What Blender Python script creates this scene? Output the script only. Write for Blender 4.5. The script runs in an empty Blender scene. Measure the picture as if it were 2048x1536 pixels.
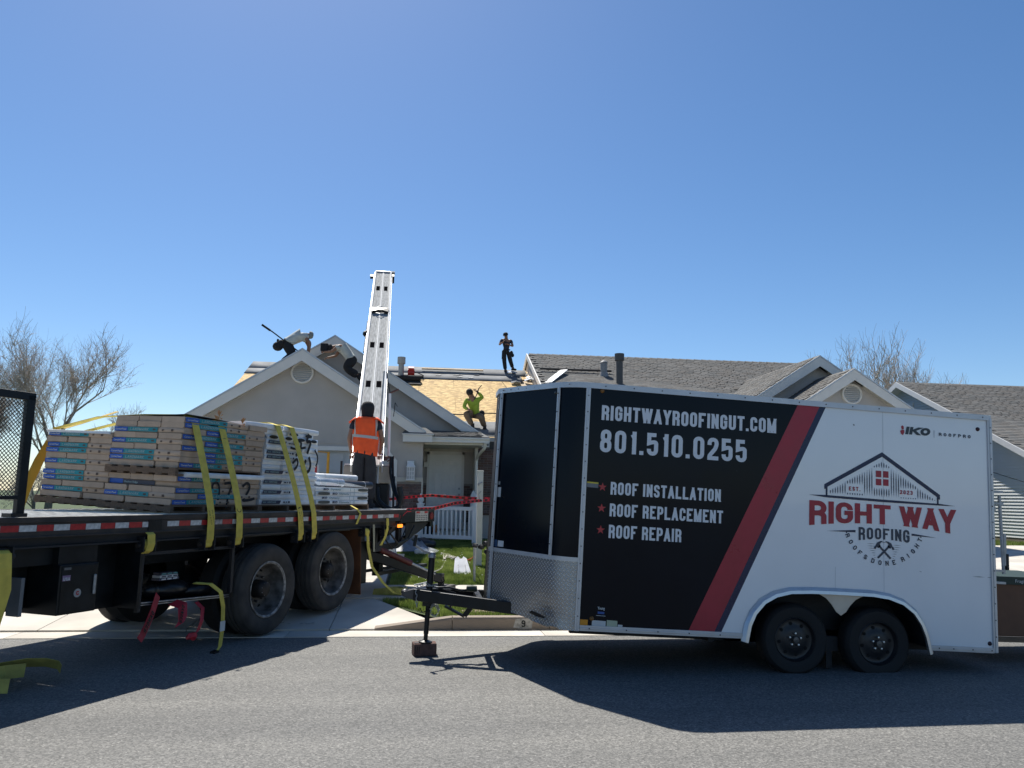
import bpy, bmesh, math, random
from mathutils import Vector, Matrix
R=math.radians
rnd=random.Random(7)
S=bpy.context.scene
COL=S.collection

# ------------------------------------------------------------------ camera
F_PX=1538.0; PITCH=R(8.36); ROLL=0.015; YAW=R(6.5); EYE=1.62
cam=bpy.data.cameras.new('camera'); camo=bpy.data.objects.new('camera',cam); COL.objects.link(camo)
cam.sensor_fit='HORIZONTAL'; cam.sensor_width=36.0; cam.lens=36.0*F_PX/2048.0
cam.clip_start=0.1; cam.clip_end=6000
fw=Vector((math.sin(YAW)*math.cos(PITCH),math.cos(YAW)*math.cos(PITCH),math.sin(PITCH)))
rt=Vector((math.cos(YAW),-math.sin(YAW),0)); up=rt.cross(fw)
r2=rt*math.cos(ROLL)+up*math.sin(ROLL); u2=-rt*math.sin(ROLL)+up*math.cos(ROLL)
m=Matrix((( r2.x,u2.x,-fw.x,0),(r2.y,u2.y,-fw.y,0),(r2.z,u2.z,-fw.z,EYE),(0,0,0,1)))
camo.matrix_world=m
S.camera=camo
# ------------------------------------------------------------------ world, sun
SUN=Vector((-.492,1.692,2.723)).normalized()
W=bpy.data.worlds.new('World'); S.world=W; W.use_nodes=True
nt=W.node_tree; nt.nodes.clear()
sky=nt.nodes.new('ShaderNodeTexSky'); sky.sky_type='NISHITA'; sky.sun_disc=False
sky.sun_elevation=math.asin(SUN.z); sky.sun_rotation=math.atan2(SUN.x,SUN.y)
sky.altitude=1300; sky.air_density=1.0; sky.dust_density=1.0; sky.ozone_density=2.4
bg=nt.nodes.new('ShaderNodeBackground'); bg.inputs[1].default_value=0.078
wo=nt.nodes.new('ShaderNodeOutputWorld')
hs=nt.nodes.new('ShaderNodeHueSaturation'); hs.inputs['Saturation'].default_value=1.2
nt.links.new(sky.outputs[0],hs.inputs['Color']); nt.links.new(hs.outputs[0],bg.inputs[0]); nt.links.new(bg.outputs[0],wo.inputs[0])
sl=bpy.data.lights.new('sun','SUN'); sl.energy=4.4; sl.angle=R(.53); sl.color=(1,.955,.87)
slo=bpy.data.objects.new('sun',sl); COL.objects.link(slo)
slo.rotation_euler=SUN.to_track_quat('Z','Y').to_euler(); slo.location=SUN*60
S.view_settings.view_transform='Standard'; S.view_settings.look='None'
S.view_settings.exposure=0.72; S.view_settings.gamma=1.0
S.view_settings.use_curve_mapping=False
S.render.engine='CYCLES'
S.cycles.max_bounces=6; S.cycles.diffuse_bounces=3; S.cycles.glossy_bounces=3; S.cycles.transparent_max_bounces=8
S.cycles.caustics_reflective=False; S.cycles.caustics_refractive=False

# ------------------------------------------------------------------ materials
MATS={}
def mat(name,col,rough=.65,metal=0.,var=.12,scale=6.,bump=0.,bscale=60.,coat=0.,col2=None,detail=5.,spec=None,objvar=0.,streak=None,coords='Object'):
    if name in MATS: return MATS[name]
    M=bpy.data.materials.new(name); M.use_nodes=True; t=M.node_tree; b=t.nodes['Principled BSDF']
    tc=t.nodes.new('ShaderNodeTexCoord')
    src=tc.outputs[coords]
    if streak:
        mp=t.nodes.new('ShaderNodeMapping'); mp.inputs['Scale'].default_value=streak
        t.links.new(src,mp.inputs[0]); src=mp.outputs[0]
    n=t.nodes.new('ShaderNodeTexNoise'); n.inputs['Scale'].default_value=scale; n.inputs['Detail'].default_value=detail
    t.links.new(src,n.inputs['Vector'])
    cr=t.nodes.new('ShaderNodeValToRGB')
    c=Vector(col[:3]); a=c*(1-var); d=Vector(col2[:3]) if col2 else c*(1+var)
    cr.color_ramp.elements[0].position=.32; cr.color_ramp.elements[1].position=.68
    cr.color_ramp.elements[0].color=(*a,1); cr.color_ramp.elements[1].color=(*[min(1,x) for x in d],1)
    t.links.new(n.outputs['Fac'],cr.inputs[0]); out=cr.outputs[0]
    if objvar:
        oi=t.nodes.new('ShaderNodeObjectInfo'); mr=t.nodes.new('ShaderNodeMapRange')
        mr.inputs[3].default_value=1-objvar; mr.inputs[4].default_value=1+objvar
        t.links.new(oi.outputs['Random'],mr.inputs[0])
        hv=t.nodes.new('ShaderNodeHueSaturation'); t.links.new(mr.outputs[0],hv.inputs['Value']); t.links.new(out,hv.inputs['Color']); out=hv.outputs[0]
    t.links.new(out,b.inputs['Base Color'])
    b.inputs['Metallic'].default_value=metal
    mr=t.nodes.new('ShaderNodeMapRange'); mr.inputs[3].default_value=max(.02,rough-.08); mr.inputs[4].default_value=min(1,rough+.08)
    t.links.new(n.outputs['Fac'],mr.inputs[0]); t.links.new(mr.outputs[0],b.inputs['Roughness'])
    if coat: b.inputs['Coat Weight'].default_value=coat; b.inputs['Coat Roughness'].default_value=.04
    if spec is not None: b.inputs['Specular IOR Level'].default_value=spec
    if bump:
        n2=t.nodes.new('ShaderNodeTexNoise'); n2.inputs['Scale'].default_value=bscale; n2.inputs['Detail'].default_value=4
        t.links.new(tc.outputs[coords],n2.inputs['Vector'])
        bp=t.nodes.new('ShaderNodeBump'); bp.inputs['Strength'].default_value=bump; bp.inputs['Distance'].default_value=.01
        t.links.new(n2.outputs['Fac'],bp.inputs['Height']); t.links.new(bp.outputs[0],b.inputs['Normal'])
    MATS[name]=M; return M
def nd(t,ty,**k):
    n=t.nodes.new(ty)
    for a,v in k.items(): setattr(n,a,v)
    return n
def mth(t,op,a,b=None,c=None):
    n=t.nodes.new('ShaderNodeMath'); n.operation=op
    for i,x in enumerate((a,b,c)):
        if x is None: continue
        if isinstance(x,(int,float)): n.inputs[i].default_value=x
        else: t.links.new(x,n.inputs[i])
    return n.outputs[0]

def asphalt_mat():
    M=bpy.data.materials.new('asphalt'); M.use_nodes=True; t=M.node_tree; b=t.nodes['Principled BSDF']
    tc=nd(t,'ShaderNodeTexCoord'); v=nd(t,'ShaderNodeTexVoronoi'); v.inputs['Scale'].default_value=82
    t.links.new(tc.outputs['Object'],v.inputs['Vector'])
    n=nd(t,'ShaderNodeTexNoise'); n.inputs['Scale'].default_value=260; n.inputs['Detail'].default_value=3
    t.links.new(tc.outputs['Object'],n.inputs['Vector'])
    big=nd(t,'ShaderNodeTexNoise'); big.inputs['Scale'].default_value=.9; big.inputs['Detail'].default_value=6; big.inputs['Roughness'].default_value=.6
    mp=nd(t,'ShaderNodeMapping'); mp.inputs['Scale'].default_value=(.16,1.6,1)
    t.links.new(tc.outputs['Object'],mp.inputs[0]); t.links.new(mp.outputs[0],big.inputs['Vector'])
    hs=nd(t,'ShaderNodeSeparateColor'); t.links.new(v.outputs['Color'],hs.inputs[0])
    cr=nd(t,'ShaderNodeValToRGB'); e=cr.color_ramp.elements
    e[0].position=0.; e[0].color=(.055,.055,.053,1); e[1].position=.97; e[1].color=(.62,.61,.57,1)
    x=cr.color_ramp.elements.new(.55); x.color=(.143,.142,.135,1); x=cr.color_ramp.elements.new(.86); x.color=(.205,.20,.188,1)
    s=mth(t,'ADD',mth(t,'MULTIPLY',hs.outputs[0],.75),mth(t,'MULTIPLY',n.outputs['Fac'],.25)); t.links.new(s,cr.inputs[0])
    mx=nd(t,'ShaderNodeMix',data_type='RGBA',blend_type='MULTIPLY'); mx.inputs[0].default_value=1
    cr2=nd(t,'ShaderNodeValToRGB'); cr2.color_ramp.elements[0].position=.3; cr2.color_ramp.elements[1].position=.72
    cr2.color_ramp.elements[0].color=(.78,.785,.80,1); cr2.color_ramp.elements[1].color=(1.16,1.15,1.13,1)
    t.links.new(big.outputs['Fac'],cr2.inputs[0]); t.links.new(cr.outputs[0],mx.inputs[6]); t.links.new(cr2.outputs[0],mx.inputs[7])
    t.links.new(mx.outputs[2],b.inputs['Base Color']); b.inputs['Roughness'].default_value=.82
    bp=nd(t,'ShaderNodeBump'); bp.inputs['Strength'].default_value=.55; bp.inputs['Distance'].default_value=.004
    t.links.new(v.outputs['Distance'],bp.inputs['Height']); t.links.new(bp.outputs[0],b.inputs['Normal'])
    return M
def plate_mat():
    """aluminium tread plate: crossed lozenges"""
    M=bpy.data.materials.new('tread_plate'); M.use_nodes=True; t=M.node_tree; b=t.nodes['Principled BSDF']
    uv=nd(t,'ShaderNodeUVMap'); sp=nd(t,'ShaderNodeSeparateXYZ'); t.links.new(uv.outputs[0],sp.inputs[0])
    u=mth(t,'MULTIPLY',mth(t,'ADD',sp.outputs[0],sp.outputs[1]),24.); v=mth(t,'MULTIPLY',mth(t,'SUBTRACT',sp.outputs[0],sp.outputs[1]),24.)
    fu=mth(t,'SUBTRACT',mth(t,'FRACT',u),.5); fv=mth(t,'SUBTRACT',mth(t,'FRACT',v),.5)
    ck=mth(t,'MODULO',mth(t,'ABSOLUTE',mth(t,'ADD',mth(t,'FLOOR',u),mth(t,'FLOOR',v))),2.)
    def loz(a,c): return mth(t,'ADD',mth(t,'POWER',mth(t,'MULTIPLY',a,1.9),2),mth(t,'POWER',mth(t,'MULTIPLY',c,7.),2))
    l1=loz(fu,fv); l2=loz(fv,fu)
    l=mth(t,'ADD',mth(t,'MULTIPLY',l1,ck),mth(t,'MULTIPLY',l2,mth(t,'SUBTRACT',1.,ck)))
    h=mth(t,'MAXIMUM',mth(t,'SUBTRACT',1.,l),0.)
    big=nd(t,'ShaderNodeTexNoise'); big.inputs['Scale'].default_value=2.2; big.inputs['Detail'].default_value=6
    tc=nd(t,'ShaderNodeTexCoord'); t.links.new(tc.outputs['Object'],big.inputs['Vector'])
    hh=mth(t,'ADD',mth(t,'MULTIPLY',h,.35),mth(t,'MULTIPLY',big.outputs['Fac'],1.6))
    bp=nd(t,'ShaderNodeBump'); bp.inputs['Strength'].default_value=.9; bp.inputs['Distance'].default_value=.012
    t.links.new(hh,bp.inputs['Height']); t.links.new(bp.outputs[0],b.inputs['Normal'])
    cr=nd(t,'ShaderNodeValToRGB'); cr.color_ramp.elements[0].color=(.30,.31,.32,1); cr.color_ramp.elements[1].color=(.78,.78,.77,1)
    cr.color_ramp.elements[0].position=.0; cr.color_ramp.elements[1].position=.5
    t.links.new(h,cr.inputs[0]); t.links.new(cr.outputs[0],b.inputs['Base Color'])
    b.inputs['Metallic'].default_value=.85; b.inputs['Roughness'].default_value=.33
    return M
def osb_mat():
    M=bpy.data.materials.new('strand_board'); M.use_nodes=True; t=M.node_tree; b=t.nodes['Principled BSDF']
    tc=nd(t,'ShaderNodeTexCoord'); mp=nd(t,'ShaderNodeMapping'); mp.inputs['Scale'].default_value=(9,16,16); t.links.new(tc.outputs['Object'],mp.inputs[0])
    n=nd(t,'ShaderNodeTexNoise'); n.inputs['Scale'].default_value=1.; n.inputs['Detail'].default_value=1; n.inputs['Distortion'].default_value=.8
    t.links.new(mp.outputs[0],n.inputs['Vector'])
    v=nd(t,'ShaderNodeTexVoronoi'); v.inputs['Scale'].default_value=1.3
    mx=nd(t,'ShaderNodeMix',data_type='RGBA'); mx.inputs[0].default_value=.25
    t.links.new(mp.outputs[0],mx.inputs[6]); t.links.new(n.outputs['Color'],mx.inputs[7]); t.links.new(mx.outputs[2],v.inputs['Vector'])
    sc=nd(t,'ShaderNodeSeparateColor'); t.links.new(v.outputs['Color'],sc.inputs[0])
    cr=nd(t,'ShaderNodeValToRGB'); e=cr.color_ramp.elements
    e[0].color=(.32,.19,.055,1); e[1].color=(.70,.49,.19,1); x=e.new(.5); x.color=(.52,.335,.115,1)
    t.links.new(sc.outputs[0],cr.inputs[0]); t.links.new(cr.outputs[0],b.inputs['Base Color']); b.inputs['Roughness'].default_value=.8
    return M
M_ASPH=asphalt_mat(); M_PLATE=plate_mat(); M_OSB=osb_mat()
def concrete(name,c,o=.05): return mat(name,c,.9,var=.20,scale=1.1,bump=.25,bscale=90,detail=9,objvar=o)
CONC=concrete('concrete',(.50,.465,.41)); CURBM=concrete('curb_concrete',(.25,.205,.165),.08)
WHITE=mat('white_paint',(.80,.82,.84),.22,var=.03,scale=1.5,coat=.6,bump=.12,bscale=1.1)
DARK=mat('dark_vinyl_wrap',(.003,.006,.012),.18,var=.25,scale=1.2,spec=.14,bump=.06,bscale=1.2)
NAVY=mat('navy_vinyl',(.006,.016,.062),.28,var=.1,spec=.4)
REDV=mat('red_vinyl',(.36,.014,.036),.3,var=.08,spec=.45)
LET=mat('white_vinyl',(.66,.69,.73),.35,var=.02)
LETD=mat('dark_blue_vinyl',(.018,.032,.062),.35,var=.05)
ALU=mat('aluminium',(.62,.63,.64),.35,.8,var=.08,scale=9)
ALUW=mat('anodised_trim',(.52,.53,.55),.42,.55,var=.08,scale=7)
STEEL=mat('galvanised_steel',(.36,.37,.38),.5,.7,var=.2,scale=20)
BLK=mat('black_paint',(.007,.009,.011),.4,var=.4,scale=8,spec=.3)
BLKM=mat('black_frame',(.009,.010,.013),.62,var=.35,scale=14,bump=.2)
RUST=mat('rusty_black',(.020,.019,.019),.6,var=.3,scale=9,col2=(.045,.034,.028),bump=.2)
RUB=mat('rubber',(.009,.009,.010),.78,var=.25,scale=10,bump=.15,bscale=40)
RUBD=mat('dusty_rubber',(.034,.033,.033),.85,var=.3,scale=5,col2=(.062,.056,.050),bump=.3)
RIM=mat('chalky_rim',(.055,.048,.042),.7,.2,var=.4,scale=9,col2=(.17,.16,.15))
RIML=mat('rim_lip',(.16,.15,.14),.6,.4,var=.4,scale=16,col2=(.42,.41,.39)); RIMD=mat('dark_rim',(.030,.025,.022),.6,.4,var=.4,scale=10)
YEL=mat('yellow_webbing',(.60,.48,.085),.8,var=.15,scale=12,bump=.3,bscale=200)
YELD=mat('dirty_webbing',(.42,.37,.10),.85,var=.25,scale=8,bump=.3,bscale=200)
YPNT=mat('yellow_paint',(.62,.30,.02),.5,var=.15)
KRAFT=mat('kraft_paper',(.42,.315,.23),.7,var=.14,scale=7,bump=.5,bscale=9,objvar=.1)
KBLUE=mat('blue_print',(.02,.10,.42),.6,var=.08,objvar=.1)
KTEAL=mat('teal_print',(.01,.24,.28),.6,var=.08,objvar=.12)
KPALE=mat('pale_print',(.30,.42,.42),.7,var=.05)
WRAP=mat('white_wrapper',(.74,.76,.77),.45,var=.08,scale=7,bump=.6,bscale=11,objvar=.06)
WDARK=mat('dark_print',(.025,.03,.065),.55,var=.1)
WOOD=mat('pallet_wood',(.15,.10,.065),.85,var=.25,scale=5,streak=(1,8,8),bump=.3,objvar=.15)
LUMB=mat('lumber',(.52,.40,.26),.8,var=.15,streak=(1,9,9))
PLAST=mat('clear_wrap_grey',(.34,.38,.42),.18,var=.3,scale=8,bump=.9,bscale=14,coat=.8)
ROLLW=mat('white_roll',(.66,.68,.69),.5,var=.06,bump=.2,bscale=20)
ROLLB=mat('black_roll',(.014,.016,.022),.4,var=.2)
STUC=mat('stucco',(.43,.41,.39),.93,var=.05,scale=2.5,bump=.35,bscale=120)
TRIM=mat('painted_trim',(.68,.67,.64),.6,var=.04,scale=3)
TRIM2=mat('cream_trim',(.50,.48,.42),.65,var=.05,scale=3)
VINYL=mat('white_vinyl_fence',(.72,.73,.73),.4,var=.04,scale=3)
DOORM=mat('painted_door',(.74,.74,.73),.5,var=.03)
GDOOR=mat('garage_door',(.45,.47,.49),.55,var=.04)
BRK=[mat('brick_%s'%a,c,.9,var=.18,scale=12,bump=.4,bscale=60,objvar=.18) for a,c in (('brown',(.135,.080,.065)),('mauve',(.155,.105,.095)),('grey',(.115,.085,.078)))]
MORT=mat('mortar',(.25,.23,.21),.95)
SHN=[mat('shingle_%s'%a,c,.95,var=.22,scale=22,bump=.5,bscale=90,objvar=.16) for a,c in (('taupe',(.148,.145,.138)),('grey',(.112,.113,.110)),('brown',(.130,.122,.112)))]
FELT=mat('roofing_felt',(.12,.128,.136),.8,spec=.25,var=.3,scale=1.6,bump=.5,bscale=5,col2=(.21,.22,.23))
SIDE=mat('white_siding',(.66,.69,.70),.55,var=.03,scale=1)
SKIN=mat('skin',(.24,.13,.085),.6,var=.1)
HAIR=mat('dark_hair',(.012,.010,.009),.8)
BLKC=mat('black_cloth',(.014,.015,.018),.9,var=.2,bump=.3,bscale=30)
NAVYC=mat('navy_cloth',(.02,.027,.045),.9,var=.2)
PANTS=mat('charcoal_trousers',(.030,.030,.033),.9,var=.25,scale=9,bump=.5,bscale=14)
KHAKI=mat('khaki_trousers',(.13,.095,.065),.9,var=.2)
PALEC=mat('pale_grey_shirt',(.42,.45,.44),.9,var=.1,bump=.4,bscale=12)
HIVIS=mat('orange_fabric',(1.,.105,.018),.75,var=.08,scale=14,bump=.4,bscale=20)
REFL=mat('reflective_tape',(.42,.42,.40),.5,var=.06)
LIME=mat('lime_shirt',(.27,.38,.04),.85,var=.12,bump=.4,bscale=14)
REDT=mat('red_tape',(.62,.012,.022),.5,var=.08)
REDS=mat('red_sticker',(.42,.02,.02),.5)
BARK=mat('bark',(.20,.17,.14),.9,var=.3,scale=9)
TWIG=mat('twigs',(.44,.38,.33),.9,var=.25,scale=3)
BAG=mat('black_bag',(.012,.013,.015),.35,var=.2,bump=.6,bscale=18)
TARP=mat('grey_tarp',(.16,.18,.20),.6,var=.2,bump=.6,bscale=8)
def grass_mat(name,c1,c2):
    M=mat(name,c1,.6,var=.3,scale=2.2,col2=c2); t=M.node_tree; b=t.nodes['Principled BSDF']
    tr=nd(t,'ShaderNodeBsdfTranslucent'); mx=nd(t,'ShaderNodeMixShader'); mx.inputs[0].default_value=.5
    src=b.inputs['Base Color'].links[0].from_socket; t.links.new(src,tr.inputs[0]); o=t.nodes['Material Output']
    t.links.new(b.outputs[0],mx.inputs[1]); t.links.new(tr.outputs[0],mx.inputs[2]); t.links.new(mx.outputs[0],o.inputs[0]); return M
GRS=grass_mat('grass_blades',(.085,.15,.022),(.27,.33,.085)); SOIL=mat('lawn_ground',(.045,.07,.017),.95,var=.3,scale=4,bump=.6)

# ------------------------------------------------------------------ mesh building
class MB:
    def __init__(s): s.v=[];s.f=[];s.m=[];s.uv=None
    def add(s,vs,fs,mi=0):
        o=len(s.v); s.v+= [tuple(x) for x in vs]; s.f+=[tuple(i+o for i in f) for f in fs]; s.m+=[mi]*len(fs); return s
    def box(s,x0,x1,y0,y1,z0,z1,mi=0):
        return s.add([(x0,y0,z0),(x1,y0,z0),(x1,y1,z0),(x0,y1,z0),(x0,y0,z1),(x1,y0,z1),(x1,y1,z1),(x0,y1,z1)],
          [(0,3,2,1),(4,5,6,7),(0,1,5,4),(1,2,6,5),(2,3,7,6),(3,0,4,7)],mi)
    def bar(s,a,b,w,h,upv=(0,0,1),mi=0,w2=None,h2=None):
        a=Vector(a);b=Vector(b);d=(b-a).normalized(); upv=Vector(upv)
        x=d.cross(upv)
        if x.length<1e-4: x=d.cross(Vector((0,1,0)))
        x.normalize(); z=x.cross(d)
        w2=w if w2 is None else w2; h2=h if h2 is None else h2
        vs=[]
        for p,ww,hh in((a,w,h),(b,w2,h2)):
            for sx,sz in((-1,-1),(1,-1),(1,1),(-1,1)): vs.append(p+x*sx*ww/2+z*sz*hh/2)
        return s.add(vs,[(0,1,2,3),(7,6,5,4),(0,4,5,1),(1,5,6,2),(2,6,7,3),(3,7,4,0)],mi)
    def tube(s,path,r,n=8,mi=0,caps=True,closed=False):
        P=[Vector(p) for p in path]; k=len(P)
        rs=r if isinstance(r,(list,tuple)) else [r]*k
        prev=None; rings=[]
        for i,p in enumerate(P):
            if closed: d=P[(i+1)%k]-P[i-1]
            else: d=P[min(i+1,k-1)]-P[max(i-1,0)]
            if d.length<1e-9: d=Vector((0,0,1))
            d.normalize()
            if prev is None:
                a=d.cross(Vector((0,0,1)))
                if a.length<.05: a=d.cross(Vector((0,1,0)))
            else: a=prev-d*prev.dot(d)
            a.normalize(); prev=a; b=d.cross(a)
            rings.append([p+(a*math.cos(2*math.pi*j/n)+b*math.sin(2*math.pi*j/n))*rs[i] for j in range(n)])
        vs=[q for rg in rings for q in rg]; fs=[]
        for i in range(k if closed else k-1):
            i2=(i+1)%k
            for j in range(n):
                j2=(j+1)%n; fs.append((i*n+j,i*n+j2,i2*n+j2,i2*n+j))
        if caps and not closed: fs.append(tuple(range(n-1,-1,-1))); fs.append(tuple((k-1)*n+j for j in range(n)))
        return s.add(vs,fs,mi)
    def prism(s,poly,vec,mi=0):
        n=len(poly); vec=Vector(vec); P=[Vector(p) for p in poly]
        nr=Vector((0,0,0))
        for i in range(n): nr+=P[i].cross(P[(i+1)%n])
        if nr.dot(vec)>0: P=P[::-1]
        vs=P+[p+vec for p in P]
        fs=[tuple(range(n)),tuple(range(2*n-1,n-1,-1))]+[(i,i+n,(i+1)%n+n,(i+1)%n) for i in range(n)]
        return s.add(vs,fs,mi)
    def lathe(s,prof,c,axis='y',n=32,mi=0,a0=0,a1=2*math.pi):
        c=Vector(c); vs=[];fs=[]; full=abs(a1-a0-2*math.pi)<1e-6; k=n if full else n+1
        for i in range(k):
            a=a0+(a1-a0)*i/n; ca,sa=math.cos(a),math.sin(a)
            for r,h in prof:
                if axis=='y': vs.append(c+Vector((r*ca,h,r*sa)))
                elif axis=='z': vs.append(c+Vector((r*ca,r*sa,h)))
                else: vs.append(c+Vector((h,r*ca,r*sa)))
        q=len(prof)
        for i in range(n):
            i2=(i+1)%k
            for j in range(q-1): fs.append((i*q+j,i2*q+j,i2*q+j+1,i*q+j+1))
        return s.add(vs,fs,mi)
    def ball(s,c,r,n=10,mi=0,sq=(1,1,1)):
        c=Vector(c); vs=[];fs=[]; m2=n//2
        for i in range(1,m2):
            th=math.pi*i/m2
            for j in range(n):
                ph=2*math.pi*j/n; vs.append(c+Vector((math.sin(th)*math.cos(ph)*sq[0],math.sin(th)*math.sin(ph)*sq[1],math.cos(th)*sq[2]))*r)
        t=len(vs); vs.append(c+Vector((0,0,r*sq[2]))); vs.append(c-Vector((0,0,r*sq[2])))
        for i in range(m2-2):
            for j in range(n): fs.append((i*n+j,(i+1)*n+j,(i+1)*n+(j+1)%n,i*n+(j+1)%n))
        for j in range(n): fs.append((t,j,(j+1)%n)); fs.append((t+1,(m2-2)*n+(j+1)%n,(m2-2)*n+j))
        return s.add(vs,fs,mi)
    def ribbon(s,path,wv,th=.003,mi=0):
        wv=Vector(wv) if not isinstance(wv,list) else wv
        P=[Vector(p) for p in path]; k=len(P); vs=[]
        for i,p in enumerate(P):
            d=(P[min(i+1,k-1)]-P[max(i-1,0)]).normalized(); w=wv[i] if isinstance(wv,list) else wv; w=Vector(w)
            nn=d.cross(w).normalized()*th/2
            vs+=[p-w/2-nn,p+w/2-nn,p+w/2+nn,p-w/2+nn]
        fs=[]
        for i in range(k-1):
            for a,b in((0,1),(1,2),(2,3),(3,0)): fs.append((4*i+a,4*i+b,4*i+4+b,4*i+4+a))
        fs+=[(3,2,1,0),(4*k-4,4*k-3,4*k-2,4*k-1)]
        return s.add(vs,fs,mi)
    def jitter(s,a,seed=1):
        r=random.Random(seed); s.v=[(x+r.uniform(-a,a),y+r.uniform(-a,a),z+r.uniform(-a,a)) for x,y,z in s.v]; return s
    def mesh(s,name,mats,smooth=None):
        me=bpy.data.meshes.new(name); me.from_pydata(s.v,[],s.f)
        if not isinstance(mats,(list,tuple)): mats=[mats]
        for x in mats: me.materials.append(x)
        if len(mats)>1: me.polygons.foreach_set('material_index',s.m)
        if smooth is not None:
            me.polygons.foreach_set('use_smooth',[True]*len(me.polygons)); me.set_sharp_from_angle(angle=R(smooth))
        me.update(); return me
    def build(s,name,mats,parent=None,smooth=None,bevel=0,base=None):
        if base is not None:
            b=Vector(base); s.v=[(x-b.x,y-b.y,z-b.z) for x,y,z in s.v]
        o=link(name,s.mesh(name,mats,smooth),parent)
        if base is not None: o.location=base
        if bevel:
            md=o.modifiers.new('bevel','BEVEL'); md.width=bevel; md.segments=2; md.limit_method='ANGLE'; md.angle_limit=R(40)
        return o
def link(name,me,parent=None,loc=None,rot=None):
    o=bpy.data.objects.new(name,me); COL.objects.link(o)
    if parent is not None: o.parent=parent
    if loc is not None: o.location=loc
    if rot is not None: o.rotation_euler=rot
    return o
def tag(o,label=None,cat=None,group=None,kind=None):
    if label: o['label']=label
    if cat: o['category']=cat
    if group: o['group']=group
    if kind: o['kind']=kind
    return o
def empty(name,loc,rot=(0,0,0),label=None,cat=None,group=None,kind=None):
    o=bpy.data.objects.new(name,None); COL.objects.link(o); o.location=loc; o.rotation_euler=rot; o.empty_display_size=.2
    return tag(o,label,cat,group,kind)
def copy_tree(o,parent=None):
    c=o.copy(); COL.objects.link(c); c.parent=parent
    for ch in list(o.children): copy_tree(ch,c)
    return c

# ------------------------------------------------------------------ stroke lettering
GL={
'A':[[(0,0),(.5,1)],[(1,0),(.5,1)],[(.2,.27),(.8,.27)]],
'B':[[(0,0),(0,1),(.93,1,1),(.93,.53,1),(0,.53)],[(0,.53),(1,.53,1),(1,0,1),(0,0)]],
'C':[[(1,.66),(1,1,1),(0,1,1),(0,0,1),(1,0,1),(1,.34)]],
'D':[[(0,0),(0,1),(1,1,1),(1,0,1),(0,0)]],
'E':[[(1,1),(0,1),(0,0),(1,0)],[(0,.52),(.85,.52)]],
'F':[[(1,1),(0,1),(0,0)],[(0,.5),(.85,.5)]],
'G':[[(1,.68),(1,1,1),(0,1,1),(0,0,1),(1,0,1),(1,.5),(.5,.5)]],
'H':[[(0,0),(0,1)],[(1,0),(1,1)],[(0,.5),(1,.5)]],
'I':[[(.5,0),(.5,1)]],
'K':[[(0,0),(0,1)],[(.08,.40),(1,1)],[(.33,.6),(1,0)]],
'L':[[(0,1),(0,0),(1,0)]],
'M':[[(0,0),(0,1)],[(1,0),(1,1)],[(0,1),(.5,0)],[(1,1),(.5,0)]],
'N':[[(0,0),(0,1)],[(1,0),(1,1)],[(0,1),(1,0)]],
'O':[[(.5,0),(1,0,1),(1,1,1),(0,1,1),(0,0,1),(.5,0)]],
'P':[[(0,0),(0,1),(1,1,1),(1,.45,1),(0,.45)]],
'R':[[(0,0),(0,1),(1,1,1),(1,.48,1),(0,.48)],[(.6,.48),(1,.38,.4),(1,0)]],
'S':[[(1,.72),(1,1,1),(0,1,1),(0,.55,1),(1,.45,1),(1,0,1),(0,0,1),(0,.28)]],
'T':[[(0,1),(1,1)],[(.5,1),(.5,0)]],
'U':[[(0,1),(0,0,1),(1,0,1),(1,1)]],
'V':[[(0,1),(.5,0)],[(1,1),(.5,0)]],
'W':[[(0,1),(.25,0)],[(.5,1),(.25,0)],[(.5,1),(.75,0)],[(1,1),(.75,0)]],
'Y':[[(0,1),(.5,.40)],[(1,1),(.5,.40)],[(.5,.46),(.5,0)]],
'0':[[(.5,0),(1,0,1),(1,1,1),(0,1,1),(0,0,1),(.5,0)]],
'1':[[(1,0),(1,1)],[(0,.80),(.55,.84),(1,.93)]],
'2':[[(0,.7),(0,1,1),(1,1,1),(1,.6,1),(0,.12,.4),(0,0),(1,0)]],
'3':[[(0,.75),(0,1,1),(1,1,1),(1,.53,1),(.4,.53)],[(.4,.53),(1,.53,1),(1,0,1),(0,0,1),(0,.25)]],
'5':[[(1,1),(0,1),(0,.55),(.5,.62,.5),(1,.62,1),(1,0,1),(0,0,1),(0,.25)]],
'7':[[(0,1),(1,1),(.35,0)]],
'8':[[(.5,.52),(.95,.52,1),(.95,1,1),(.05,1,1),(.05,.52,1),(.5,.52)],[(.5,.52),(1,.52,1),(1,0,1),(0,0,1),(0,.52,1),(.5,.52)]],
'9':[[(1,.5),(0,.5,1),(0,1,1),(1,1,1),(1,0,1),(0,0,1),(0,.2)]],
'.':[[(.5,0),(.5,.06)]],
'-':[[(0,.5),(1,.5)]],
}
WID={'I':.0,'.':.0,'1':.62,'M':1.28,'W':1.5,'A':1.08,'Y':1.05,' ':.75}
def round_path(pts,rad):
    out=[]
    n=len(pts)
    for i,p in enumerate(pts):
        x,y=p[0],p[1]; k=p[2] if len(p)>2 else 0
        if not k or i==0 or i==n-1: out.append((x,y)); continue
        a=Vector((pts[i-1][0]-x,pts[i-1][1]-y)); b=Vector((pts[i+1][0]-x,pts[i+1][1]-y))
        r=min(rad*k,a.length*.5 if i-1>0 else a.length,b.length*.5 if i+1<n-1 else b.length)
        a.normalize(); b.normalize(); P0=Vector((x,y))
        for t in (0,.25,.5,.75,1):
            q=P0+a*r*(1-t)**1.77+b*r*t**1.77
            out.append((q.x,q.y))
    return out
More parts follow.
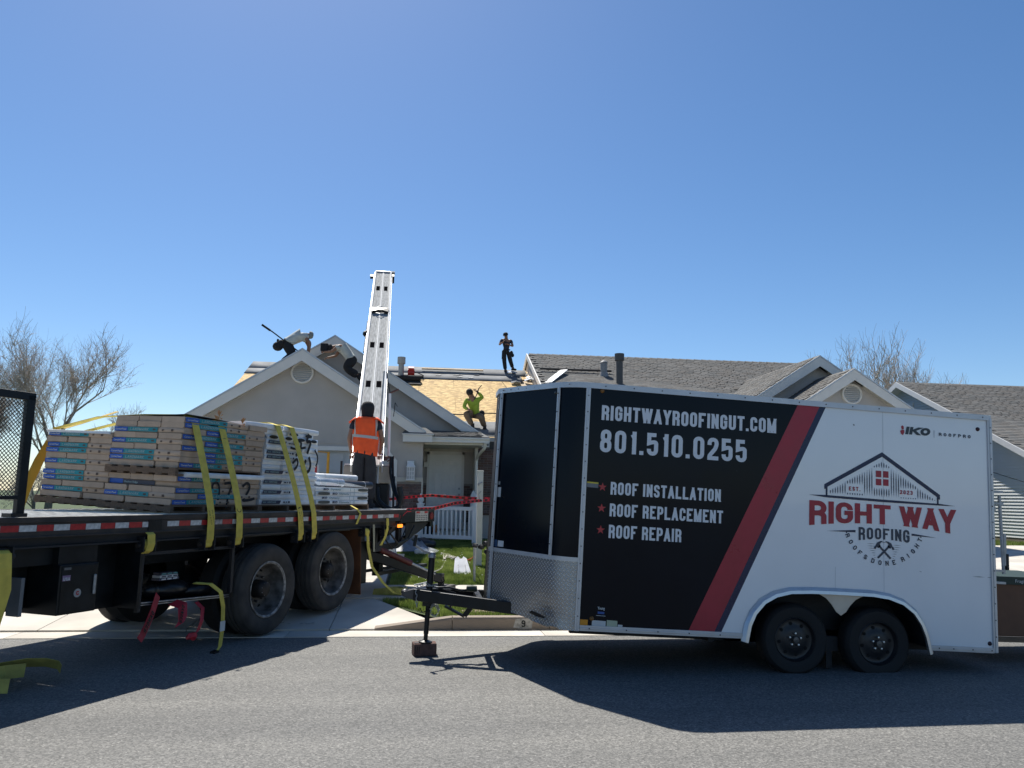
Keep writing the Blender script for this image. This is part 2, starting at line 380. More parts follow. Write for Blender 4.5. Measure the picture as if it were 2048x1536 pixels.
def stroke(mb,pts,t,w,mi=0):
    """ribbon of thickness t along 2-D pts with mitred joints; z level w"""
    P=[Vector(p) for p in pts]; Q=[P[0]]
    for p in P[1:]:
        if (p-Q[-1]).length>1e-6: Q.append(p)
    P=Q; n=len(P)
    if n<2: return
    closed=(P[0]-P[-1]).length<1e-6
    L=[];Rr=[]
    for i in range(n):
        if closed and i in(0,n-1): d1=(P[-1]-P[-2]).normalized(); d2=(P[1]-P[0]).normalized()
        else:
            d1=(P[i]-P[i-1]).normalized() if i>0 else (P[1]-P[0]).normalized()
            d2=(P[i+1]-P[i]).normalized() if i<n-1 else d1
        n1=Vector((-d1.y,d1.x)); n2=Vector((-d2.y,d2.x)); mm=(n1+n2)
        if mm.length<1e-4: mm=n1.copy()
        mm.normalize(); k=1/max(.42,mm.dot(n1)); mm*=k*t/2
        L.append(P[i]+mm); Rr.append(P[i]-mm)
    vs=[(a.x,w-.00012*i,a.y) for i,a in enumerate(L)]+[(a.x,w-.00012*i,a.y) for i,a in enumerate(Rr)]
    mb.add(vs,[(i,i+n,i+n+1,i+1) for i in range(n-1)],mi)
def letters(mb,text,h,wr,t,gap,x0=0,z0=0,y=0,mi=0,width=None,slant=0.,warp=None,lift=-.0004,only_width=False):
    """draws text standing in the xz plane facing -y; returns width"""
    adv=[];x=0
    cw=h*wr
    for c in text:
        if c==' ': adv.append((x,0)); x+=cw*.62; continue
        w=max(t,cw*WID.get(c,1.0) if WID.get(c,1.)>0 else t)
        adv.append((x,w)); x+=w+gap
    tot=x-gap
    if only_width: return tot
    sx=(width/tot) if width else 1
    sub=MB()
    for c,(xx,w) in zip(text,adv):
        if c==' ': continue
        for si,st in enumerate(GL[c]):
            iw=max(w-t,0); ih=h-t
            pts=[(xx+t/2+p[0]*iw,t/2+p[1]*ih)+tuple(p[2:]) for p in st]
            if c=='.': pts=[(xx+t/2,0),(xx+t/2,t)]
            elif c=='I': pts=[(xx+t/2,0),(xx+t/2,h)]
            else:
                # square ends out to the box
                if st[0][1] in(0,1) and len(st[0])==2 and abs(st[1][0]-st[0][0])<.01: pts[0]=(pts[0][0],0 if st[0][1]==0 else h)
                if st[-1][1] in(0,1) and len(st[-1])==2 and abs(st[-2][0]-st[-1][0])<.01: pts[-1]=(pts[-1][0],0 if st[-1][1]==0 else h)
                if len(st[0])==2 and abs(st[1][1]-st[0][1])<.01 and st[0][0] in (0,1) and c in 'TEF27': pts[0]=(xx+(0 if st[0][0]==0 else w),pts[0][1])
                if len(st[-1])==2 and abs(st[-2][1]-st[-1][1])<.01 and st[-1][0]==1 and c in 'TEFL2': pts[-1]=(xx+w,pts[-1][1])
            if len(pts)==2 and abs(pts[0][0]-pts[1][0])>1e-4 and abs(pts[0][1]-pts[1][1])>1e-4:
                a_=Vector(pts[0][:2]); b_=Vector(pts[1][:2]); d_=(b_-a_).normalized(); e_=t*.5/max(.3,abs(d_.y))
                if st[0][1] in(0,1): a_-=d_*e_
                if st[1][1] in(0,1): b_+=d_*e_
                # slanted bar with level ends
                hw=t*.5/max(.3,abs(d_.y)); y_=si*lift
                sub.add([(a_.x-hw,y_,a_.y),(a_.x+hw,y_,a_.y),(b_.x+hw,y_,b_.y),(b_.x-hw,y_,b_.y)],[(0,1,2,3)]); continue
            pts=round_path(pts,max(iw*.5,t*.5))
            stroke(sub,pts,t,si*lift,0)
    vs=[]
    for a,b,c2 in sub.v:
        c2=min(max(c2,0),h); a*=sx; a+=slant*c2
        if warp: a,c2=warp(a,c2)
        vs.append((x0+a,y+b,z0+c2))
    mb.add(vs,sub.f,mi)
    return tot*sx
_tc={}
def btext(text,size=1.,bold=0.,track=1.):
    k=(text,size,bold,track)
    if k in _tc: return _tc[k]
    c=bpy.data.curves.new('t','FONT'); c.body=text; c.size=size; c.offset=bold; c.space_character=track; c.resolution_u=2
    o=bpy.data.objects.new('t',c); COL.objects.link(o)
    dg=bpy.context.evaluated_depsgraph_get(); me=o.evaluated_get(dg).to_mesh()
    vs=[(v.co.x,0,v.co.y) for v in me.vertices]; fs=[tuple(p.vertices) for p in me.polygons]
    w=max([v[0] for v in vs]+[0]); o.evaluated_get(dg).to_mesh_clear()
    bpy.data.objects.remove(o); bpy.data.curves.remove(c)
    _tc[k]=(vs,fs,w); return _tc[k]
def word(mb,text,h,x0,z0,y,width=None,bold=0.,mi=0,slant=0.):
    vs,fs,w=btext(text,1.,bold)
    sx=(width/w) if width else h*1.35
    mb.add([(x0+v[0]*sx+slant*v[2]*h*1.35,y,z0+v[2]*h*1.35) for v in vs],fs,mi)

# ------------------------------------------------------------------ ground
def gz(x,y):
    if y<9.72: return 0.
    if y<12.95: return .15+.02*(y-9.72)/3.2
    if y<19.5: return .17+.33*(y-12.95)/6.55
    return .5
def sheet(name,mtl,xs,ys,zf,dz=0,parent=None,hole=None):
    mb=MB(); n=len(xs)
    for y in ys:
        for x in xs: mb.v.append((x,y,zf(x,y)+dz))
    for j in range(len(ys)-1):
        for i in range(n-1):
            mb.f.append((j*n+i,j*n+i+1,(j+1)*n+i+1,(j+1)*n+i)); mb.m.append(0)
    return mb.build(name,mtl,parent)
rd=sheet('road',M_ASPH,[-400,-60,-20,20,60,400],[-400,-40,-8,9.3],lambda x,y:0); tag(rd,'grey chip-sealed asphalt street in the foreground',kind='structure')
gd=sheet('ground',SOIL,[-900,-60,-20,-6.6,0,8,20,60,900],[9.5,12.9,16,19.5,30,60,1500],lambda x,y:(gz(x,y) if 9.8<y<60 else (.5 if y>50 else .1))-.22); tag(gd,'grassy ground stretching back past the houses',kind='structure')
def soil(polys,label):
    mb=MB()
    for P in polys: mb.add([(x,y,gz(x,y)-.045) for x,y in P],[tuple(range(len(P)))])
    tag(mb.build('lawn_soil',SOIL),label,kind='structure')
soil([[(.30,9.88),(8.4,9.88),(8.4,11.5),(-.66,11.5)],[(-.54,12.96),(8.3,12.96),(8.3,19.5),(-.54,19.5)],[(-.54,19.5),(8.3,19.5),(8.3,22),(-.54,22)],[(17.8,12.96),(40,12.96),(40,19.5),(17.8,19.5)],[(8,19.9),(40,19.9),(40,24),(8,24)],[(-40,12.96),(-6.62,12.96),(-6.62,19.5),(-40,19.5)],[(-60,19.5),(-6.3,19.5),(-6.3,60),(-60,60)],[(-40,9.9),(-6.9,9.9),(-6.6,11.42),(-40,11.42)]],'dark soil and thatch under the lawns')
# driveway limits
DX0,DX1=-6.6,-.55
def apron_z(x,y):  # concrete height on the driveway
    if y<9.75: return .02
    if y<11.4: return .035+(y-9.75)/1.65*.115
    return gz(x,y)
gut=empty('gutter',(0,9.3,0),kind='structure',label='pale concrete gutter pan along the kerb line')
def rnd_slab(name,parent,x0,x1,y0,y1,zf,th=.12,m=CONC,gap=.006,poly=None,dz=0):
    P=poly or [(x0+gap,y0+gap),(x1-gap,y0+gap),(x1-gap,y1-gap),(x0+gap,y1-gap)]
    c=(sum(p[0] for p in P)/len(P),sum(p[1] for p in P)/len(P)); n=len(P); z0=zf(*c)
    mb=MB(); top=[(p[0]-c[0],p[1]-c[1],zf(*p)+dz-z0) for p in P]; bot=[(a,b,z-th) for a,b,z in top]
    mb.add(top+bot,[tuple(range(n)),tuple(range(2*n-1,n-1,-1))]+[(i,i+n,(i+1)%n+n,(i+1)%n) for i in range(n)])
    pl=Vector(parent.location); return mb.build(name,m,parent).__setattr__('location',(c[0]-pl.x,c[1]-pl.y,z0-pl.z))
x=-16.5
while x<15:
    rnd_slab('slab',gut,x,x+3,9.3,9.73,lambda a,b:.006+(.0 if b<9.6 else -.004),gap=.004); x+=3
dw=empty('driveway',(0,9.75,0),kind='structure',label='sunlit concrete driveway under and behind the flatbed truck')
# apron with flares
for i in range(3):
    xa=DX0+.6+i*1.65; rnd_slab('slab',dw,xa,xa+1.65,9.74,11.42,apron_z,gap=.005)
rnd_slab('slab',dw,0,0,0,0,apron_z,poly=[(-1.045,9.745),(-.45,9.745),(.30,9.90),(-.62,11.41),(-1.045,11.41)])
rnd_slab('slab',dw,0,0,0,0,apron_z,poly=[(-6.55,9.745),(-6.005,9.745),(-6.005,11.41),(-6.55,11.41)])
for iy,(ya,yb) in enumerate(((13.0,14.7),(14.7,16.4),(16.4,18.1),(18.1,19.95))):
    for ix in range(3):
        xa=DX0+ix*(DX1-DX0)/3; rnd_slab('slab',dw,xa,xa+(DX1-DX0)/3,ya,yb,gz,gap=.005)
# second driveway, right side of the trailer
dw2=empty('driveway',(9,9.75,0),kind='structure',label='pale concrete driveway seen past the rear of the trailer')
for ix in range(5):
    for (ya,yb) in ((9.74,11.42),(13.0,15.2),(15.2,17.4),(17.4,19.9)):
        xa=8.3+ix*1.9; rnd_slab('slab',dw2,xa,xa+1.9,ya,yb,apron_z if ya<12 else gz,gap=.005)
sw=empty('sidewalk',(0,11.42,.15),kind='structure',label='concrete sidewalk crossing behind the trailer tongue')
x=-15.0
while x<19:
    rnd_slab('slab',sw,x,x+1.52,11.43,12.95,gz,gap=.006,dz=.012); x+=1.52
# kerb with its painted number
cb=empty('kerb',(0,9.74,0),kind='structure',label='brownish concrete kerb rising from the driveway flare')
def kerb_piece(xa,xb,ha,hb):
    mb=MB(); pr=[(0,0,0),(0,.02,1),(0,.045,1.0),(0,.16,1),(0,.16,0)]
    vs=[]
    for x,h in((xa+.004,ha),(xb-.004,hb)):
        for k,(a,b,c) in enumerate(((0,-.002,-.1),(0,0,h*.86),(0,.012,h),(0,.16,h+.002),(0,.16,-.1))): vs.append((x-(xa+xb)/2,b,c))
    mb.add(vs,[(i,i+5,(i+1)%5+5,(i+1)%5) for i in range(5)]+[(4,3,2,1,0),(5,6,7,8,9)])
    o=mb.build('kerb_block',CURBM,cb); o.location=((xa+xb)/2,0,0)
kerb_piece(-.52,.42,.03,.15); kerb_piece(.42,1.62,.15,.15)
for k in range(3): kerb_piece(1.62+k*2.0,1.62+(k+1)*2.0,.15,.15)
kerb_piece(7.62,8.3,.15,.03)
for k in range(3): kerb_piece(-6.6-(k+1)*2.4,-6.6-k*2.4,.15,.15 if k else .1)
pm=MB(); pm.add([(1.17,-.0045,.03),(1.20,-.0045,.135),(1.36,-.0045,.14),(1.41,-.0045,.10),(1.40,-.0045,.02),(1.27,-.0045,.012)],[(0,1,2,3,4,5)])
pm.build('paint_patch',mat('faded_white_paint',(.36,.35,.33),.9,var=.35,scale=25),cb)
pm=MB(); letters(pm,'9',.082,.62,.016,.01,x0=1.27,z0=.035,y=-.008); pm.build('house_number',BLK,cb)

# lawns: blades
def lawn(name,regions,n,label,hmin=.03,hmax=.065,z=gz,seed=3):
    r=random.Random(seed); mb=MB(); ar=[]
    for p in regions: ar.append((p[1]-p[0])*(p[3]-p[2]))
    tot=sum(ar)
    for reg,a in zip(regions,ar):
        for _ in range(int(n*a/tot)):
            x=r.uniform(reg[0],reg[1]); y=r.uniform(reg[2],reg[3])
            if len(reg)>4 and not reg[4](x,y): continue
            z0=z(x,y)-.035; h=r.uniform(hmin,hmax); an=r.uniform(0,6.283); w=r.uniform(.004,.008); b=r.uniform(0,.035); ab=r.uniform(0,6.283)
            dx,dy=math.cos(an)*w,math.sin(an)*w
            o=len(mb.v); mb.v+= [(x-dx,y-dy,z0),(x+dx,y+dy,z0),(x+math.cos(ab)*b,y+math.sin(ab)*b,z0+h+.01)]; mb.f.append((o,o+1,o+2)); mb.m.append(0)
    o=mb.build(name,GRS); return tag(o,label,kind='stuff')
flare=lambda x,y: x> .36-(y-9.9)*.62 if y<11.42 else True
sw2=lambda x,y:True
lawn('grass',[(-.5,4.5,9.91,11.40,flare),(-.48,3.2,12.98,15.2),(-.48,3.2,15.2,20.2)],190000,'short green lawn between the driveway and the trailer',hmin=.035,hmax=.075)
lawn('grass',[(8.2,18,20.2,24),(17.6,24,15,21.5),(-9,-6.7,13,19)],50000,'strip of lawn in front of the white sided house',hmin=.05,hmax=.10,seed=5)
# bare patch near the kerb
pt=MB(); pt.ball((0,0,0),.22,12,0,(1.4,.5,.06)); o=pt.jitter(.01).build('soil_patch',mat('dry_soil',(.22,.17,.12),.95,var=.3,scale=20),None,smooth=60); o.location=(.82,10.25,.15); tag(o,'bare dry earth patch in the grass strip behind the kerb',kind='stuff')

# ------------------------------------------------------------------ houses
HB=Vector((0,20,.5))
house=empty('house',HB,label='grey stucco duplex house with twin gables and a half stripped roof',cat='house')
def hp(mb,name,mats,**k):
    mb.v=[(x-HB.x,y-HB.y,z-HB.z) for x,y,z in mb.v]; return mb.build(name,mats,house,**k)
SL=.64; MS=.47; RY=29.0; RZ1=6.42; RZ2=7.10
def gable(ax,az,yf,xl,xr,zb,yb,roofmat,th=.10,fd=.25,hole=None,wall=True,soff=True,wally=.3):
    """front gable: rake boards at yf, wall at yf+wally, roof slabs back to yb"""
    for sgn,xe in((-1,xl),(1,xr)):
        ze=az-SL*abs(xe-ax)
        # rake board
        P=[(ax,yf,az),(xe,yf,ze),(xe-sgn*fd*.45 if sgn>0 and 0 else xe,yf,ze-.03),(xe-sgn*.32,yf,ze-fd+SL*.32-.0),(ax,yf,az-fd*1.18)]
        P=[(ax,yf,az),(xe,yf,ze),(xe-sgn*.30,yf,ze),(ax,yf,az-fd*1.2)] if False else [(ax,yf,az-.02),(xe,yf,ze-.02),(xe,yf,ze-.03),(xe-sgn*(fd/SL),yf,ze-.03),(ax,yf,az-.02-fd*1.12)]
        hp(MB().prism(P,(0,.03,0)),'rake_board',TRIM)
        P=[(ax,yf-.012,az+.03),(xe+sgn*.02,yf-.012,ze+.03-.0128),(xe+sgn*.02,yf-.012,ze-.015-.0128),(ax,yf-.012,az-.015)]
        hp(MB().prism(P,(0,.02,0)),'drip_edge',ALUW)
        # roof slab
        P=[(ax,yf+.012,az+.035),(xe,yf+.012,ze+.035),(xe,yf+.012,ze-.02),(ax,yf+.012,az-.02)]
        hp(MB().prism(P,(0,yb-yf,0)),'roof_deck',roofmat)
        if soff:
            L=abs(xe-ax); k=int(L/.3)
            for i in range(k):
                a=ax+sgn*(L*i/k+.004); b=ax+sgn*(L*(i+1)/k-.004)
                za=az-SL*abs(a-ax)-fd*.92; zb_=az-SL*abs(b-ax)-fd*.92
                if i==0: continue
                hp(MB().prism([(a,yf+.03,za),(b,yf+.03,zb_),(b,yf+.03,zb_-.012),(a,yf+.03,za-.012)],(0,wally-.03,0)),'soffit_panel',TRIM2)
def vent(cx,cy,cz,r,name='round_vent'):
    v=hp(MB().lathe([(r*.80,.02),(r*.80,-.05),(r*.84,-.065),(r*.95,-.065),(r,-.05),(r,.02)],(cx,cy,cz),'y',40),name,TRIM,smooth=50)
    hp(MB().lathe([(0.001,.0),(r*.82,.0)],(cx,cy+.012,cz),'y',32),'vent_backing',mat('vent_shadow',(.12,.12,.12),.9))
    n=8
    for i in range(n):
        z=cz-r*.72+(i+.5)*r*1.44/n; hw=math.sqrt(max(.01,(r*.8)**2-(z-cz)**2))
        o=MB().prism([(cx-hw,cy-.05,z-r*.075),(cx-hw,cy-.045,z-r*.095),(cx-hw,cy+.005,z+r*.06),(cx-hw,cy,z+r*.08)],(2*hw,0,0))
        o.v=[(x-HB.x,y-HB.y,z2-HB.z) for x,y,z2 in o.v]; o.build('louvre',TRIM,v)
# front gable of the left half (garage)
gable(-3.13,5.263,19.7,-6.3,.04,0,26.4,TRIM2)
wallp=[(-6.12,.3),(-5.5,.3),(-5.5,2.42),(-5.23,2.72),(-1.04,2.72),(-.77,2.42),(-.77,.3),(0,.3),(0,3.1),(-3.13,5.06),(-6.12,3.12)]
hp(MB().prism([(a,20.0,b) for a,b in wallp],(0,.2,0)),'garage_wall',STUC)
hp(MB().box(-.2,0,20.2,22.0,.3,3.05),'side_wall',STUC)
hp(MB().box(-6.12,-5.92,20.2,22,.3,3.05),'side_wall',STUC)
vent(-3.14,20.0,4.705,.295)
# trim round the garage opening
tp=[(-5.62,.5),(-5.62,2.50),(-5.33,2.83),(-.94,2.83),(-.65,2.50),(-.65,.5)]; ti=[(-5.5,.5),(-5.5,2.42),(-5.23,2.72),(-1.04,2.72),(-.77,2.42),(-.77,.5)]
for i in range(5):
    P=[tp[i],tp[i+1],ti[i+1],ti[i]]
    hp(MB().prism([(a,19.955,b) for a,b in P],(0,.05,0)),'garage_trim',TRIM)
bt=[(-5.86,2.62),(-5.40,3.03),(-.86,3.03),(-.42,2.62),(-.42,2.0)]
hp(MB().prism([(a,19.985,b) for a,b in [(-5.40,2.95),(-.86,2.95),(-.42,2.55),(-.42,2.6-.5),(-.47,2.1),(-.47,2.5),(-.9,2.9),(-5.4,2.9)]],(0,.02,0)),'plaster_band',STUC)
gd_=hp(MB().box(-5.49,-.78,20.12,20.16,.45,2.80),'garage_door',GDOOR)
for r_ in range(4):
    for c_ in range(4):
        x0=-5.44+c_*1.16; z0=.52+r_*.55
        mb=MB().box(x0,x0+1.10,20.10,20.121,z0,z0+.50); mb.v=[(x-HB.x,y-HB.y,z-HB.z) for x,y,z in mb.v]
        mb.build('door_panel',GDOOR,gd_,bevel=.012)
mb=MB().box(-.90,-.84,20.07,20.12,2.10,2.25); mb.v=[(x-HB.x,y-HB.y,z-HB.z) for x,y,z in mb.v]; mb.build('bracket',TRIM,gd_)
# bricks as single pieces
bmesh_=[MB().box(-.098,.098,-.02,.02,-.029,.029).mesh('brick',b) for b in BRK]
hbmesh=[MB().box(-.046,.046,-.02,.02,-.029,.029).mesh('brick',b) for b in BRK]
nb=0
def bricks(x0,x1,y,z0,z1,skip=None):
    global nb
    bk=hp(MB().box(x0,x1,y+.012,y+.05,z0,z1),'mortar_bed',MORT)
    row=0; z=z0+.034
    while z+.03<z1:
        x=x0+(.104 if row%2 else .0)
        first=True
        if row%2: link('brick',rnd.choice(hbmesh),house,Vector((x0+.05,y+rnd.uniform(-.003,.003),z))-HB)
        while x+.2<=x1+.02:
            o=link('brick',rnd.choice(bmesh_),house,Vector((x+.104,y+rnd.uniform(-.004,.004),z))-HB); x+=.208
        if x1-x>.1: link('brick',rnd.choice(hbmesh),house,Vector((x+.05,y,z))-HB)
        z+=.0675; row+=1
bricks(-.64,.0,19.96,.9,1.97)
bricks(0.02,.17,21.95,.9,1.97); bricks(1.14,1.44,21.95,.9,1.97)
hp(MB().box(-.66,.012,19.93,20.0,1.97,2.08),'ledge_trim',TRIM2)
hp(MB().box(-.02,.02,19.93,20.0,.5,1.97),'corner_trim',TRIM2)
# porch recess, door wall
hp(MB().box(0,3.9,22.0,22.2,.3,3.3),'entry_wall',STUC)
hp(MB().box(.02,1.42,21.93,22.0,2.86,2.97),'frieze',TRIM2)
hp(MB().box(1.42,1.50,21.2,21.95,.5,3.0),'entry_post',TRIM2)
hp(MB().box(-.2,1.5,21.0,22.0,.4,.68),'porch_step',CONC)
for a,b,c,d in((.12,.19,.70,2.86),(1.10,1.17,.70,2.86)): hp(MB().box(a,b,21.92,22.0,c,d),'door_frame',TRIM)
hp(MB().box(.12,1.17,21.92,22.0,2.78,2.87),'door_frame',TRIM)
dr=hp(MB().box(.19,1.10,21.95,21.99,.72,2.78),'front_door',DOORM)
def kid(mb,name,m,par,**k):
    mb.v=[(x-HB.x,y-HB.y,z-HB.z) for x,y,z in mb.v]; return mb.build(name,m,par,**k)
for (xa,xb) in((.30,.58),(.71,.99)):
    for (za,zb) in((2.42,2.64),(1.55,2.30),(.85,1.40)):
        f=MB()
        for a,b,c,d in((xa,xb,za,za+.018),(xa,xb,zb-.018,zb),(xa,xa+.018,za+.018,zb-.018),(xb-.018,xb,za+.018,zb-.018)): f.box(a,b,21.936,21.951,c,d)
        kid(f,'panel_moulding',DOORM,dr)
        kid(MB().box(xa+.05,xb-.05,21.942,21.951,za+.05,zb-.05),'door_panel',DOORM,dr,bevel=.004)
kid(MB().ball((1.04,21.90,1.66),.032,12),'door_knob',STEEL,dr,smooth=60); kid(MB().lathe([(0,-.015),(.025,-.015),(.03,0)],(1.04,21.945,1.83),'y',14),'deadbolt',STEEL,dr,smooth=40)
hp(MB().box(.03,.12,21.86,21.95,2.42,2.56),'mail_box',TRIM,bevel=.01)
bricks(1.52,3.0,21.94,1.1,3.02)
hp(MB().box(1.5,4.0,21.90,22.0,3.02,3.12),'ledge_trim',TRIM)
# wall lantern
lt=hp(MB().box(-.40,-.22,19.93,19.99,2.33,2.50),'wall_lantern',VINYL,bevel=.01)
f=MB()
for x in(-.39,-.33,-.27,-.21): f.box(x-.009,x+.009,19.80,19.818,2.03,2.34); f.box(x-.009,x+.009,19.93,19.948,2.03,2.34)
for z in(2.03,2.13,2.23,2.33): f.box(-.40,-.20,19.797,19.815,z-.008,z+.008)
for y in(19.84,19.89): f.box(-.40,-.385,y-.007,y+.007,2.03,2.34); f.box(-.215,-.20,y-.007,y+.007,2.03,2.34)
f.box(-.41,-.19,19.79,19.95,2.0,2.03); kid(f,'lantern_cage',VINYL,lt)
kid(MB().prism([(-.42,19.78,2.34),(-.18,19.78,2.34),(-.25,19.85,2.45),(-.35,19.85,2.45)],(0,.12,0)),'lantern_roof',VINYL,lt)
kid(MB().box(-.375,-.225,19.83,19.92,2.04,2.33),'lantern_glass',mat('frosted_glass',(.5,.52,.53),.3),lt)
# porch roof, fascia and gutters
hp(MB().box(.0,1.55,19.95,22.0,2.945,2.965),'porch_ceiling',TRIM2)
hp(MB().box(.05,1.60,19.93,19.96,2.93,3.09),'fascia',TRIM2)
g=MB(); g.prism([(.10,19.93,3.12),(.10,19.80,3.12),(.10,19.80,3.09),(.10,19.83,3.04),(.10,19.83,2.99),(.10,19.93,2.99)],(1.60,0,0)); hp(g,'gutter',TRIM)
g=MB(); g.prism([(-.52,19.66,3.14),(-.52,19.66,2.97),(-.52,20.0,2.97),(-.52,20.0,3.14)],(.74,0,0)); hp(g,'eave_return',TRIM)
hp(MB().prism([(-.54,19.63,3.145),(.26,19.63,3.145),(.26,19.63,3.175),(-.54,19.63,3.175)],(0,.36,0)),'drip_edge',TRIM)
def slab_roof(name,P,mats=SHN[1]):
    n=Vector((0,0,-.03)); return hp(MB().prism(P,n),name,mats)
slab_roof('porch_roof',[(-.54,19.66,3.19),(.26,19.66,3.19),(.05,19.97,3.36),(-.40,19.97,3.36)])
slab_roof('porch_roof',[(.0,19.82,3.14),(1.70,19.82,3.14),(1.55,21.6,3.43),(-.1,21.6,3.43)])
kid_=hp(MB().prism([(.02,19.9,3.15),(.24,19.9,3.15),(.13,19.9,3.28)],(0,.3,0)),'roof_saddle',SHN[0])
# downspout
hp(MB().tube([(1.60,19.87,3.0),(1.58,19.95,2.86),(1.52,20.4,2.78),(1.47,20.9,2.70),(1.46,21.15,2.6),(1.46,21.15,.6)],.042,6),'downspout',TRIM,smooth=40)
# second gable behind
gable(-2.52,5.96,21.3,-6.6,1.55,0,27.9,TRIM2)
hp(MB().prism([(-6.3,21.6,3.0),(1.25,21.6,3.0),(1.25,21.6,3.42),(-2.52,21.6,5.75),(-6.3,21.6,3.4)],(0,.2,0)),'gable_wall',STUC)
# front gables of the right half
gable(11.75,5.25,19.7,8.55,15.0,0,25.6,SHN[0])
hp(MB().prism([(8.8,20,.3),(14.7,20,.3),(14.7,20,3.2),(11.75,20,5.05),(8.8,20,3.2)],(0,.2,0)),'garage_wall',STUC)
vent(11.79,20.0,4.60,.30)
gable(11.63,5.90,21.3,7.5,14.6,0,26.8,SHN[0])
hp(MB().prism([(7.9,21.6,2.5),(14.4,21.6,2.5),(14.4,21.6,3.9),(11.63,21.6,5.68),(7.9,21.6,3.4)],(0,.2,0)),'gable_wall',STUC)
# right half body walls and eave
hp(MB().box(3.95,15.0,22.4,22.6,.3,3.7),'front_wall',STUC)
hp(MB().box(14.8,15.0,22.6,35,.3,3.9),'end_wall',STUC)
hp(MB().prism([(3.93,22.6,3.4),(3.93,35.2,3.4),(3.93,35.2,4.0),(3.93,29,6.95),(3.93,22.6,3.95)],(.1,0,0)),'party_wall',STUC)
hp(MB().prism([(-6.1,22.6,.5),(-6.1,35,.5),(-6.1,35,3.4),(-6.1,29,6.2),(-6.1,22.6,3.2)],(.15,0,0)),'end_wall',STUC)
def roof_slab(name,x0,x1,rz,ye,m,th=.09):
    ze=rz-MS*(RY-ye)
    hp(MB().prism([(x0,ye,ze),(x0,RY,rz),(x0,RY,rz-th),(x0,ye,ze-th)],(x1-x0,0,0)),name,m)
    yb=2*RY-ye
    hp(MB().prism([(x0,yb,ze),(x0,RY,rz),(x0,RY,rz-th),(x0,yb,ze-th)],(x1-x0,0,0)),name,m)
roof_slab('roof_deck',-6.35,3.90,RZ1-.02,22.55,LUMB)
roof_slab('roof_deck',3.90,15.3,RZ2-.02,22.1,SHN[1])
# rake trim of the right half's end
for (ya,yb) in((22.05,RY),(RY,35.9)):
    za=RZ2-MS*abs(RY-ya); zb=RZ2-MS*abs(RY-yb)
    hp(MB().prism([(3.84,ya,za+.02),(3.84,yb,zb+.02),(3.84,yb,zb-.18),(3.84,ya,za-.18)],(.04,0,0)),'rake_trim',TRIM)
hp(MB().box(1.5,4.0,22.46,22.55,3.27,3.40),'gutter',TRIM)
hp(MB().box(4.0,15.1,21.98,22.1,3.72,3.86),'gutter',TRIM)
# roof sheathing boards with felt laid on top
me_osb=MB().box(-1.21,1.21,-.605,.605,0,.018).mesh('sheathing_board',M_OSB)
ang=math.atan(MS); cs,sn=math.cos(ang),math.sin(ang)
def on_roof(x,dist,rz=RZ1,lift=.0):   # dist down the slope from the ridge
    return Vector((x,RY-dist*cs-sn*lift*1.0,rz-dist*sn+cs*lift))
for row in range(6):
    off=0 if row%2 else -1.22
    x=-5.1+off
    while x<4.0:
        xa=max(x-1.22,-6.33); xb=min(x+1.22,3.84)
        if xb-xa>.2:
            o=link('sheathing_board',me_osb,house,on_roof((xa+xb)/2,.62+row*1.225,lift=.002)-HB,(ang,0,0)); o.scale=((xb-xa-.01)/2.42,1,1)
        x+=2.44
def felt(x0,x1,d0,d1,lift,ru=0):
    mb=MB(); n=int((x1-x0)/.35)+1
    for i in range(n+1):
        x=x0+(x1-x0)*i/n
        for d in(d0,(d0+d1)/2,d1):
            e=rnd.uniform(-.03,.03)*ru if d==d1 else 0
            p=on_roof(x,d+e,lift=lift+rnd.uniform(0,.012)*ru); mb.v.append(tuple(p-HB))
    for i in range(n):
        for j in range(2): mb.f.append((3*i+j,3*i+3+j,3*i+4+j,3*i+1+j)); mb.m.append(0)
    o=mb.build('felt_strip',FELT,house,smooth=60); sd=o.modifiers.new('t','SOLIDIFY'); sd.thickness=.004
felt(-6.35,3.80,-.01,.84,.027,.25); felt(-6.35,3.55,.80,1.56,.022,.25); felt(-2,3.86,6.0,7.15,.03,1)
# ragged felt tail and torn edge at the step
for i in range(5):
    a=on_roof(3.3+rnd.uniform(-.3,.45),.5+i*.33,lift=.08); b=a+Vector((rnd.uniform(.2,.4),rnd.uniform(-.1,.1),rnd.uniform(-.04,.05)))
    hp(MB().ribbon([a,(a+b)/2+Vector((0,0,.05)),b],(0,.22,.08),.004),'torn_felt',[WHITE,FELT,TRIM][i%3])
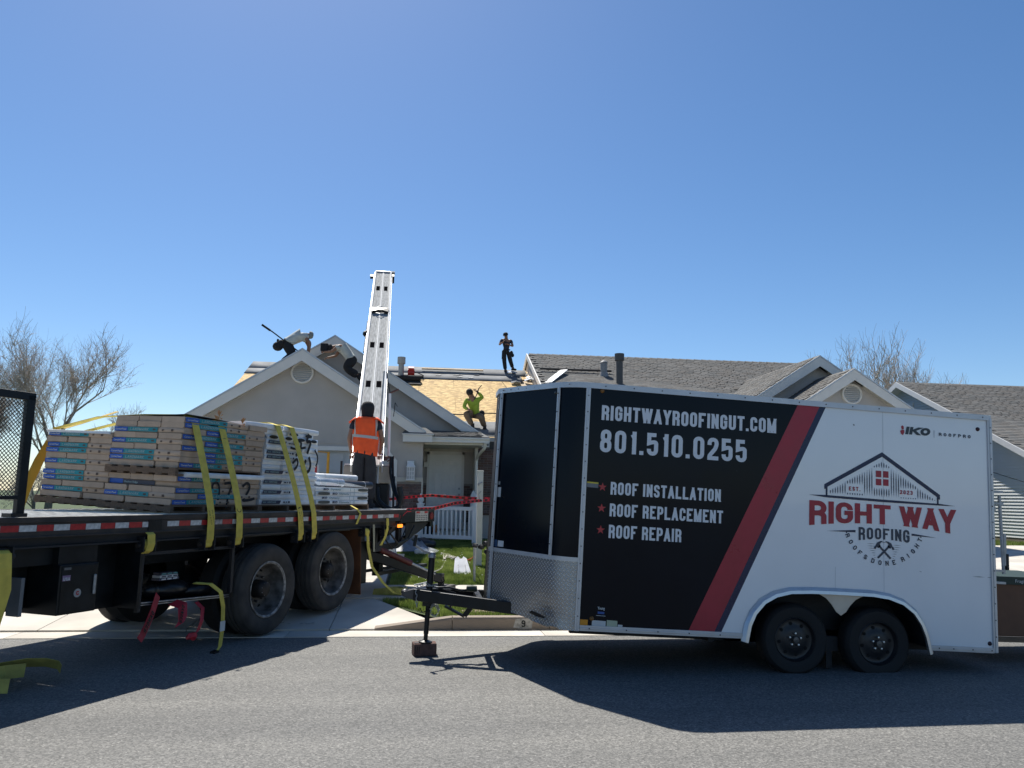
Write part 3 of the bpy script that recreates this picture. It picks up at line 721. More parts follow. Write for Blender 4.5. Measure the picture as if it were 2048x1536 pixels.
# shingles
SHE=.142
shm=[]
for s_ in SHN:
    mb=MB(); mb.add([(-.148,0,.012),(.148,0,.012),(.148,SHE*1.25,.001),(-.148,SHE*1.25,.001),(-.148,0,0),(.148,0,0)],[(0,1,2,3),(4,5,1,0),(4,0,3),(5,2,1)])
    shm.append(mb.mesh('shingle',s_))
def shingle_field(owner,base,o,u,v,Lu,Lv,clip=None,nparts=0,name='shingles',skipu=0):
    """o: eave corner, u along the eave, v up the slope"""
    u=Vector(u).normalized(); v=Vector(v).normalized(); n=u.cross(v)
    if n.z<0: n=-n
    rot=Matrix((u,v,n)).transposed(); items=[]
    rows=int(Lv/SHE)
    for j in range(rows):
        off=[0,.17,.08,.22][j%4]
        for i in range(-1,int(Lu/.3)+1):
            uu=i*.3+off+.15; vv=j*SHE
            if uu<.15 or uu>Lu-.15: continue
            if clip and not clip(uu,vv): continue
            p=Vector(o)+u*uu+v*vv+n*.006
            items.append((( p-Vector((0,0,EYE))).length,p))
    items.sort(key=lambda t:t[0])
    eul=rot.to_euler()
    for d,p in items[:nparts]:
        ob=link('shingle',rnd.choice(shm),owner,p-base,eul)
    mb=MB()
    for d,p in items[nparts:]:
        k=rnd.randrange(3); lx=rnd.uniform(.125,.148); lz=rnd.uniform(.008,.016)
        vs=[p-base+rot@Vector(q) for q in((-lx,0,lz),(lx,0,lz),(lx,SHE*1.25,.001),(-lx,SHE*1.25,.001),(-lx,0,0),(lx,0,0))]
        mb.add(vs,[(0,1,2,3),(4,5,1,0)],k)
    if mb.v:
        ob=mb.build(name,SHN,owner); ob['kind']='stuff'
def vis_clip_main(x0):
    def f(uu,vv):
        x=x0+uu
        y=22.1+vv*cs; z=RZ2-MS*(RY-y)
        if y<24.3: return False
        # hidden below the two front gables
        if z<5.90-SL*abs(x-11.63) : return False
        return True
    return f
L_=(RY-22.1)/cs
shingle_field(house,HB,(3.9,22.1,RZ2-MS*(RY-22.1)),(1,0,0),(0,cs,sn),11.3,L_,vis_clip_main(3.9),280,'shingle_courses')
# slopes of the right half's gables
gl=math.sqrt(1+SL*SL)
def gslope(ax,az,yf,xe,yb,side):
    Lv=abs(xe-ax)*gl
    if side<0: shingle_field(house,HB,(xe,yb,az-SL*abs(xe-ax)+.04),(0,-1,0),(1/gl,0,SL/gl),yb-yf-.02,Lv,lambda a,b:(RZ2-MS*(RY-(yb-a)))<az-SL*abs(xe-ax)+b*SL/gl+.15,0,'shingle_courses')
gslope(11.63,5.90,21.3,7.5,26.8,-1); gslope(11.75,5.25,19.7,8.55,22.4,-1)
cap=MB()
for i in range(38):
    x=3.95+i*.3; cap.add([(x,RY-.12,RZ2-.03),(x+.3,RY-.12,RZ2-.04),(x+.3,RY,RZ2+.02),(x,RY,RZ2+.035),(x,RY+.12,RZ2-.03),(x+.3,RY+.12,RZ2-.04)],[(0,1,2,3),(3,2,5,4)],i%3)
cap.v=[(x-HB.x,y-HB.y,z-HB.z) for x,y,z in cap.v]; o=cap.build('ridge_cap',SHN,house); o['kind']='stuff'
# porch shingles
shingle_field(house,HB,(.0,19.84,3.148),(1,0,0),(0,1,.163),1.6,1.7,None,0,'porch_shingles')
# flues and vents through the roof
def flue(name,x,y,zb,zt,r,cap=True,m=None):
    mb=MB().tube([(x,y,zb-.1),(x,y,zt)],r,16)
    if cap: mb.lathe([(r,zt-.24),(r*1.45,zt-.24),(r*1.45,zt),(0.001,zt+.012)],(x,y,0),'z',16)
    return hp(mb,name,m or mat('grey_flue',(.15,.15,.155),.6,.3),smooth=40)
flue('flue_pipe',-.88,27.65,5.78,6.56,.10,m=mat('pale_flue',(.32,.32,.31),.5,.3))
flue('flue_pipe',6.67,25.7,5.5,6.60,.115,m=mat('dark_flue',(.07,.07,.07),.6))
mb=MB().tube([(6.33,26.6,5.9),(6.33,26.6,6.42)],.12,14); mb.lathe([(.15,6.42),(.13,6.46),(.001,6.53)],(6.33,26.6,0),'z',14); mb.lathe([(.2,5.86),(.13,6.08)],(6.33,26.6,0),'z',14)
hp(mb,'vent_pipe',mat('lead_vent',(.26,.26,.26),.6),smooth=40)

# white sided neighbour
NB=Vector((18,24.5,.5))
nh=empty('house',NB,label='white sided house with a grey shingle roof at the right edge',cat='house')
def np_(mb,name,m,**k):
    mb.v=[(x-NB.x,y-NB.y,z-NB.z) for x,y,z in mb.v]; return mb.build(name,m,nh,**k)
NS=.49
def nroofz(y): return 6.15-NS*abs(y-27)
np_(MB().prism([(18.12,20.9,.0),(18.12,33.1,.0),(18.12,33.1,2.97),(18.12,27,5.95),(18.12,20.9,2.97)],(.1,0,0)),'end_wall',SIDE)
z=.62
while z<5.9:
    ya=20.9; yb=33.1
    if z>2.9: w_=(5.95-z)/NS; ya=27-w_; yb=27+w_
    if yb-ya>.1:
        mb=MB().add([(18.115,ya,z+.105),(18.115,yb,z+.105),(18.09,yb,z),(18.09,ya,z),(18.118,ya,z),(18.118,yb,z)],[(0,1,2,3),(3,2,5,4)])
        np_(mb,'siding_plank',SIDE)
    z+=.1
np_(MB().box(18.10,18.2,20.85,33.1,.0,.62),'foundation',CURBM)
np_(MB().box(18.07,18.15,20.82,20.94,.6,3.0),'corner_trim',TRIM)
np_(MB().box(18.2,30,20.9,21.0,0,3.0),'front_wall',SIDE)
for ya,yb in((20.4,27),(27,33.6)):
    np_(MB().prism([(17.72,ya,nroofz(ya)),(17.72,yb,nroofz(yb)),(17.72,yb,nroofz(yb)-.2),(17.72,ya,nroofz(ya)-.2)],(.035,0,0)),'rake_board',VINYL)
    np_(MB().prism([(17.755,ya,nroofz(ya)+.01),(17.755,yb,nroofz(yb)+.01),(17.755,yb,nroofz(yb)-.06),(17.755,ya,nroofz(ya)-.06)],(13,0,0)),'roof_deck',SHN[1])
    np_(MB().prism([(17.76,ya,nroofz(ya)-.17),(17.76,yb,nroofz(yb)-.17),(17.76,yb,nroofz(yb)-.19),(17.76,ya,nroofz(ya)-.19)],(.35,0,0)),'soffit',VINYL)
for y in(26.75,27.25):
    v=MB().box(18.06,18.10,y-.2,y+.2,4.7,5.32); o=np_(v,'shuttered_vent',VINYL)
    for i in range(9):
        m_=MB().add([(18.055,y-.15,4.76+i*.06),(18.055,y+.15,4.76+i*.06),(18.035,y+.15,4.73+i*.06),(18.035,y-.15,4.73+i*.06)],[(0,1,2,3)]); m_.v=[(a-NB.x,b-NB.y,c-NB.z) for a,b,c in m_.v]; m_.build('louvre',TRIM,o)
ns=math.sqrt(1+NS*NS)
shingle_field(nh,NB,(17.76,20.4,nroofz(20.4)+.01),(1,0,0),(0,1/ns,NS/ns),9.5,6.6*ns,lambda a,b:True,280,'shingle_courses')
# overhead service cable
cb_=MB().tube([(15.0,19.8,2.7),(18.0,18.4,1.5),(20.6,17.0,.6)],.008,5).build('cable',BLK,base=(15,19.8,2.7)); tag(cb_,'thin black cable slanting across the white siding','cable')

# ------------------------------------------------------------------ trees
def tree(name,base,h,label,seed,lean=0.,spread=.55,levels=5,trunk=.16,split=.22,up=.25,density=1.,buds=False,group=None):
    r=random.Random(seed); root=empty(name,base,label=label,cat='tree',group=group)
    tr=MB(); tw=MB()
    def grow(p,d,L,rad,lv):
        segs=3 if lv<3 else 2; pts=[p]; q=p
        for i in range(segs):
            d=(d+Vector((r.uniform(-1,1),r.uniform(-1,1),r.uniform(-.3,1)*up))*(.16+.05*lv)).normalized(); q=q+d*L/segs; pts.append(q)
        r1=rad*.62; rs=[rad+(r1-rad)*i/segs for i in range(segs+1)]
        (tr if lv<2 else tw).tube(pts,rs,7 if lv<2 else (4 if lv<3 else 3),0,caps=False)
        if lv>=levels: return
        nc=(3 if lv else 4)+(1 if r.random()<.5*density else 0)
        for k in range(nc):
            t=r.uniform(.35,1.) if k else 1.
            j=min(segs-1,int(t*segs)); b=pts[j].lerp(pts[j+1],t*segs-j)
            a=r.uniform(0,6.283); s_=spread*(.5 if k==0 else 1)*r.uniform(.6,1.25)
            side=d.orthogonal().normalized(); side.rotate(Matrix.Rotation(a,3,d)); nd_=(d+side*s_+Vector((0,0,up*.35))).normalized()
            grow(b,nd_,L*r.uniform(.62,.86),rad*(.62 if k==0 else .45),lv+1)
        if lv>=2:
            for k in range(int(3*density)):
                t=r.random(); b=pts[0].lerp(pts[-1],t); s_=Vector((r.uniform(-1,1),r.uniform(-1,1),r.uniform(.2,1.2))).normalized()
                tw.tube([b,b+s_*L*.35],[.009,.005],3,0,caps=False)
    grow(Vector((0,0,0)),Vector((lean,0,1)).normalized(),h*split,trunk,0)
    tr.build('trunk',BARK,root,smooth=60)
    o=tw.build('crown',TWIG,root); return root
tree('bare_tree',(-19.3,43,.4),9.5,'large bare tree with rounded crown nearest the stacked shingle bundles',11,lean=.06,spread=.52,levels=6,trunk=.20,split=.36,up=.5,density=1.5,group='bare trees behind the truck')
tree('bare_tree',(-22.4,42,.4),7.1,'lower bare tree cut by the left edge behind the mesh gate',5,lean=-.02,spread=.52,levels=6,trunk=.16,split=.33,up=.4,density=1.3,group='bare trees behind the truck')
tree('bare_tree',(-17.4,46,.4),8.2,'smaller leafless tree low beside the first shingle stack',8,lean=.1,spread=.6,levels=5,trunk=.12,split=.28,density=1.3,group='bare trees behind the truck')
tree('bare_tree',(-20.6,38,.4),4.6,'thicket of leafless brush low behind the mesh gate',21,spread=.9,levels=5,trunk=.09,split=.22,density=1.6,group='bare trees behind the truck')
tree('bare_tree',(-17.2,37,.4),4.2,'low twiggy brush behind the yellow load strap',25,spread=.9,levels=5,trunk=.08,split=.22,density=1.6,group='bare trees behind the truck')
tree('bare_tree',(27.2,44,1.0),9.6,'leafless tree with upright shoots directly above the left gable peak of the right roofs',33,lean=.0,spread=.5,levels=5,trunk=.16,split=.38,up=.9,density=1.5)
tree('bare_tree',(31.2,45,1.0),10.4,'bare tree with upright budding branches above the right roofs',14,lean=.0,spread=.50,levels=5,trunk=.2,split=.36,up=.8,density=1.5)

# ------------------------------------------------------------------ enclosed trailer
TL=empty('cargo_trailer',(3.95,8.26,0),(0,.05,0),label='enclosed two axle cargo trailer with navy, red and white roofing company graphics',cat='trailer')
YN=-1.05; ZB=.318; ZT=2.57; XF=-2.49; XR=1.66
# side outline with wheel opening
def arch(cx,r,a0,a1,n,cz=.28): return [(cx+r*math.cos(R(a0+(a1-a0)*i/n)),cz+r*math.sin(R(a0+(a1-a0)*i/n))) for i in range(n+1)]
Wf=[(-.90,ZB),(-.885,.42),(-.835,.535),(-.74,.645),(-.62,.715),(-.47,.755),(-.26,.768),(0,.771),(.36,.771),(.53,.752),(.68,.705),(.80,.62),(.88,.51),(.925,.40),(.955,ZB-.03)]
side=[(XF,ZB),]+Wf+[(XR,ZB-.03),(XR,ZT-.015),(XF,ZT)]
def side_mesh(y,th,poly,name,m,par=TL): return MB().prism([(a,y,b) for a,b in poly],(0,th,0)).build(name,m,par)
side_mesh(YN,.02,side,'side_panel',WHITE)
side_mesh(1.03,.02,side,'side_panel',WHITE)
# nose plan (x,y): corner, V, flat tip
plan=[(XF,YN),(-2.60,-1.035),(-2.69,-.99),(-2.76,-.93),(-3.285,-.16),(-3.285,.16),(-2.76,.93),(-2.69,.99),(-2.60,1.035),(XF,1.05)]
def wall(pts,z0,z1,name,m,uvs=False):
    mb=MB()
    for (x,y) in pts: mb.v+=[(x,y,z0),(x,y,z1)]
    for i in range(len(pts)-1): mb.f.append((2*i,2*i+2,2*i+3,2*i+1)); mb.m.append(0)
    o=mb.build(name,m,TL,smooth=35)
    if uvs:
        me=o.data; uv=me.uv_layers.new(name='UVMap'); d=[0]
        for i in range(1,len(pts)): d.append(d[-1]+math.dist(pts[i],pts[i-1]))
        for lp in me.loops:
            vi=lp.vertex_index; uv.data[lp.index].uv=(d[vi//2],me.vertices[vi].co.z)
    return o
wall(plan[0:4],.90,ZT,'corner_panel',DARK); wall(plan[3:5],.90,ZT,'nose_panel',DARK); wall(plan[4:6],ZB,ZT,'nose_cap',BLK)
wall(plan[5:7],.90,ZT,'nose_panel',DARK); wall(plan[6:],.90,ZT,'corner_panel',DARK)
def off(pts,d):
    out=[]
    for i,p in enumerate(pts):
        a=Vector(pts[max(i-1,0)]);b=Vector(pts[min(i+1,len(pts)-1)]); t=(b-a).normalized(); nn=Vector((t.y,-t.x))
        if (Vector(p)+nn*d).length<Vector(p).length: nn=-nn
        out.append((p[0]+nn.x*d,p[1]+nn.y*d))
    return out
gp=off(plan[0:5],.006)
# stone guard follows the dented lower edge
mb=MB(); N=26; pts=[]
tot=[0]
for i in range(1,5): tot.append(tot[-1]+math.dist(gp[i],gp[i-1]))
r5=random.Random(4)
gpu=[]
for i in range(N+1):
    s_=tot[-1]*i/N; k=max(j for j in range(4) if tot[j]<=s_+1e-9); f=(s_-tot[k])/(tot[k+1]-tot[k])
    x=gp[k][0]+(gp[k+1][0]-gp[k][0])*f; y=gp[k][1]+(gp[k+1][1]-gp[k][1])*f; gpu.append((x,y,s_))
def gbot(s_):
    z=.285
    if s_>.30: z=.285+.06*math.sin((s_-.3)*2.6)**2
    if .22<s_<.30: z=.30
    return z
M_=10
for i,(x,y,s_) in enumerate(gpu):
    for j in range(M_+1):
        z=gbot(s_)+(.925-gbot(s_))*j/M_; d=0
        q=((s_-.42)/.26)**2+((z-.40)/.20)**2; d=.055*math.exp(-q*1.6)*(1+.35*math.sin(s_*38)*math.sin(z*33))+.02*math.exp(-((s_-.62)/.12)**2-((z-.33)/.1)**2)
        d+=r5.uniform(-.0035,.0035)*(1 if z<.62 else .3)
        mb.v.append((x+d*.62,y+d*.6,z))
for i in range(N):
    for j in range(M_): a=i*(M_+1)+j; mb.f.append((a,a+M_+1,a+M_+2,a+1)); mb.m.append(0)
o=mb.build('stone_guard',M_PLATE,TL,smooth=60); uv=o.data.uv_layers.new(name='UVMap')
for lp in o.data.loops:
    vi=lp.vertex_index; uv.data[lp.index].uv=(gpu[vi//(M_+1)][2],o.data.vertices[vi].co.z)
dh=MB(); dh.prism([(-2.90,-.815,.415),(-2.84,-.90,.40),(-2.80,-.955,.385),(-2.80,-.955,.37),(-2.86,-.87,.372),(-2.92,-.78,.395)],(-.012,-.01,0)); dh.build('tear_hole',BLK,TL)
wall(off([p for p in reversed(plan[5:])],.006),.285,.925,'stone_guard',M_PLATE,True)
# trims
def trimwall(pts,z0,z1,d,name='trim'):
    return wall(off(pts,d),z0,z1,name,ALUW)
def band(pts,z0,z1,d,name):
    P=off(pts,d); mb=MB(); n=len(P)
    for (x,y),(a,b) in zip(P,pts): mb.v+=[(x,y,z0),(x,y,z1),(a,b,z1),(a,b,z0)]
    for i in range(n-1):
        for a,b in((0,1),(1,2),(3,0)): mb.f.append((4*i+a,4*i+4+a,4*i+4+b,4*i+b)); mb.m.append(0)
    return mb.build(name,ALUW,TL,smooth=35)
full=plan+[(XR,1.05)]; nearp=[(XR,YN)]+plan[:5]
top=[(XR,YN)]+plan+[(XR,1.05)]
band(top,ZT-.022,ZT+.032,.018,'top_rail')
band(plan[0:5],.905,.945,.016,'guard_trim')
def vtrim(x,y,w,z0,z1,dx=1,dy=0,m=ALUW,proud=.014):
    L=math.hypot(dx,dy); dx/=L; dy/=L; nx,ny=dy,-dx
    mb=MB(); a=Vector((x-dx*w/2,y-dy*w/2,0)); b=Vector((x+dx*w/2,y+dy*w/2,0)); n_=Vector((nx,ny,0))*proud
    mb.prism([a+Vector((0,0,z0)),b+Vector((0,0,z0)),b+n_+Vector((0,0,z0)),a+n_+Vector((0,0,z0))],(0,0,z1-z0))
    mb.prism([a*.65+b*.35+n_+Vector((0,0,z0)),a*.35+b*.65+n_+Vector((0,0,z0)),a*.4+b*.6+n_*1.5+Vector((0,0,z0)),a*.6+b*.4+n_*1.5+Vector((0,0,z0))],(0,0,z1-z0))
    return mb.build('corner_post',m,TL,bevel=.003)
vtrim(-2.515,YN-.002,.045,.285,ZT-.02)
vtrim(-2.775,-.925,.035,.94,ZT-.02,.52,-.77)
vtrim(-3.262,-.215,.04,.33,ZT-.02,.52,-.77)
vtrim(XR-.012,YN,.05,ZB-.05,ZT+.0)
vtrim(XR-.012,1.05,.05,ZB-.05,ZT+.0,-1,0)
def rail(x0,x1,z0,z1): return MB().box(x0,x1,YN-.012,YN,z0,z1).box(x0,x1,YN-.018,YN-.012,z0+(z1-z0)*.35,z0+(z1-z0)*.65).build('bottom_rail',ALUW,TL,bevel=.002)
rail(XF-.0,-.905,ZB-.03,ZB+.022); rail(.965,XR-.03,ZB-.055,ZB-.005)
# screws along rails
sc=MB()
for i in range(15):
    x=-2.35+i*.28; sc.lathe([(0,-.004),(.007,-.002),(.007,0)],(x,YN-.0185,ZT+.006),'y',6)
for x in(-2.40,-2.05,-1.75,-1.45,-1.15,1.05,1.2,1.4,1.6): sc.lathe([(0,-.004),(.007,-.002),(.007,0)],(x,YN-.0185,ZB-.004-(.025 if x>0 else 0)),'y',6)
for i in range(14):
    z=.42+i*.158
    for x in(-2.515,XR-.012): sc.lathe([(0,-.006),(.007,-.003),(.007,0)],(x,YN-.0195,z),'y',6)
for i in range(9):
    z=1.05+i*.18; sc.ball((-3.273,-.234,z),.007,6); sc.ball((-2.792,-.938,z),.007,6)
for i in range(9): t=i/8; sc.ball((-2.70-.56*t,-1.02+.80*t-.01,ZT+.006),.007,6)
sc.build('screws',mat('screw_heads',(.08,.08,.085),.5,.6),TL)
# roof: shallow crown
rf=MB(); rp=[(XR,YN)]+plan+[(XR,1.05)]; c0=(-1.2,0,ZT+.085)
rf.v=[(x,y,ZT+.03) for x,y in rp]+[(-2.6,0,ZT+.07),(XR,0,ZT+.07)]; n_=len(rp)
for i in range(n_-1):
    rf.f.append((i,i+1,n_ if 0<i<n_-2 else (n_))); rf.m.append(0)
rf.f.append((0,n_,n_+1)); rf.m.append(0); rf.f.append((n_-1,n_+1,n_)); rf.m.append(0)
rf.build('roof',WHITE,TL,smooth=50)
MB().box(XF-.1,XR-.02,-.66,1.02,ZB-.01,ZB+.03).box(XF-.1,-.92,-1.02,-.66,ZB-.01,ZB+.03).box(.98,XR-.02,-1.02,-.66,ZB-.04,ZB).build('floor',BLKM,TL)
wall([(XR-.03,YN+.01),(XR-.03,1.04)],ZB,ZT,'rear_frame',ALUW)
# wheel well linings
mb=MB()
for a,b in zip(Wf[:-1],Wf[1:]): mb.add([(a[0],YN+.01,a[1]),(b[0],YN+.01,b[1]),(b[0],-.66,b[1]),(a[0],-.66,a[1])],[(0,1,2,3)])
mb.add([(-.95,-.66,.2),(1.0,-.66,.2),(1.0,-.66,.8),(-.95,-.66,.8)],[(0,1,2,3)]); mb.build('wheel_well',BLKM,TL)
# fender: bright lip and the centre web between the tyres
ro=[(x,z) for x,z in Wf]; ro[0]=(-.915,.262); ro[-1]=(.965,.235)
def offs(P,d):
    out=[]
    for i,p in enumerate(P):
        a=Vector(P[max(i-1,0)]);b=Vector(P[min(i+1,len(P)-1)]); t=(b-a).normalized(); out.append((p[0]-t.y*d,p[1]+t.x*d))
    return out
o1=offs(ro,.028); i1=offs(ro,-.030)
mb=MB()
n_=len(ro)
for i in range(n_):
    mb.v+=[(o1[i][0],YN-.004,o1[i][1]),(o1[i][0],YN-.012,o1[i][1]),(ro[i][0],YN-.045,ro[i][1]),(i1[i][0],YN-.05,i1[i][1]),(i1[i][0],YN-.02,i1[i][1]-.0)]
for i in range(n_-1):
    for k in range(4): mb.f.append((5*i+k,5*i+5+k,5*i+6+k,5*i+k+1)); mb.m.append(0)
mb.build('fender_lip',ALU,TL,smooth=40)
wb=[(-.23,.745),(.33,.748)]+[(.27,.735),(.20,.70),(.145,.645),(.10,.58),(.05,.545),(.0,.58),(-.045,.645),(-.10,.70),(-.17,.735)]
MB().prism([(a,YN-.012,b) for a,b in wb],(0,.012,0)).build('fender_web',mat('dull_aluminium',(.50,.46,.40),.5,.55,var=.12,scale=5),TL)
# wheels
def trailer_wheel(x):
    w=empty('wheel',(x,-.90,.292)); w.parent=TL
    prof=[(.205,.09),(.235,.10),(.30,.10),(.328,.075),(.333,.05),(.333,-.05),(.328,-.075),(.30,-.10),(.235,-.10),(.205,-.09)]
    MB().lathe([(a,b) for a,b in prof],(0,0,0),'y',40).build('tyre',RUB,w,smooth=40)
    b=MB().lathe([(.205,-.088),(.198,-.095),(.192,-.08),(.185,-.05),(.17,-.045),(.13,-.05),(.105,-.065),(.07,-.07),(.001,-.07)],(0,0,0),'y',36); b.build('rim',mat('black_rim',(.022,.022,.024),.42,.2),w,smooth=35)
    h=MB()
    for k in range(8):
        a=k*math.pi/4+.2; h.lathe([(.001,-.052),(.017,-.052)],(.145*math.cos(a),0,.145*math.sin(a)),'y',10)
    h.build('rim_holes',mat('hole_black',(.002,.002,.002),.9),w)
    for k in range(5):
        a=k*2*math.pi/5+.3; MB().lathe([(0,-.10),(.010,-.098),(.011,-.07)],(.057*math.cos(a),0,.057*math.sin(a)),'y',6).build('lug_nut',mat('chrome_nut',(.6,.6,.6),.3,.8),w)
    MB().lathe([(.001,-.115),(.028,-.112),(.032,-.07)],(0,0,0),'y',14).build('hub_cap',mat('grease_cap',(.10,.10,.10),.4,.6),w,smooth=40)
    MB().tube([(0,.05,0),(0,.9,0)],.04,8).build('axle',BLKM,w)
    return w
trailer_wheel(-.372); trailer_wheel(.472)
for x in(-.372,.472):
    w=empty('wheel',(x,.90,.292)); w.parent=TL
    MB().lathe([(.205,.09),(.30,.10),(.333,.05),(.333,-.05),(.30,-.10),(.205,-.09),(.1,-.03),(.001,-.03)],(0,0,0),'y',28).build('tyre',RUB,w,smooth=40)
MB().box(-.03,.13,-.86,-.80,.18,.32).box(.02,.08,-.84,-.82,.02,.18).build('spring_hanger',BLKM,TL)
MB().box(-2.5,1.6,-.66,-.60,.20,.31).box(-2.5,1.6,.60,.66,.20,.31).box(-1.2,-1.15,-.9,.9,.22,.31).build('frame_rails',BLKM,TL)
# tongue
TG=MB(); TG.bar((-4.02,-.045,.41),(-2.75,-.60,.375),.055,.115); TG.bar((-4.02,.045,.41),(-2.75,.60,.375),.055,.115)
TG.bar((-3.36,-.34,.42),(-3.36,.34,.42),.06,.05); TG.bar((-3.10,-.44,.42),(-3.10,.44,.42),.09,.05)
TG.build('tongue_frame',BLK,TL,bevel=.006)
cp=MB(); cp.prism([(-4.13,-.05,.435),(-4.155,-.05,.40),(-4.13,-.05,.385),(-4.02,-.05,.355),(-3.86,-.05,.345),(-3.86,-.05,.47),(-3.98,-.05,.475)],(0,.10,0)); cp.ball((-4.115,0,.425),.045,10,0,(1,1,.8)); cp.build('coupler',mat('worn_black_metal',(.05,.05,.055),.35,.5,var=.4),TL,smooth=35)
MB().bar((-4.03,-.0,.50),(-3.90,-.0,.535),.03,.012).bar((-3.90,0,.535),(-3.86,0,.50),.03,.012).build('coupler_latch',STEEL,TL)
jk=MB().tube([(-3.868,0,.36),(-3.868,0,.79)],.033,16); jk.tube([(-3.868,0,.02),(-3.868,0,.40)],.026,14); jk.box(-3.93,-3.80,-.05,.05,.30,.37); jk.tube([(-3.868,0,-.06),(-3.868,0,.03)],.022,12); jk.lathe([(.07,-.066),(.07,-.055),(.03,-.04)],(-3.868,0,0.0),'z',16)
jk.build('jack_post',BLK,TL,smooth=40)
MB().lathe([(0,.85),(.03,.845),(.04,.82),(.04,.79),(.03,.785)],(-3.868,0,0),'z',14).bar((-3.868,0,.835),(-3.96,-.06,.845),.02,.012).build('jack_head',STEEL,TL,smooth=40)
MB().tube([(-3.90,-.04,.84),(-3.96,-.06,.855),(-4.06,-.09,.915)],.012,8).build('crank_handle',STEEL,TL)
MB().tube([(-4.06,-.09,.90),(-4.05,-.09,1.01)],.018,8).box(-4.075,-4.03,-.11,-.07,1.01,1.018).build('crank_grip',BLK,TL,bevel=.006)
lp_=Matrix.Rotation(-.05,4,'Y')
def link_ring(mb,c,rot,r=.016,t=.004):
    P=[Vector(c)+rot@Vector((math.cos(a)*r*.75,0,math.sin(a)*r*1.25)) for a in [i*math.pi/4 for i in range(8)]]
    mb.tube(P,t,5,closed=True)
def chain(name,pts,par,m=STEEL,r=.016,t=.004):
    mb=MB(); P=[Vector(p) for p in pts]; d=[0]
    for i in range(1,len(P)): d.append(d[-1]+(P[i]-P[i-1]).length)
    n=int(d[-1]/(r*1.9))
    for k in range(n+1):
        s_=d[-1]*k/max(n,1); i=max(j for j in range(len(P)-1) if d[j]<=s_+1e-9); c=P[i].lerp(P[i+1],(s_-d[i])/(d[i+1]-d[i])); dr=(P[i+1]-P[i]).normalized()
        q=dr.to_track_quat('Z','Y').to_matrix()@Matrix.Rotation((k%2)*math.pi/2+.3,3,'Z'); link_ring(mb,c,q,r,t)
    return mb.build(name,m,par,smooth=60)
chain('safety_chain',[(-3.995,-.075,.50),(-4.0,-.08,.45),(-3.995,-.085,.38),(-3.985,-.085,.31)],TL)
chain('safety_chain',[(-3.98,-.06,.50),(-3.93,-.05,.52),(-3.86,-.06,.51),(-3.80,-.03,.50)],TL)
lp=[(-3.80+.045*math.cos(t)*(1 if i%2 else .8),-.08,.27+.06*math.sin(t)) for i,t in enumerate([k*.7 for k in range(14)])]
chain('hanging_chain',[(-3.83,-.07,.36)]+lp,TL,r=.012,t=.003)
MB().tube([(-3.95,-.05,.28),(-3.93,-.06,.24),(-3.88,-.05,.25),(-3.86,-.04,.30)],.006,6).build('breakaway_cable',BLK,TL)
MB().tube([(-3.80,-.02,.49),(-3.66,-.05,.50),(-3.54,-.06,.475),(-3.45,-.04,.49)],.012,7).tube([(-3.78,.02,.50),(-3.72,.0,.56),(-3.74,.0,.60)],.007,6).tube([(-3.8,.0,.49),(-3.7,-.08,.47),(-3.6,-.12,.455)],.009,6).build('wiring_cable',BLK,TL,smooth=60)
MB().lathe([(0,-.06),(.03,-.055),(.036,0),(.03,.05),(0,.055)],(-3.43,-.04,.50),'x',12).build('plug',mat('dark_green_plug',(.015,.03,.022),.5),TL,smooth=50)
lb=MB(); lb.bar((-3.70,-.14,.325),(-3.50,-.20,.24),.05,.02); lb.bar((-3.50,-.20,.245),(-3.44,-.20,.33),.02,.05); lb.bar((-3.66,-.12,.30),(-3.62,-.14,.345),.03,.012); lb.build('spring_bracket',BLK,TL)
# block under the jack
bb=empty('concrete_block',(.078,8.27,0),(0,0,.12),label='reddish brown split concrete block under the trailer jack foot',cat='block')
BRN=mat('red_concrete_block',(.105,.058,.048),.95,var=.3,scale=20,bump=.6,bscale=60)
MB().prism([(-.115,-.075,0),(.115,-.075,0),(.125,.085,0),(-.125,.085,0)],(0,0,.125)).build('block_body',BRN,bb,bevel=.012)
for a in(-.105,-.085,-.065): MB().box(a-.004,a+.004,-.078,-.07,.03,.10).build('groove',BLK,bb)
MB().box(-.11,-.02,-.05,.0,.124,.13).build('core_recess',BLKM,bb)

# ---- graphics on the near side
D1=.0018
def decal(poly,name,m,d=D1): return MB().add([(a,YN-d,b) for a,b in poly],[tuple(range(len(poly)))]).build(name,m,TL)
zt,zb=ZT-.022,ZB+.022
def sx_(z,xt,xb): return xb+(xt-xb)*(z-.33)/(2.56-.33)
xa=lambda z:sx_(z,-.392,-1.455); xb_=lambda z:sx_(z,-.165,-1.205); xc=lambda z:sx_(z,-.100,-1.137)
decal([(XF,zb),(xa(zb),zb),(xa(zt),zt),(XF,zt)],'dark_graphic',DARK)
decal([(xa(zb),zb),(xb_(zb),zb),(xb_(zt),zt),(xa(zt),zt)],'red_stripe',REDV)
decal([(xb_(zb),zb),(xc(zb),zb),(xc(zt),zt),(xb_(zt),zt)],'navy_stripe',NAVY)
def text(s,h,wr,t,gap,x0,z0,m,name='lettering',width=None,d=.0036,**k):
    mb=MB(); letters(mb,s,h,wr,t,gap,x0=x0,z0=z0,y=YN-d,width=width,**k); return mb.build(name,m,TL)
text('RIGHTWAYROOFINGUT.COM',.143,.47,.0262,.0145,-2.375,2.250,LET,width=1.755)
text('801.510.0255',.218,.47,.0375,.030,-2.378,1.942,LET,width=1.46)
text('ROOF INSTALLATION',.119,.47,.0215,.013,-2.255,1.547,LET,width=1.085)
text('ROOF REPLACEMENT',.121,.47,.0215,.013,-2.255,1.343,LET,width=1.112)
text('ROOF REPAIR',.123,.47,.0215,.013,-2.255,1.142,LET,width=.705)
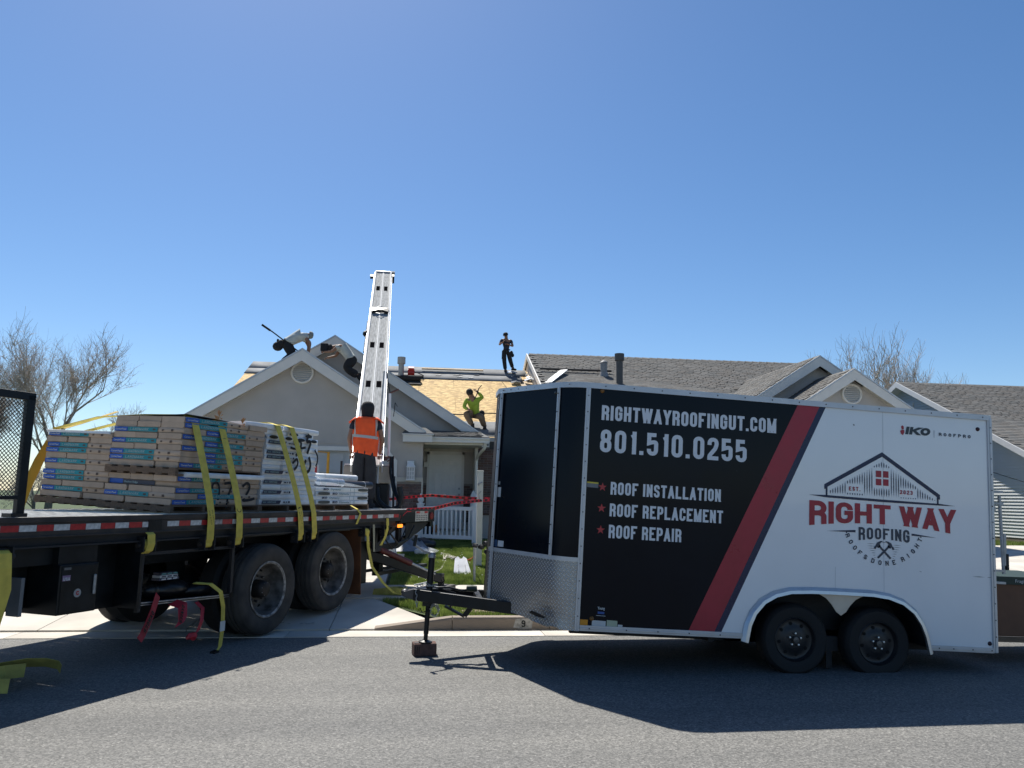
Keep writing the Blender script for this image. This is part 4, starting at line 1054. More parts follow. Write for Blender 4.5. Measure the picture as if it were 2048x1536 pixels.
STARM=mat('red_star',(.42,.02,.03),.3)
for z in(1.612,1.414,1.212):
    P=[]
    for i in range(10):
        a=math.pi/2+i*math.pi/5; r_=.043 if i%2==0 else .0175; P.append((-2.334+r_*math.cos(a),YN-.0036,z+r_*math.sin(a)))
    MB().add(P+[(-2.334,YN-.0036,z)],[(i,(i+1)%10,10) for i in range(10)]).build('star',STARM,TL)
# house emblem
def poly2(name,polys,m,d=.003):
    mb=MB()
    for P in polys: mb.add([(a,YN-d,b) for a,b in P],[tuple(range(len(P)))])
    return mb.build(name,m,TL)
AX=.487
poly2('emblem_roof',[[(-.118,1.787),(AX,2.143),(AX,2.098),(-.085,1.764)],[(-.118,1.787),(-.085,1.764),(-.085,1.742),(-.118,1.742)],[(1.098,1.760),(AX,2.143),(AX,2.098),(1.065,1.738)],[(1.098,1.760),(1.098,1.715),(1.065,1.715),(1.065,1.738)],
  [(-.103,1.745),(-.085,1.745),(-.085,1.672),(-.103,1.680)],[(1.065,1.72),(1.083,1.72),(1.083,1.665),(1.065,1.668)]],NAVY)
poly2('emblem_base',[[(-.28,1.676),(-.10,1.683),(.49,1.676),(1.10,1.672),(1.262,1.660),(1.10,1.655),(.49,1.651),(-.10,1.660)]],NAVY)
ht=[]
def roofz(x): return 2.075-.585*abs(x-AX) if x<AX else 2.075-.625*abs(x-AX)
x=-.055
while x<1.05:
    zt_=roofz(x)-.02; zb2=1.70
    segs=[(zb2,zt_)]
    if .395<x<.58: segs=[(1.70,1.79),(1.985,zt_)]
    elif .12<x<.29: segs=[(1.70,1.722),(1.805,zt_)]
    elif .66<x<.86: segs=[(1.70,1.712),(1.795,zt_)]
    for a,b in segs:
        if b-a<.006: continue
        ht.append([(x,a),(x+.0045,(a*2+b)/3),(x+.0045,(a+2*b)/3),(x,b),(x-.0045,(a+2*b)/3),(x-.0045,(a*2+b)/3)])
    x+=.0255
poly2('emblem_hatching',ht,NAVY)
poly2('emblem_window',[[(a,b),(a+.058,b),(a+.058,b+.064),(a,b+.064)] for a in(.42,.496) for b in(1.813,1.893)],REDV)
text('EST.',.040,.62,.0085,.012,.138,1.742,REDV); text('2023',.040,.62,.0085,.012,.672,1.742,REDV)
def wa(a,c):  # bottom edge arched, top edge level
    t=(a-.760)/.765; lift=.055*(1-t*t); return (a,c+(1-c/.243)*lift)
wid=1.525
def rw(s,x0,w,t=.050):
    mb=MB(); letters(mb,s,.243,.66,t,.018,x0=x0,z0=1.380,y=YN-.0036,width=w,warp=lambda a,c:(a,wa(a+x0+.272,c)[1])); return mb.build('lettering',REDV,TL)
rw('RIGHT',-.272,.845); rw('WAY',.668,.585,.056)
def wr_(a,c): t=(a-.27)/.27; return (a,c-(1-c/.125)*.022*t*t+(1-c/.125)*.018)
mb=MB(); letters(mb,'ROOFING',.125,.50,.0215,.018,x0=.237,z0=1.270,y=YN-.0036,width=.53,warp=wr_); mb.build('lettering',LETD,TL)
poly2('emblem_rule',[[(-.095,1.337),(.19,1.362),(.205,1.362),(.205,1.340),(.18,1.340)]],NAVY); poly2('emblem_rule',[[(.79,1.362),(.81,1.362),(1.055,1.336),(.80,1.342),(.79,1.342)]],NAVY)
mb=MB(); CX_,CZ_,RR=.5,1.474,.435
for (s,a0,a1) in(('ROOFS',-156,-118),('DONE',-106.5,-75.5),('RIGHT',-62,-24)):
    for i,ch in enumerate(s):
        a=R(a0+(a1-a0)*i/(len(s)-1)); sub=MB(); w=letters(sub,ch,.046,.72,.0095,.01)
        for x,y,z in sub.v:
            pass
        o=len(mb.v); rr=RR
        c_,s_=math.cos(a),math.sin(a)
        mb.add([(CX_+c_*(rr-(z))-s_*(x-w/2),YN-.0036+y,CZ_+s_*(rr-(z))+c_*(x-w/2)) for x,y,z in sub.v],sub.f)
mb.build('lettering',LETD,TL)
poly2('emblem_dots',[[(x+.007*math.cos(k*.785),z+.007*math.sin(k*.785)) for k in range(8)] for x,z in((.113,1.333),(.887,1.333))],LETD)
ru=[]
for i in range(9):
    z=1.262-i*.0215; hw=.19-.0000*i-.0095*abs(i-1.5)*1.6
    for a,b in(((-hw),-.085),(.085,hw)):
        if i in(0,): a,b=-hw*.55,hw*.55
        ru.append([(CX_+a,z),(CX_+(a+b)/2,z+.002),(CX_+b,z),(CX_+(a+b)/2,z-.002)])
poly2('emblem_lines',ru,LETD)
def hammer(sg):
    f=lambda x,z:(CX_+.001+sg*x,z+.022-.0*x)
    return [[f(-.075,1.092),f(-.058,1.080),f(.062,1.198),f(.048,1.212)],[f(.035,1.20),f(.062,1.180),f(.088,1.205),f(.075,1.232),f(.04,1.25),f(.01,1.252),f(.03,1.238),f(.045,1.222)],[f(.075,1.195),f(.09,1.168),f(.108,1.18),f(.093,1.205)]]
poly2('emblem_hammer',hammer(1),LETD,.0034); poly2('emblem_hammer',hammer(-1),LETD,.0040)
mb=MB(); letters(mb,'IKO',.078,.95,.023,.006,x0=.735,z0=2.343,y=YN-.0036,width=.262,slant=.22); mb.build('lettering',mat('dark_grey_print',(.03,.045,.055),.4),TL)
poly2('emblem_shield',[[(.683,2.372),(.700,2.385),(.727,2.385),(.728,2.36),(.712,2.33),(.690,2.345)],[(.700,2.388),(.692,2.415),(.705,2.430),(.722,2.420),(.722,2.39)]],REDV)
poly2('divider',[[(1.045,2.33),(1.048,2.33),(1.048,2.405),(1.045,2.405)]],LETD)
mb=MB(); letters(mb,'ROOFPRO',.033,.80,.008,.021,x0=1.098,z0=2.352,y=YN-.0036,width=.345); mb.build('lettering',LETD,TL)
# stickers and lamps
LABW=mat('sticker_white',(.55,.57,.58),.5)
poly2('warning_sticker',[[(-2.485,1.655),(-2.375,1.652),(-2.375,1.60),(-2.485,1.603)]],mat('sticker_grey',(.16,.17,.18),.5)); poly2('warning_strip',[[(-2.485,1.655),(-2.375,1.652),(-2.375,1.638),(-2.485,1.641)]],mat('sticker_yellow',(.55,.45,.05),.5),.0036)
poly2('amber_reflector',[[(-2.488,.333),(-2.415,.333),(-2.415,.390),(-2.488,.390)]],mat('amber',(.62,.25,.005),.35),.006)
poly2('vin_sticker',[[(-2.375,.332),(-2.245,.330),(-2.245,.385),(-2.375,.388)]],LABW); poly2('tyre_sticker',[[(-2.235,.325),(-2.135,.322),(-2.135,.392),(-2.235,.395)]],mat('sticker_green',(.40,.45,.33),.5)); poly2('small_sticker',[[(-2.13,.338),(-2.085,.337),(-2.085,.358),(-2.13,.36)]],LABW)
poly2('dealer_badge',[[(-2.325,.448),(-2.262,.446),(-2.262,.466),(-2.325,.468)]],mat('badge_blue',(.02,.08,.30),.5)); poly2('dealer_rule',[[(-2.338,.43),(-2.25,.428),(-2.25,.4315),(-2.338,.4335)]],LABW)
mb=MB(); word(mb,'Young',.026,-2.327,.487,YN-.003,width=.068,bold=.02); mb.build('lettering',LABW,TL)
for x,z,m in((-2.378,2.530,'amber_lamp'),(1.524,2.452,'dark_red_lamp'),(1.592,.352,'dark_red_lamp'),(-2.378,.402,'clearance_lamp')):
    MB().lathe([(0,-.022),(.012,-.018),(.02,-.004),(.022,0)],(x,YN,z),'y',14).build(m,mat('dull_red_lens' if 'red' in m else 'amber_lens',(.03,.004,.01) if 'red' in m else (.20,.09,.02),.3),TL,smooth=50)
MB().lathe([(0,-.02),(.016,-.014),(.02,0)],(-2.80,-.895,2.50),'y',12).build('corner_lamp',mat('smoked_lens',(.03,.03,.03),.3),TL,smooth=50)
# nose stickers (on the V panel plane)
def nose_pt(s_,z,d=.004):   # s_ from tip along the near V panel
    a=Vector((-3.285,-.16));b=Vector((-2.76,-.93)); t=(b-a).normalized(); n_=Vector((t.y,-t.x)); n_=n_ if n_.y<0 else -n_
    p=a+t*s_+n_*d; return (p.x,p.y,z)
def nose_decal(name,s0,s1,z0,z1,m): MB().add([nose_pt(s0,z0),nose_pt(s1,z0),nose_pt(s1,z1),nose_pt(s0,z1)],[(0,1,2,3)]).build(name,m,TL)
nose_decal('round_sticker',.065,.105,1.585,1.62,STEEL); nose_decal('notice_sticker',.055,.125,1.46,1.56,LABW); nose_decal('blue_sticker',.05,.12,.955,1.025,mat('badge_blue2',(.02,.06,.14),.5)); nose_decal('info_sticker',.13,.22,.96,1.02,LABW)
# black scuffs on the white side
poly2('scuff_mark',[[(1.42,.985),(1.50,.988),(1.56,.983),(1.49,.980)],[(1.585,.986),(1.635,.987),(1.63,.982),(1.59,.981)],[(.86,1.005),(.89,1.003),(.885,.996)]],mat('scuff',(.25,.27,.29),.6))
poly2('panel_seam',[[(-.004+a,.79),(.0+a,.79),(.0+a,zt),(-.004+a,zt)] for a in(.50,)]+[[(-.004,.79),(.0,.79),(.0,1.0),(-.004,1.0)]],mat('seam',(.45,.48,.51),.5),.0010)
poly2('nick',[[(-1.02,1.86),(-1.01,1.865),(-1.012,1.84)],[(.18,2.405),(.20,2.395),(.19,2.385)]],BLK)
# rear door bar hardware
hd=MB(); hd.tube([(1.86,-.93,1.02),(1.835,-.93,1.80)],.016,10); hd.build('lock_bar',STEEL,TL,smooth=40)
for z in(1.78,.99):
    g_=MB(); 
    for a,b in(((1.68,z-.06),(1.87,z-.06)),((1.68,z+.06),(1.87,z+.06)),((1.735,z-.06),(1.735,z+.06))): g_.bar((a[0],-.93,a[1]),(b[0],-.93,b[1]),.03,.022)
    g_.build('hinge_bracket',STEEL,TL)
MB().box(1.855,1.885,-.95,-.92,1.10,1.42).build('bar_handle',STEEL,TL,bevel=.004); MB().box(1.875,1.905,-.955,-.915,1.06,1.22).build('handle_grip',BLK,TL,bevel=.005)
MB().box(1.70,1.78,-.95,-.92,1.64,1.69).build('padlock_hasp',STEEL,TL,bevel=.006)
MB().box(1.665,1.70,-.98,-.2,.35,2.4).build('open_door_edge',WHITE,TL)


# ------------------------------------------------------------------ flatbed truck
TO=Vector((-3.1788,6.6069,0)); TR=math.pi/2-.4808
MT=Matrix.Translation(TO)@Matrix.Rotation(TR,4,'Z')
TK=empty('flatbed_truck',TO,(0,0,TR),label='black flatbed delivery truck loaded with strapped shingle pallets',cat='truck')
def tput(o,loc,rz=0,ry=0,rx=0):
    o.matrix_world=MT@Matrix.Translation(Vector(loc))@Matrix.Rotation(rz,4,'Z')@Matrix.Rotation(ry,4,'Y')@Matrix.Rotation(rx,4,'X'); return o
def tw(p): return MT@Vector(p)
DECK=mat('worn_steel_deck',(.62,.61,.58),.45,.35,var=.25,scale=7)
bd=MB().box(-.070,.070,.03,2.43,-.02,0).box(-.012,.012,.03,2.43,0,.006).mesh('deck_board',DECK)
x=-3.0
while x<7.25: link('deck_board',bd,TK,(x,0,1.394)); x+=.152
MB().box(-3.1,7.3,-.03,.03,1.355,1.402).box(-3.1,7.3,-.022,.03,1.235,1.355).box(-3.1,6.2,-.034,-.02,1.235,1.25).build('side_rail',RUST,TK,bevel=.004)
MB().box(-3.1,7.3,2.42,2.48,1.235,1.402).build('side_rail',RUST,TK)
MB().box(-3.1,6.1,.03,.12,1.15,1.24).box(-3.1,6.1,-.01,.03,1.15,1.165).build('winch_track',BLKM,TK)
tm=[MB().box(.002,.1504,-.0015,0,0,.050).mesh('reflector_segment',m) for m in (mat('white_reflector',(.50,.50,.49),.5,var=.25,scale=30),mat('red_reflector',(.38,.02,.02),.45,var=.2,scale=30),mat('worn_reflector',(.30,.27,.25),.7,var=.5,scale=25))]
for k in range(-20,40):
    x=.1524*k
    if 1.28<x<1.46 or x>6.02: continue
    w=k%2
    if k>12 and rnd.random()<.12: w=2
    link('reflector_segment',tm[w],TK,(x,-.022,1.288))
MB().box(1.29,1.45,-.03,-.02,1.25,1.355).build('rail_bracket',BLK,TK)
# tail
MB().box(6.16,7.3,-.028,-.016,1.20,1.385).build('tail_plate',BLK,TK,bevel=.003)
MB().box(6.62,7.06,-.031,-.028,1.215,1.375).build('notice_plate',mat('dirty_white_plate',(.40,.39,.36),.6,var=.3,scale=30),TK)
for a in(6.65,6.93): MB().box(a,a+.11,-.0335,-.031,1.34,1.37).build('red_heading',REDS,TK)
mb=MB()
for z,s_ in((1.305,'CAUTION'),(1.27,'KEEP CLEAR'),(1.235,'NO RIDERS')): pass
for i in range(3):
    for j in range(5): mb.box(6.65+j*.08,6.65+j*.08+.055,-.0335,-.031,1.235+i*.03,1.248+i*.03)
mb.build('small_print',mat('print_grey',(.15,.15,.15),.7),TK)
MB().lathe([(.001,-.045),(.055,-.043),(.06,-.028)],(7.18,0,1.295),'y',18).build('red_reflector',mat('red_lens',(.18,.01,.01),.3),TK)
MB().box(6.06,6.20,-.045,-.02,1.135,1.185).build('marker_lamp',(lambda M:(M.node_tree.nodes['Principled BSDF'].inputs['Emission Color'].__setattr__('default_value',(1,.25,.02,1)),M.node_tree.nodes['Principled BSDF'].inputs['Emission Strength'].__setattr__('default_value',1.2),M)[2])(mat('orange_lens',(.9,.25,.02),.3)),TK,bevel=.01)
MB().box(3.25,3.33,.11,.125,1.185,1.22).build('marker_lamp',mat('dull_orange_lens',(.30,.06,.02),.4),TK)
for y in(.10,.55,1.9,2.3):
    MB().bar((5.6,y,.84),(6.30,y,.86),.04,.09).bar((6.30,y,.86),(7.24,y,1.18),.04,.09).bar((5.62,y,.84),(5.62,y,1.22),.04,.08).bar((6.30,y,.86),(6.30,y,1.22),.04,.06).bar((5.66,y,.88),(6.28,y,1.2),.03,.04).bar((6.34,y,.90),(6.34,y,1.2),.03,.08).build('tail_frame',BLKM,TK)
MB().prism([(6.45,.04,1.19),(7.26,.04,1.19),(6.55,.04,.95),(6.45,.04,.95)],(0,.012,0)).build('tail_gusset',BLKM,TK)
MB().box(7.20,7.30,.0,2.45,1.12,1.39).build('tail_beam',BLK,TK)
# pintle / stinger gear below the tail
MB().tube([(7.0,1.25,1.2),(7.0,1.25,.72)],.09,10).tube([(7.12,1.25,1.0),(7.12,1.25,.78)],.06,10).box(6.8,7.2,1.0,1.5,.66,.74).build('tail_hitch',RUST,TK)
for y in(.78,1.60): MB().box(-3,6.0,y,y+.08,.85,1.13).build('chassis_rail',BLKM,TK)
x=-2.9
while x<6.9: MB().box(x,x+.05,.05,2.42,1.24,1.37).build('cross_member',BLKM,TK); x+=.42
for x in(3.128,4.43): MB().tube([(x,.25,.53),(x,2.2,.53)],.09,12).ball((x,1.22,.53),.22,12).build('axle',BLKM,TK,smooth=50)
MB().box(2.9,4.7,.5,.62,.72,.86).box(2.9,4.7,1.85,1.97,.72,.86).build('suspension_beam',BLKM,TK)
MB().box(2.6,4.9,.06,.7,1.13,1.15).build('wheel_cover',BLKM,TK)
def truck_wheel(x,zc,y0,rot,rimm,detail=True,r=.515):
    w=empty('wheel',(x,y0,zc),(0,rot,0)); w.parent=TK
    a=r
    pr=[(.31,.0),(.325,-.008),(.36,-.022),(a*.86,-.030),(a*.93,-.020),(a*.965,-.004),(a*.985,.03)]
    for g in range(3): yy=.06+g*.055; pr+=[(a,yy-.018),(a,yy+.016),(a-.014,yy+.02),(a-.014,yy+.032)]
    pr+=[(a*.985,.22),(a*.93,.255),(.36,.26),(.30,.24)]
    MB().lathe(pr,(0,0,0),'y',56).build('tyre',RUBD,w,smooth=28)
    # deep dished outer rim
    MB().lathe([(.295,.02),(.318,-.012),(.308,-.016),(.292,-.002),(.280,.02),(.272,.06),(.262,.11),(.235,.15),(.215,.165),(.19,.168),(.13,.170),(.10,.165)],(0,0,0),'y',48).build('rim',rimm,w,smooth=40)
    MB().lathe([(.001,.01),(.055,.015),(.085,.03),(.098,.06),(.105,.165)],(0,0,0),'y',24).build('hub',RIMD,w,smooth=40)
    MB().lathe([(.297,.018),(.3185,-.0135),(.3075,-.0175),(.290,-.004)],(0,0,0),'y',48).build('rim_lip',RIML,w,smooth=40)
    h=MB(); n=MB()
    for k in range(10):
        t=k*math.pi/5; MB().lathe([(0,.125),(.014,.128),(.016,.16)],(.145*math.cos(t),0,.145*math.sin(t)),'y',6).build('wheel_nut',RIM,w)
        if k%2==0: h.lathe([(.001,.160),(.028,.161)],(.222*math.cos(t+.3),0,.222*math.sin(t+.3)),'y',10)
    for k in range(8): t=k*math.pi/4; n.lathe([(0,.018),(.007,.02),(.008,.035)],(.072*math.cos(t),0,.072*math.sin(t)),'y',6)
    o=n.build('hub_bolts',RIM,w); o['kind']='stuff'; o=h.build('hand_holes',mat('hole_black',(.002,.002,.002),.9),w)
    return w
truck_wheel(3.128,.527,.0,.3,RIM); truck_wheel(4.43,.63,.0,1.1,RIM)
for x,z,y in((3.128,.527,.31),(4.43,.63,.31),(3.128,.527,1.9),(4.43,.63,1.9),(2.35,.72,.95)):
    w=empty('wheel',(x,y,z)); w.parent=TK; a=.515 if x>2 else .42
    MB().lathe([(.2,.0),(.33,-.02),(a*.93,-.0),(a,.04),(a,.22),(a*.93,.26),(.2,.24)],(0,0,0),'y',40).build('tyre',RUB,w,smooth=35)
# toolbox and side cabinets
tb=MB().box(.42,.80,.0,.62,.585,1.0); o=tb.build('toolbox',BLK,TK,bevel=.008)
MB().box(.44,.79,-.006,.0,.60,.985).build('toolbox_door',BLK,o,bevel=.004)
MB().box(.745,.772,-.025,-.006,.73,.90).build('latch',STEEL,o,bevel=.008)
MB().lathe([(.001,-.0085),(.036,-.0085)],(.60,0,.755),'y',20).build('round_sticker',mat('sticker_pale',(.36,.36,.36),.6),o)
mb=MB(); letters(mb,'C',.036,.8,.009,.01,x0=.586,z0=.737,y=-.0105); mb.build('lettering',REDS,o)
MB().box(.445,.52,-.0082,-.006,.865,.91).build('flag_sticker',mat('sticker_violet',(.22,.14,.24),.6),o)
mb=MB(); letters(mb,'USA',.026,.75,.006,.004,x0=.452,z0=.868,y=-.0100,width=.062); mb.build('lettering',LABW,o)
MB().box(.455,.52,-.0082,-.006,.955,.975).build('maker_badge',mat('badge_dull',(.12,.12,.12),.5),o)
MB().box(-.6,.42,.10,.50,1.0,1.15).box(.42,.80,.03,.62,1.0,1.17).build('box_shelf',BLK,TK)
MB().box(.10,.13,.02,.16,.62,.92).build('mud_guard_plate',mat('grey_plate',(.15,.16,.17),.6),TK)
MB().box(-.7,.40,.35,.9,.62,1.0).build('battery_box',BLK,TK,bevel=.01)
MB().box(.80,1.27,.30,.34,.54,1.17).box(1.25,1.28,.0,.34,.54,1.17).build('splash_panel',BLK,TK)
MB().box(1.28,1.32,.02,.06,.50,1.16).build('tray_hanger',BLKM,TK); MB().box(2.52,2.56,.02,.06,.55,1.16).build('tray_hanger',BLKM,TK)
MB().bar((1.35,.12,.56),(2.75,.12,.50),.03,.03).bar((1.35,.66,.56),(2.75,.66,.50),.03,.03).build('tray_rail',STEEL,TK)
MB().prism([(1.35,.1,.565),(2.72,.1,.505),(2.72,.1,.495),(1.35,.1,.555)],(0,.58,0)).build('tray',BLK,TK)
MB().box(1.32,2.52,.02,.05,1.02,1.05).build('tray_brace',BLKM,TK)
MB().prism([(5.18,.03,.24),(5.18,.66,.24),(5.12,.66,1.14),(5.12,.03,1.14)],(.014,0,0)).build('mud_flap',mat('brown_rubber_flap',(.13,.052,.022),.75,var=.25,scale=4),TK)
# outrigger
og=MB(); og.bar((5.55,.35,.80),(6.75,-.42,.34),.14,.13); og.bar((5.5,.3,.95),(5.5,.3,.35),.2,.2); og.build('outrigger_arm',BLK,TK,bevel=.01)
MB().tube([(5.65,.22,.90),(6.25,-.18,.60)],.045,12).build('hydraulic_ram',mat('dull_red_paint',(.10,.018,.015),.5),TK,smooth=40)
MB().tube([(6.25,-.18,.60),(6.62,-.40,.42)],.022,10).build('ram_rod',STEEL,TK,smooth=40)
MB().box(6.62,6.98,-.60,-.25,.17,.24).bar((6.77,-.44,.24),(6.77,-.44,.42),.08,.08).build('outrigger_foot',RUST,TK,bevel=.01)
MB().box(5.42,5.72,.55,.95,.50,.78).box(5.40,5.74,.53,.97,.60,.63).build('yellow_housing',YPNT,TK,bevel=.02)
MB().box(5.95,6.07,.20,.32,.42,1.2).build('stabiliser_post',BLK,TK); MB().box(6.3,6.4,.9,1.0,.45,1.2).build('stabiliser_post',BLK,TK)
MB().bar((5.85,.2,.46),(7.15,.05,.50),.10,.05).bar((5.85,.5,.47),(7.0,.3,.50),.05,.04).build('stabiliser_foot',BLK,TK)
MB().tube([(5.9,.0,1.05),(6.1,-.02,.9),(6.45,.0,.95),(6.65,.0,1.15)],.014,6).tube([(5.8,.05,1.0),(6.0,.02,.82),(6.3,.05,.9),(6.5,.05,1.15)],.012,6).build('hoses',BLK,TK)
# expanded metal gate
gt=empty('mesh_gate',(0,.14,1.40)); gt.parent=TK
MB().box(.085,.155,0,.05,.0,1.0).box(-1.4,.155,.0,.05,.955,1.02).box(-1.4,.085,.0,.05,.14,.17).box(-1.4,-1.33,0,.05,0,1.0).build('gate_frame',BLK,gt,bevel=.004)
MB().box(.02,.16,-.03,.08,-.0,.03).build('gate_foot',BLK,gt)
mm=MB(); pw,ph=.034,.017
nx=int(1.42/pw); nz=int(.79/ph)
for j in range(nz):
    for i in range(nx):
        x0=-1.33+i*pw+(pw/2 if j%2 else 0); z0=.17+j*ph
        if x0+pw>.088: continue
        mm.bar((x0,.025,z0),(x0+pw/2,.02,z0+ph),.004,.006,(0,1,0)); mm.bar((x0+pw,.025,z0),(x0+pw/2,.02,z0+ph),.004,.006,(0,1,0))
o=mm.build('expanded_mesh',BLK,gt); o['kind']='stuff'
# winches with web rolls
def winch(x,roll=True,z=1.09,big=False):
    w=empty('web_winch',(x,-.0,z)); w.parent=TK
    MB().box(-.075,-.062,-.055,.05,-.06,.08).box(.062,.075,-.055,.05,-.06,.08).box(-.075,.075,.03,.05,-.02,.08).build('winch_frame',BLKM,w)
    MB().tube([(-.10,0,0),(.115,0,0)],.022,12).build('winch_bar',RUST,w,smooth=40)
    if roll: MB().tube([(-.052,0,0),(.052,0,0)],.055 if big else .036,20).build('web_roll',YEL,w,smooth=40)
    return w
for x in(2.09,2.53,3.64,3.916): winch(x)
winch(1.30,True,1.12,True); winch(-.115,True,1.10,True); winch(5.17,True,1.10,True); winch(5.70)

# ---- webbing straps over the load (each is a thing)
def web(name,path,label,w=.1,m=YEL,wv=(1,0,0),group=None,txt=None,mats=None):
    """path in truck coordinates"""
    root=tput(bpy.data.objects.new(name,None),path[-1]); COL.objects.link(root); tag(root,label,'strap',group); root.empty_display_size=.1
    P=[Vector(p)-Vector(path[-1]) for p in path]
    wvv=wv if isinstance(wv,list) else [Vector(wv).normalized()*w]*len(P)
    MB().ribbon(P,wvv,.004).build('webbing',m,root)
    return root
def strap_down(xt,yt,zt,xb,z_b,label,bulge=.0):
    xm=(xt+xb)/2
    path=[(xt,2.3,zt-.1),(xt,1.6,zt+.02),(xt,.9,zt+.03),(xt+.01,yt+.12,zt+.015),(xt+.015,yt,zt-.02)]
    n=7
    for i in range(1,n):
        f=i/n; zz=zt-.02+(1.43-zt+.02)*f; f2=(zt-zz)/(zt-z_b); path.append((xt+.015+(xb-xt-.015)*f2,yt+(-.045-yt)*f-.012*math.sin(f*3.1),zz))
    path.append((xt+(xb-xt)*.8,-.052,1.38))
    path+=[(xb,-.050,z_b),(xb,-.03,z_b-.045)]
    r_=web('load_strap',path,label,group='yellow webbing straps holding the shingle pallets')
    # woven marking: star in ring, USA and rating, printed on the webbing
    a=Vector(path[5])-Vector(path[-1]); b=Vector(path[-3])-Vector(path[-1]); d=(b-a)
    xd=Vector((1,0,0)); zd=-d.normalized(); yd=zd.cross(xd).normalized()
    if yd.y<0: yd=-yd
    rot=Matrix((xd,yd,zd)).transposed()
    def put(mbx,f,name,m,lift=.006):
        c=a+d*f-yd*lift; mbx.v=[tuple(c+rot@Vector(v)) for v in mbx.v]; mbx.build(name,m,r_)
    return r_,put
INK=mat('strap_ink',(.02,.02,.015),.8); INKG=mat('strap_stripe',(.16,.14,.05),.8)
def marks(put,f0,up=True,scale=1.):
    q=MB()
    for ch,dz in zip('USA',(0,-.045,-.09)):
        s_=MB(); letters(s_,ch,.055,.62,.011,.01)
        q.add([(z-.0275,0,-(x)+.02+dz) for x,y,z in s_.v],s_.f)
    put(q,f0+.13,'lettering',INK)
    s_=MB(); word(s_,'WLL CAPACITY 5000LB',.018,0,0,0,width=.25); q=MB().add([(z-.02+.03,0,-x-.01) for x,y,z in s_.v],s_.f); s2=MB(); word(s2,'RHS 2-7/16',.018,0,0,0,width=.15); q.add([(z-.03,0,-x-.02) for x,y,z in s2.v],s2.f); put(q,f0+.26,'lettering',INK)
    q=MB(); 
    q.add([( .030*math.cos(k*.3927),0,.030*math.sin(k*.3927)) for k in range(16)]+[(.036*math.cos(k*.3927),0,.036*math.sin(k*.3927)) for k in range(16)],[(k,(k+1)%16,(k+1)%16+16,k+16) for k in range(16)])
    P=[]
    for i in range(10):
        a_=math.pi/2+i*math.pi/5; rr=.02 if i%2==0 else .008; P.append((rr*math.cos(a_),0,rr*math.sin(a_)))
    q.add(P+[(0,0,0)],[(i,(i+1)%10,10) for i in range(10)]); put(q,f0+.02,'star_mark',INK)
    q=MB().add([(-.02,0,-.05),(.02,0,-.05),(.02,0,.05),(-.02,0,.05)],[(0,1,2,3)]); put(q,f0-.07,'woven_bar',INKG,.0045)
r_,p_=strap_down(2.06,.27,2.43,2.09,1.14,'yellow strap down the middle of the kraft stack, left of the spray painted number'); marks(p_,.66)
r_,p_=strap_down(2.46,.27,2.43,2.53,1.14,'yellow strap crossing the spray painted number on the kraft bundles'); marks(p_,.18); marks(p_,.90) if False else None
q=MB().add([(.036*math.cos(k*.3927),0,.036*math.sin(k*.3927)) for k in range(16)]+[(.028*math.cos(k*.3927),0,.028*math.sin(k*.3927)) for k in range(16)],[(k,(k+1)%16,(k+1)%16+16,k+16) for k in range(16)]); p_(q,.93,'ring_mark',INK)
r_,p_=strap_down(3.44,.25,2.475,3.64,1.14,'yellow strap on the left half of the white wrapped stack'); marks(p_,.70)
r_,p_=strap_down(3.72,.25,2.475,3.916,1.14,'yellow strap on the right half of the white wrapped stack'); marks(p_,.30)
web('load_strap',[(2.9,2.3,2.62),(2.4,2.32,2.42),(2.2,2.34,2.345)],'yellow strap running from the tall kraft stack over the leftmost stack',wv=(0.3,.9,.1),w=.10,m=mat('ochre_webbing',(.42,.27,.03),.8),group='yellow webbing straps holding the shingle pallets')
web('load_strap',[(2.15,2.36,2.34),(1.95,2.37,1.95),(1.84,2.38,1.65),(1.78,2.39,1.41)],'yellow strap slanting down behind the mesh gate to the deck',wv=(.9,0,-.25),w=.12,m=mat('ochre_webbing',(.42,.27,.03),.8),group='yellow webbing straps holding the shingle pallets')
# loose hanging tails
web('strap_tail',[(-.115,-.06,1.13),(-.115,-.075,1.02),(-.10,-.075,.85),(-.13,-.07,.70),(-.16,-.065,.56)],'wide yellow strap tail hanging from the roll at the left edge',w=.10)
rr=web('strap_tail',[(1.30,-.03,1.24),(1.30,-.062,1.22),(1.30,-.07,1.13),(1.295,-.055,1.07),(1.28,-.02,1.045)],'short yellow strap looped over its winch beside the toolbox',w=.09)
rr=web('strap_tail',[(2.02,.05,.70),(2.13,-.06,.685),(2.22,-.12,.60),(2.26,-.13,.45),(2.27,-.13,.30),(2.265,-.13,.16),(2.24,-.14,.05),(2.19,-.15,.015)],'yellow strap tail hanging off the tray down to the road with a white tag',w=.055,wv=(1,0,.2))
MB().box(-.035+.05,.035+.05,-.008,-.003,.19,.29).build('tag',LABW,rr); MB().bar((0,.0,.0),(-.07,.0,-.005),.06,.02).build('end_hook',BLK,rr)
web('strap_tail',[(5.17,-.055,1.08),(5.19,-.06,.9),(5.28,-.08,.62),(5.50,-.14,.38),(5.72,-.2,.22),(5.85,-.3,.18)],'long yellow strap tail falling from the rear winch to the drive',w=.07)
web('strap_tail',[(5.35,-.04,1.20),(5.36,-.045,1.05),(5.37,-.05,.82)],'pale strap end hanging straight down beside the mud flap',w=.05,m=mat('pale_webbing',(.33,.31,.22),.8))
web('strap_tail',[(5.74,-.035,1.28),(5.74,-.045,1.14),(5.66,-.05,1.0),(5.55,-.05,.90)],'yellow strap end over the rail near the orange lamp',w=.07)
web('strap_tail',[(4.95,.10,1.47),(4.93,-.02,1.42),(4.98,-.045,1.36),(4.88,-.05,1.22)],'short yellow strap end with a wire hook below the low white pallet',w=.05)
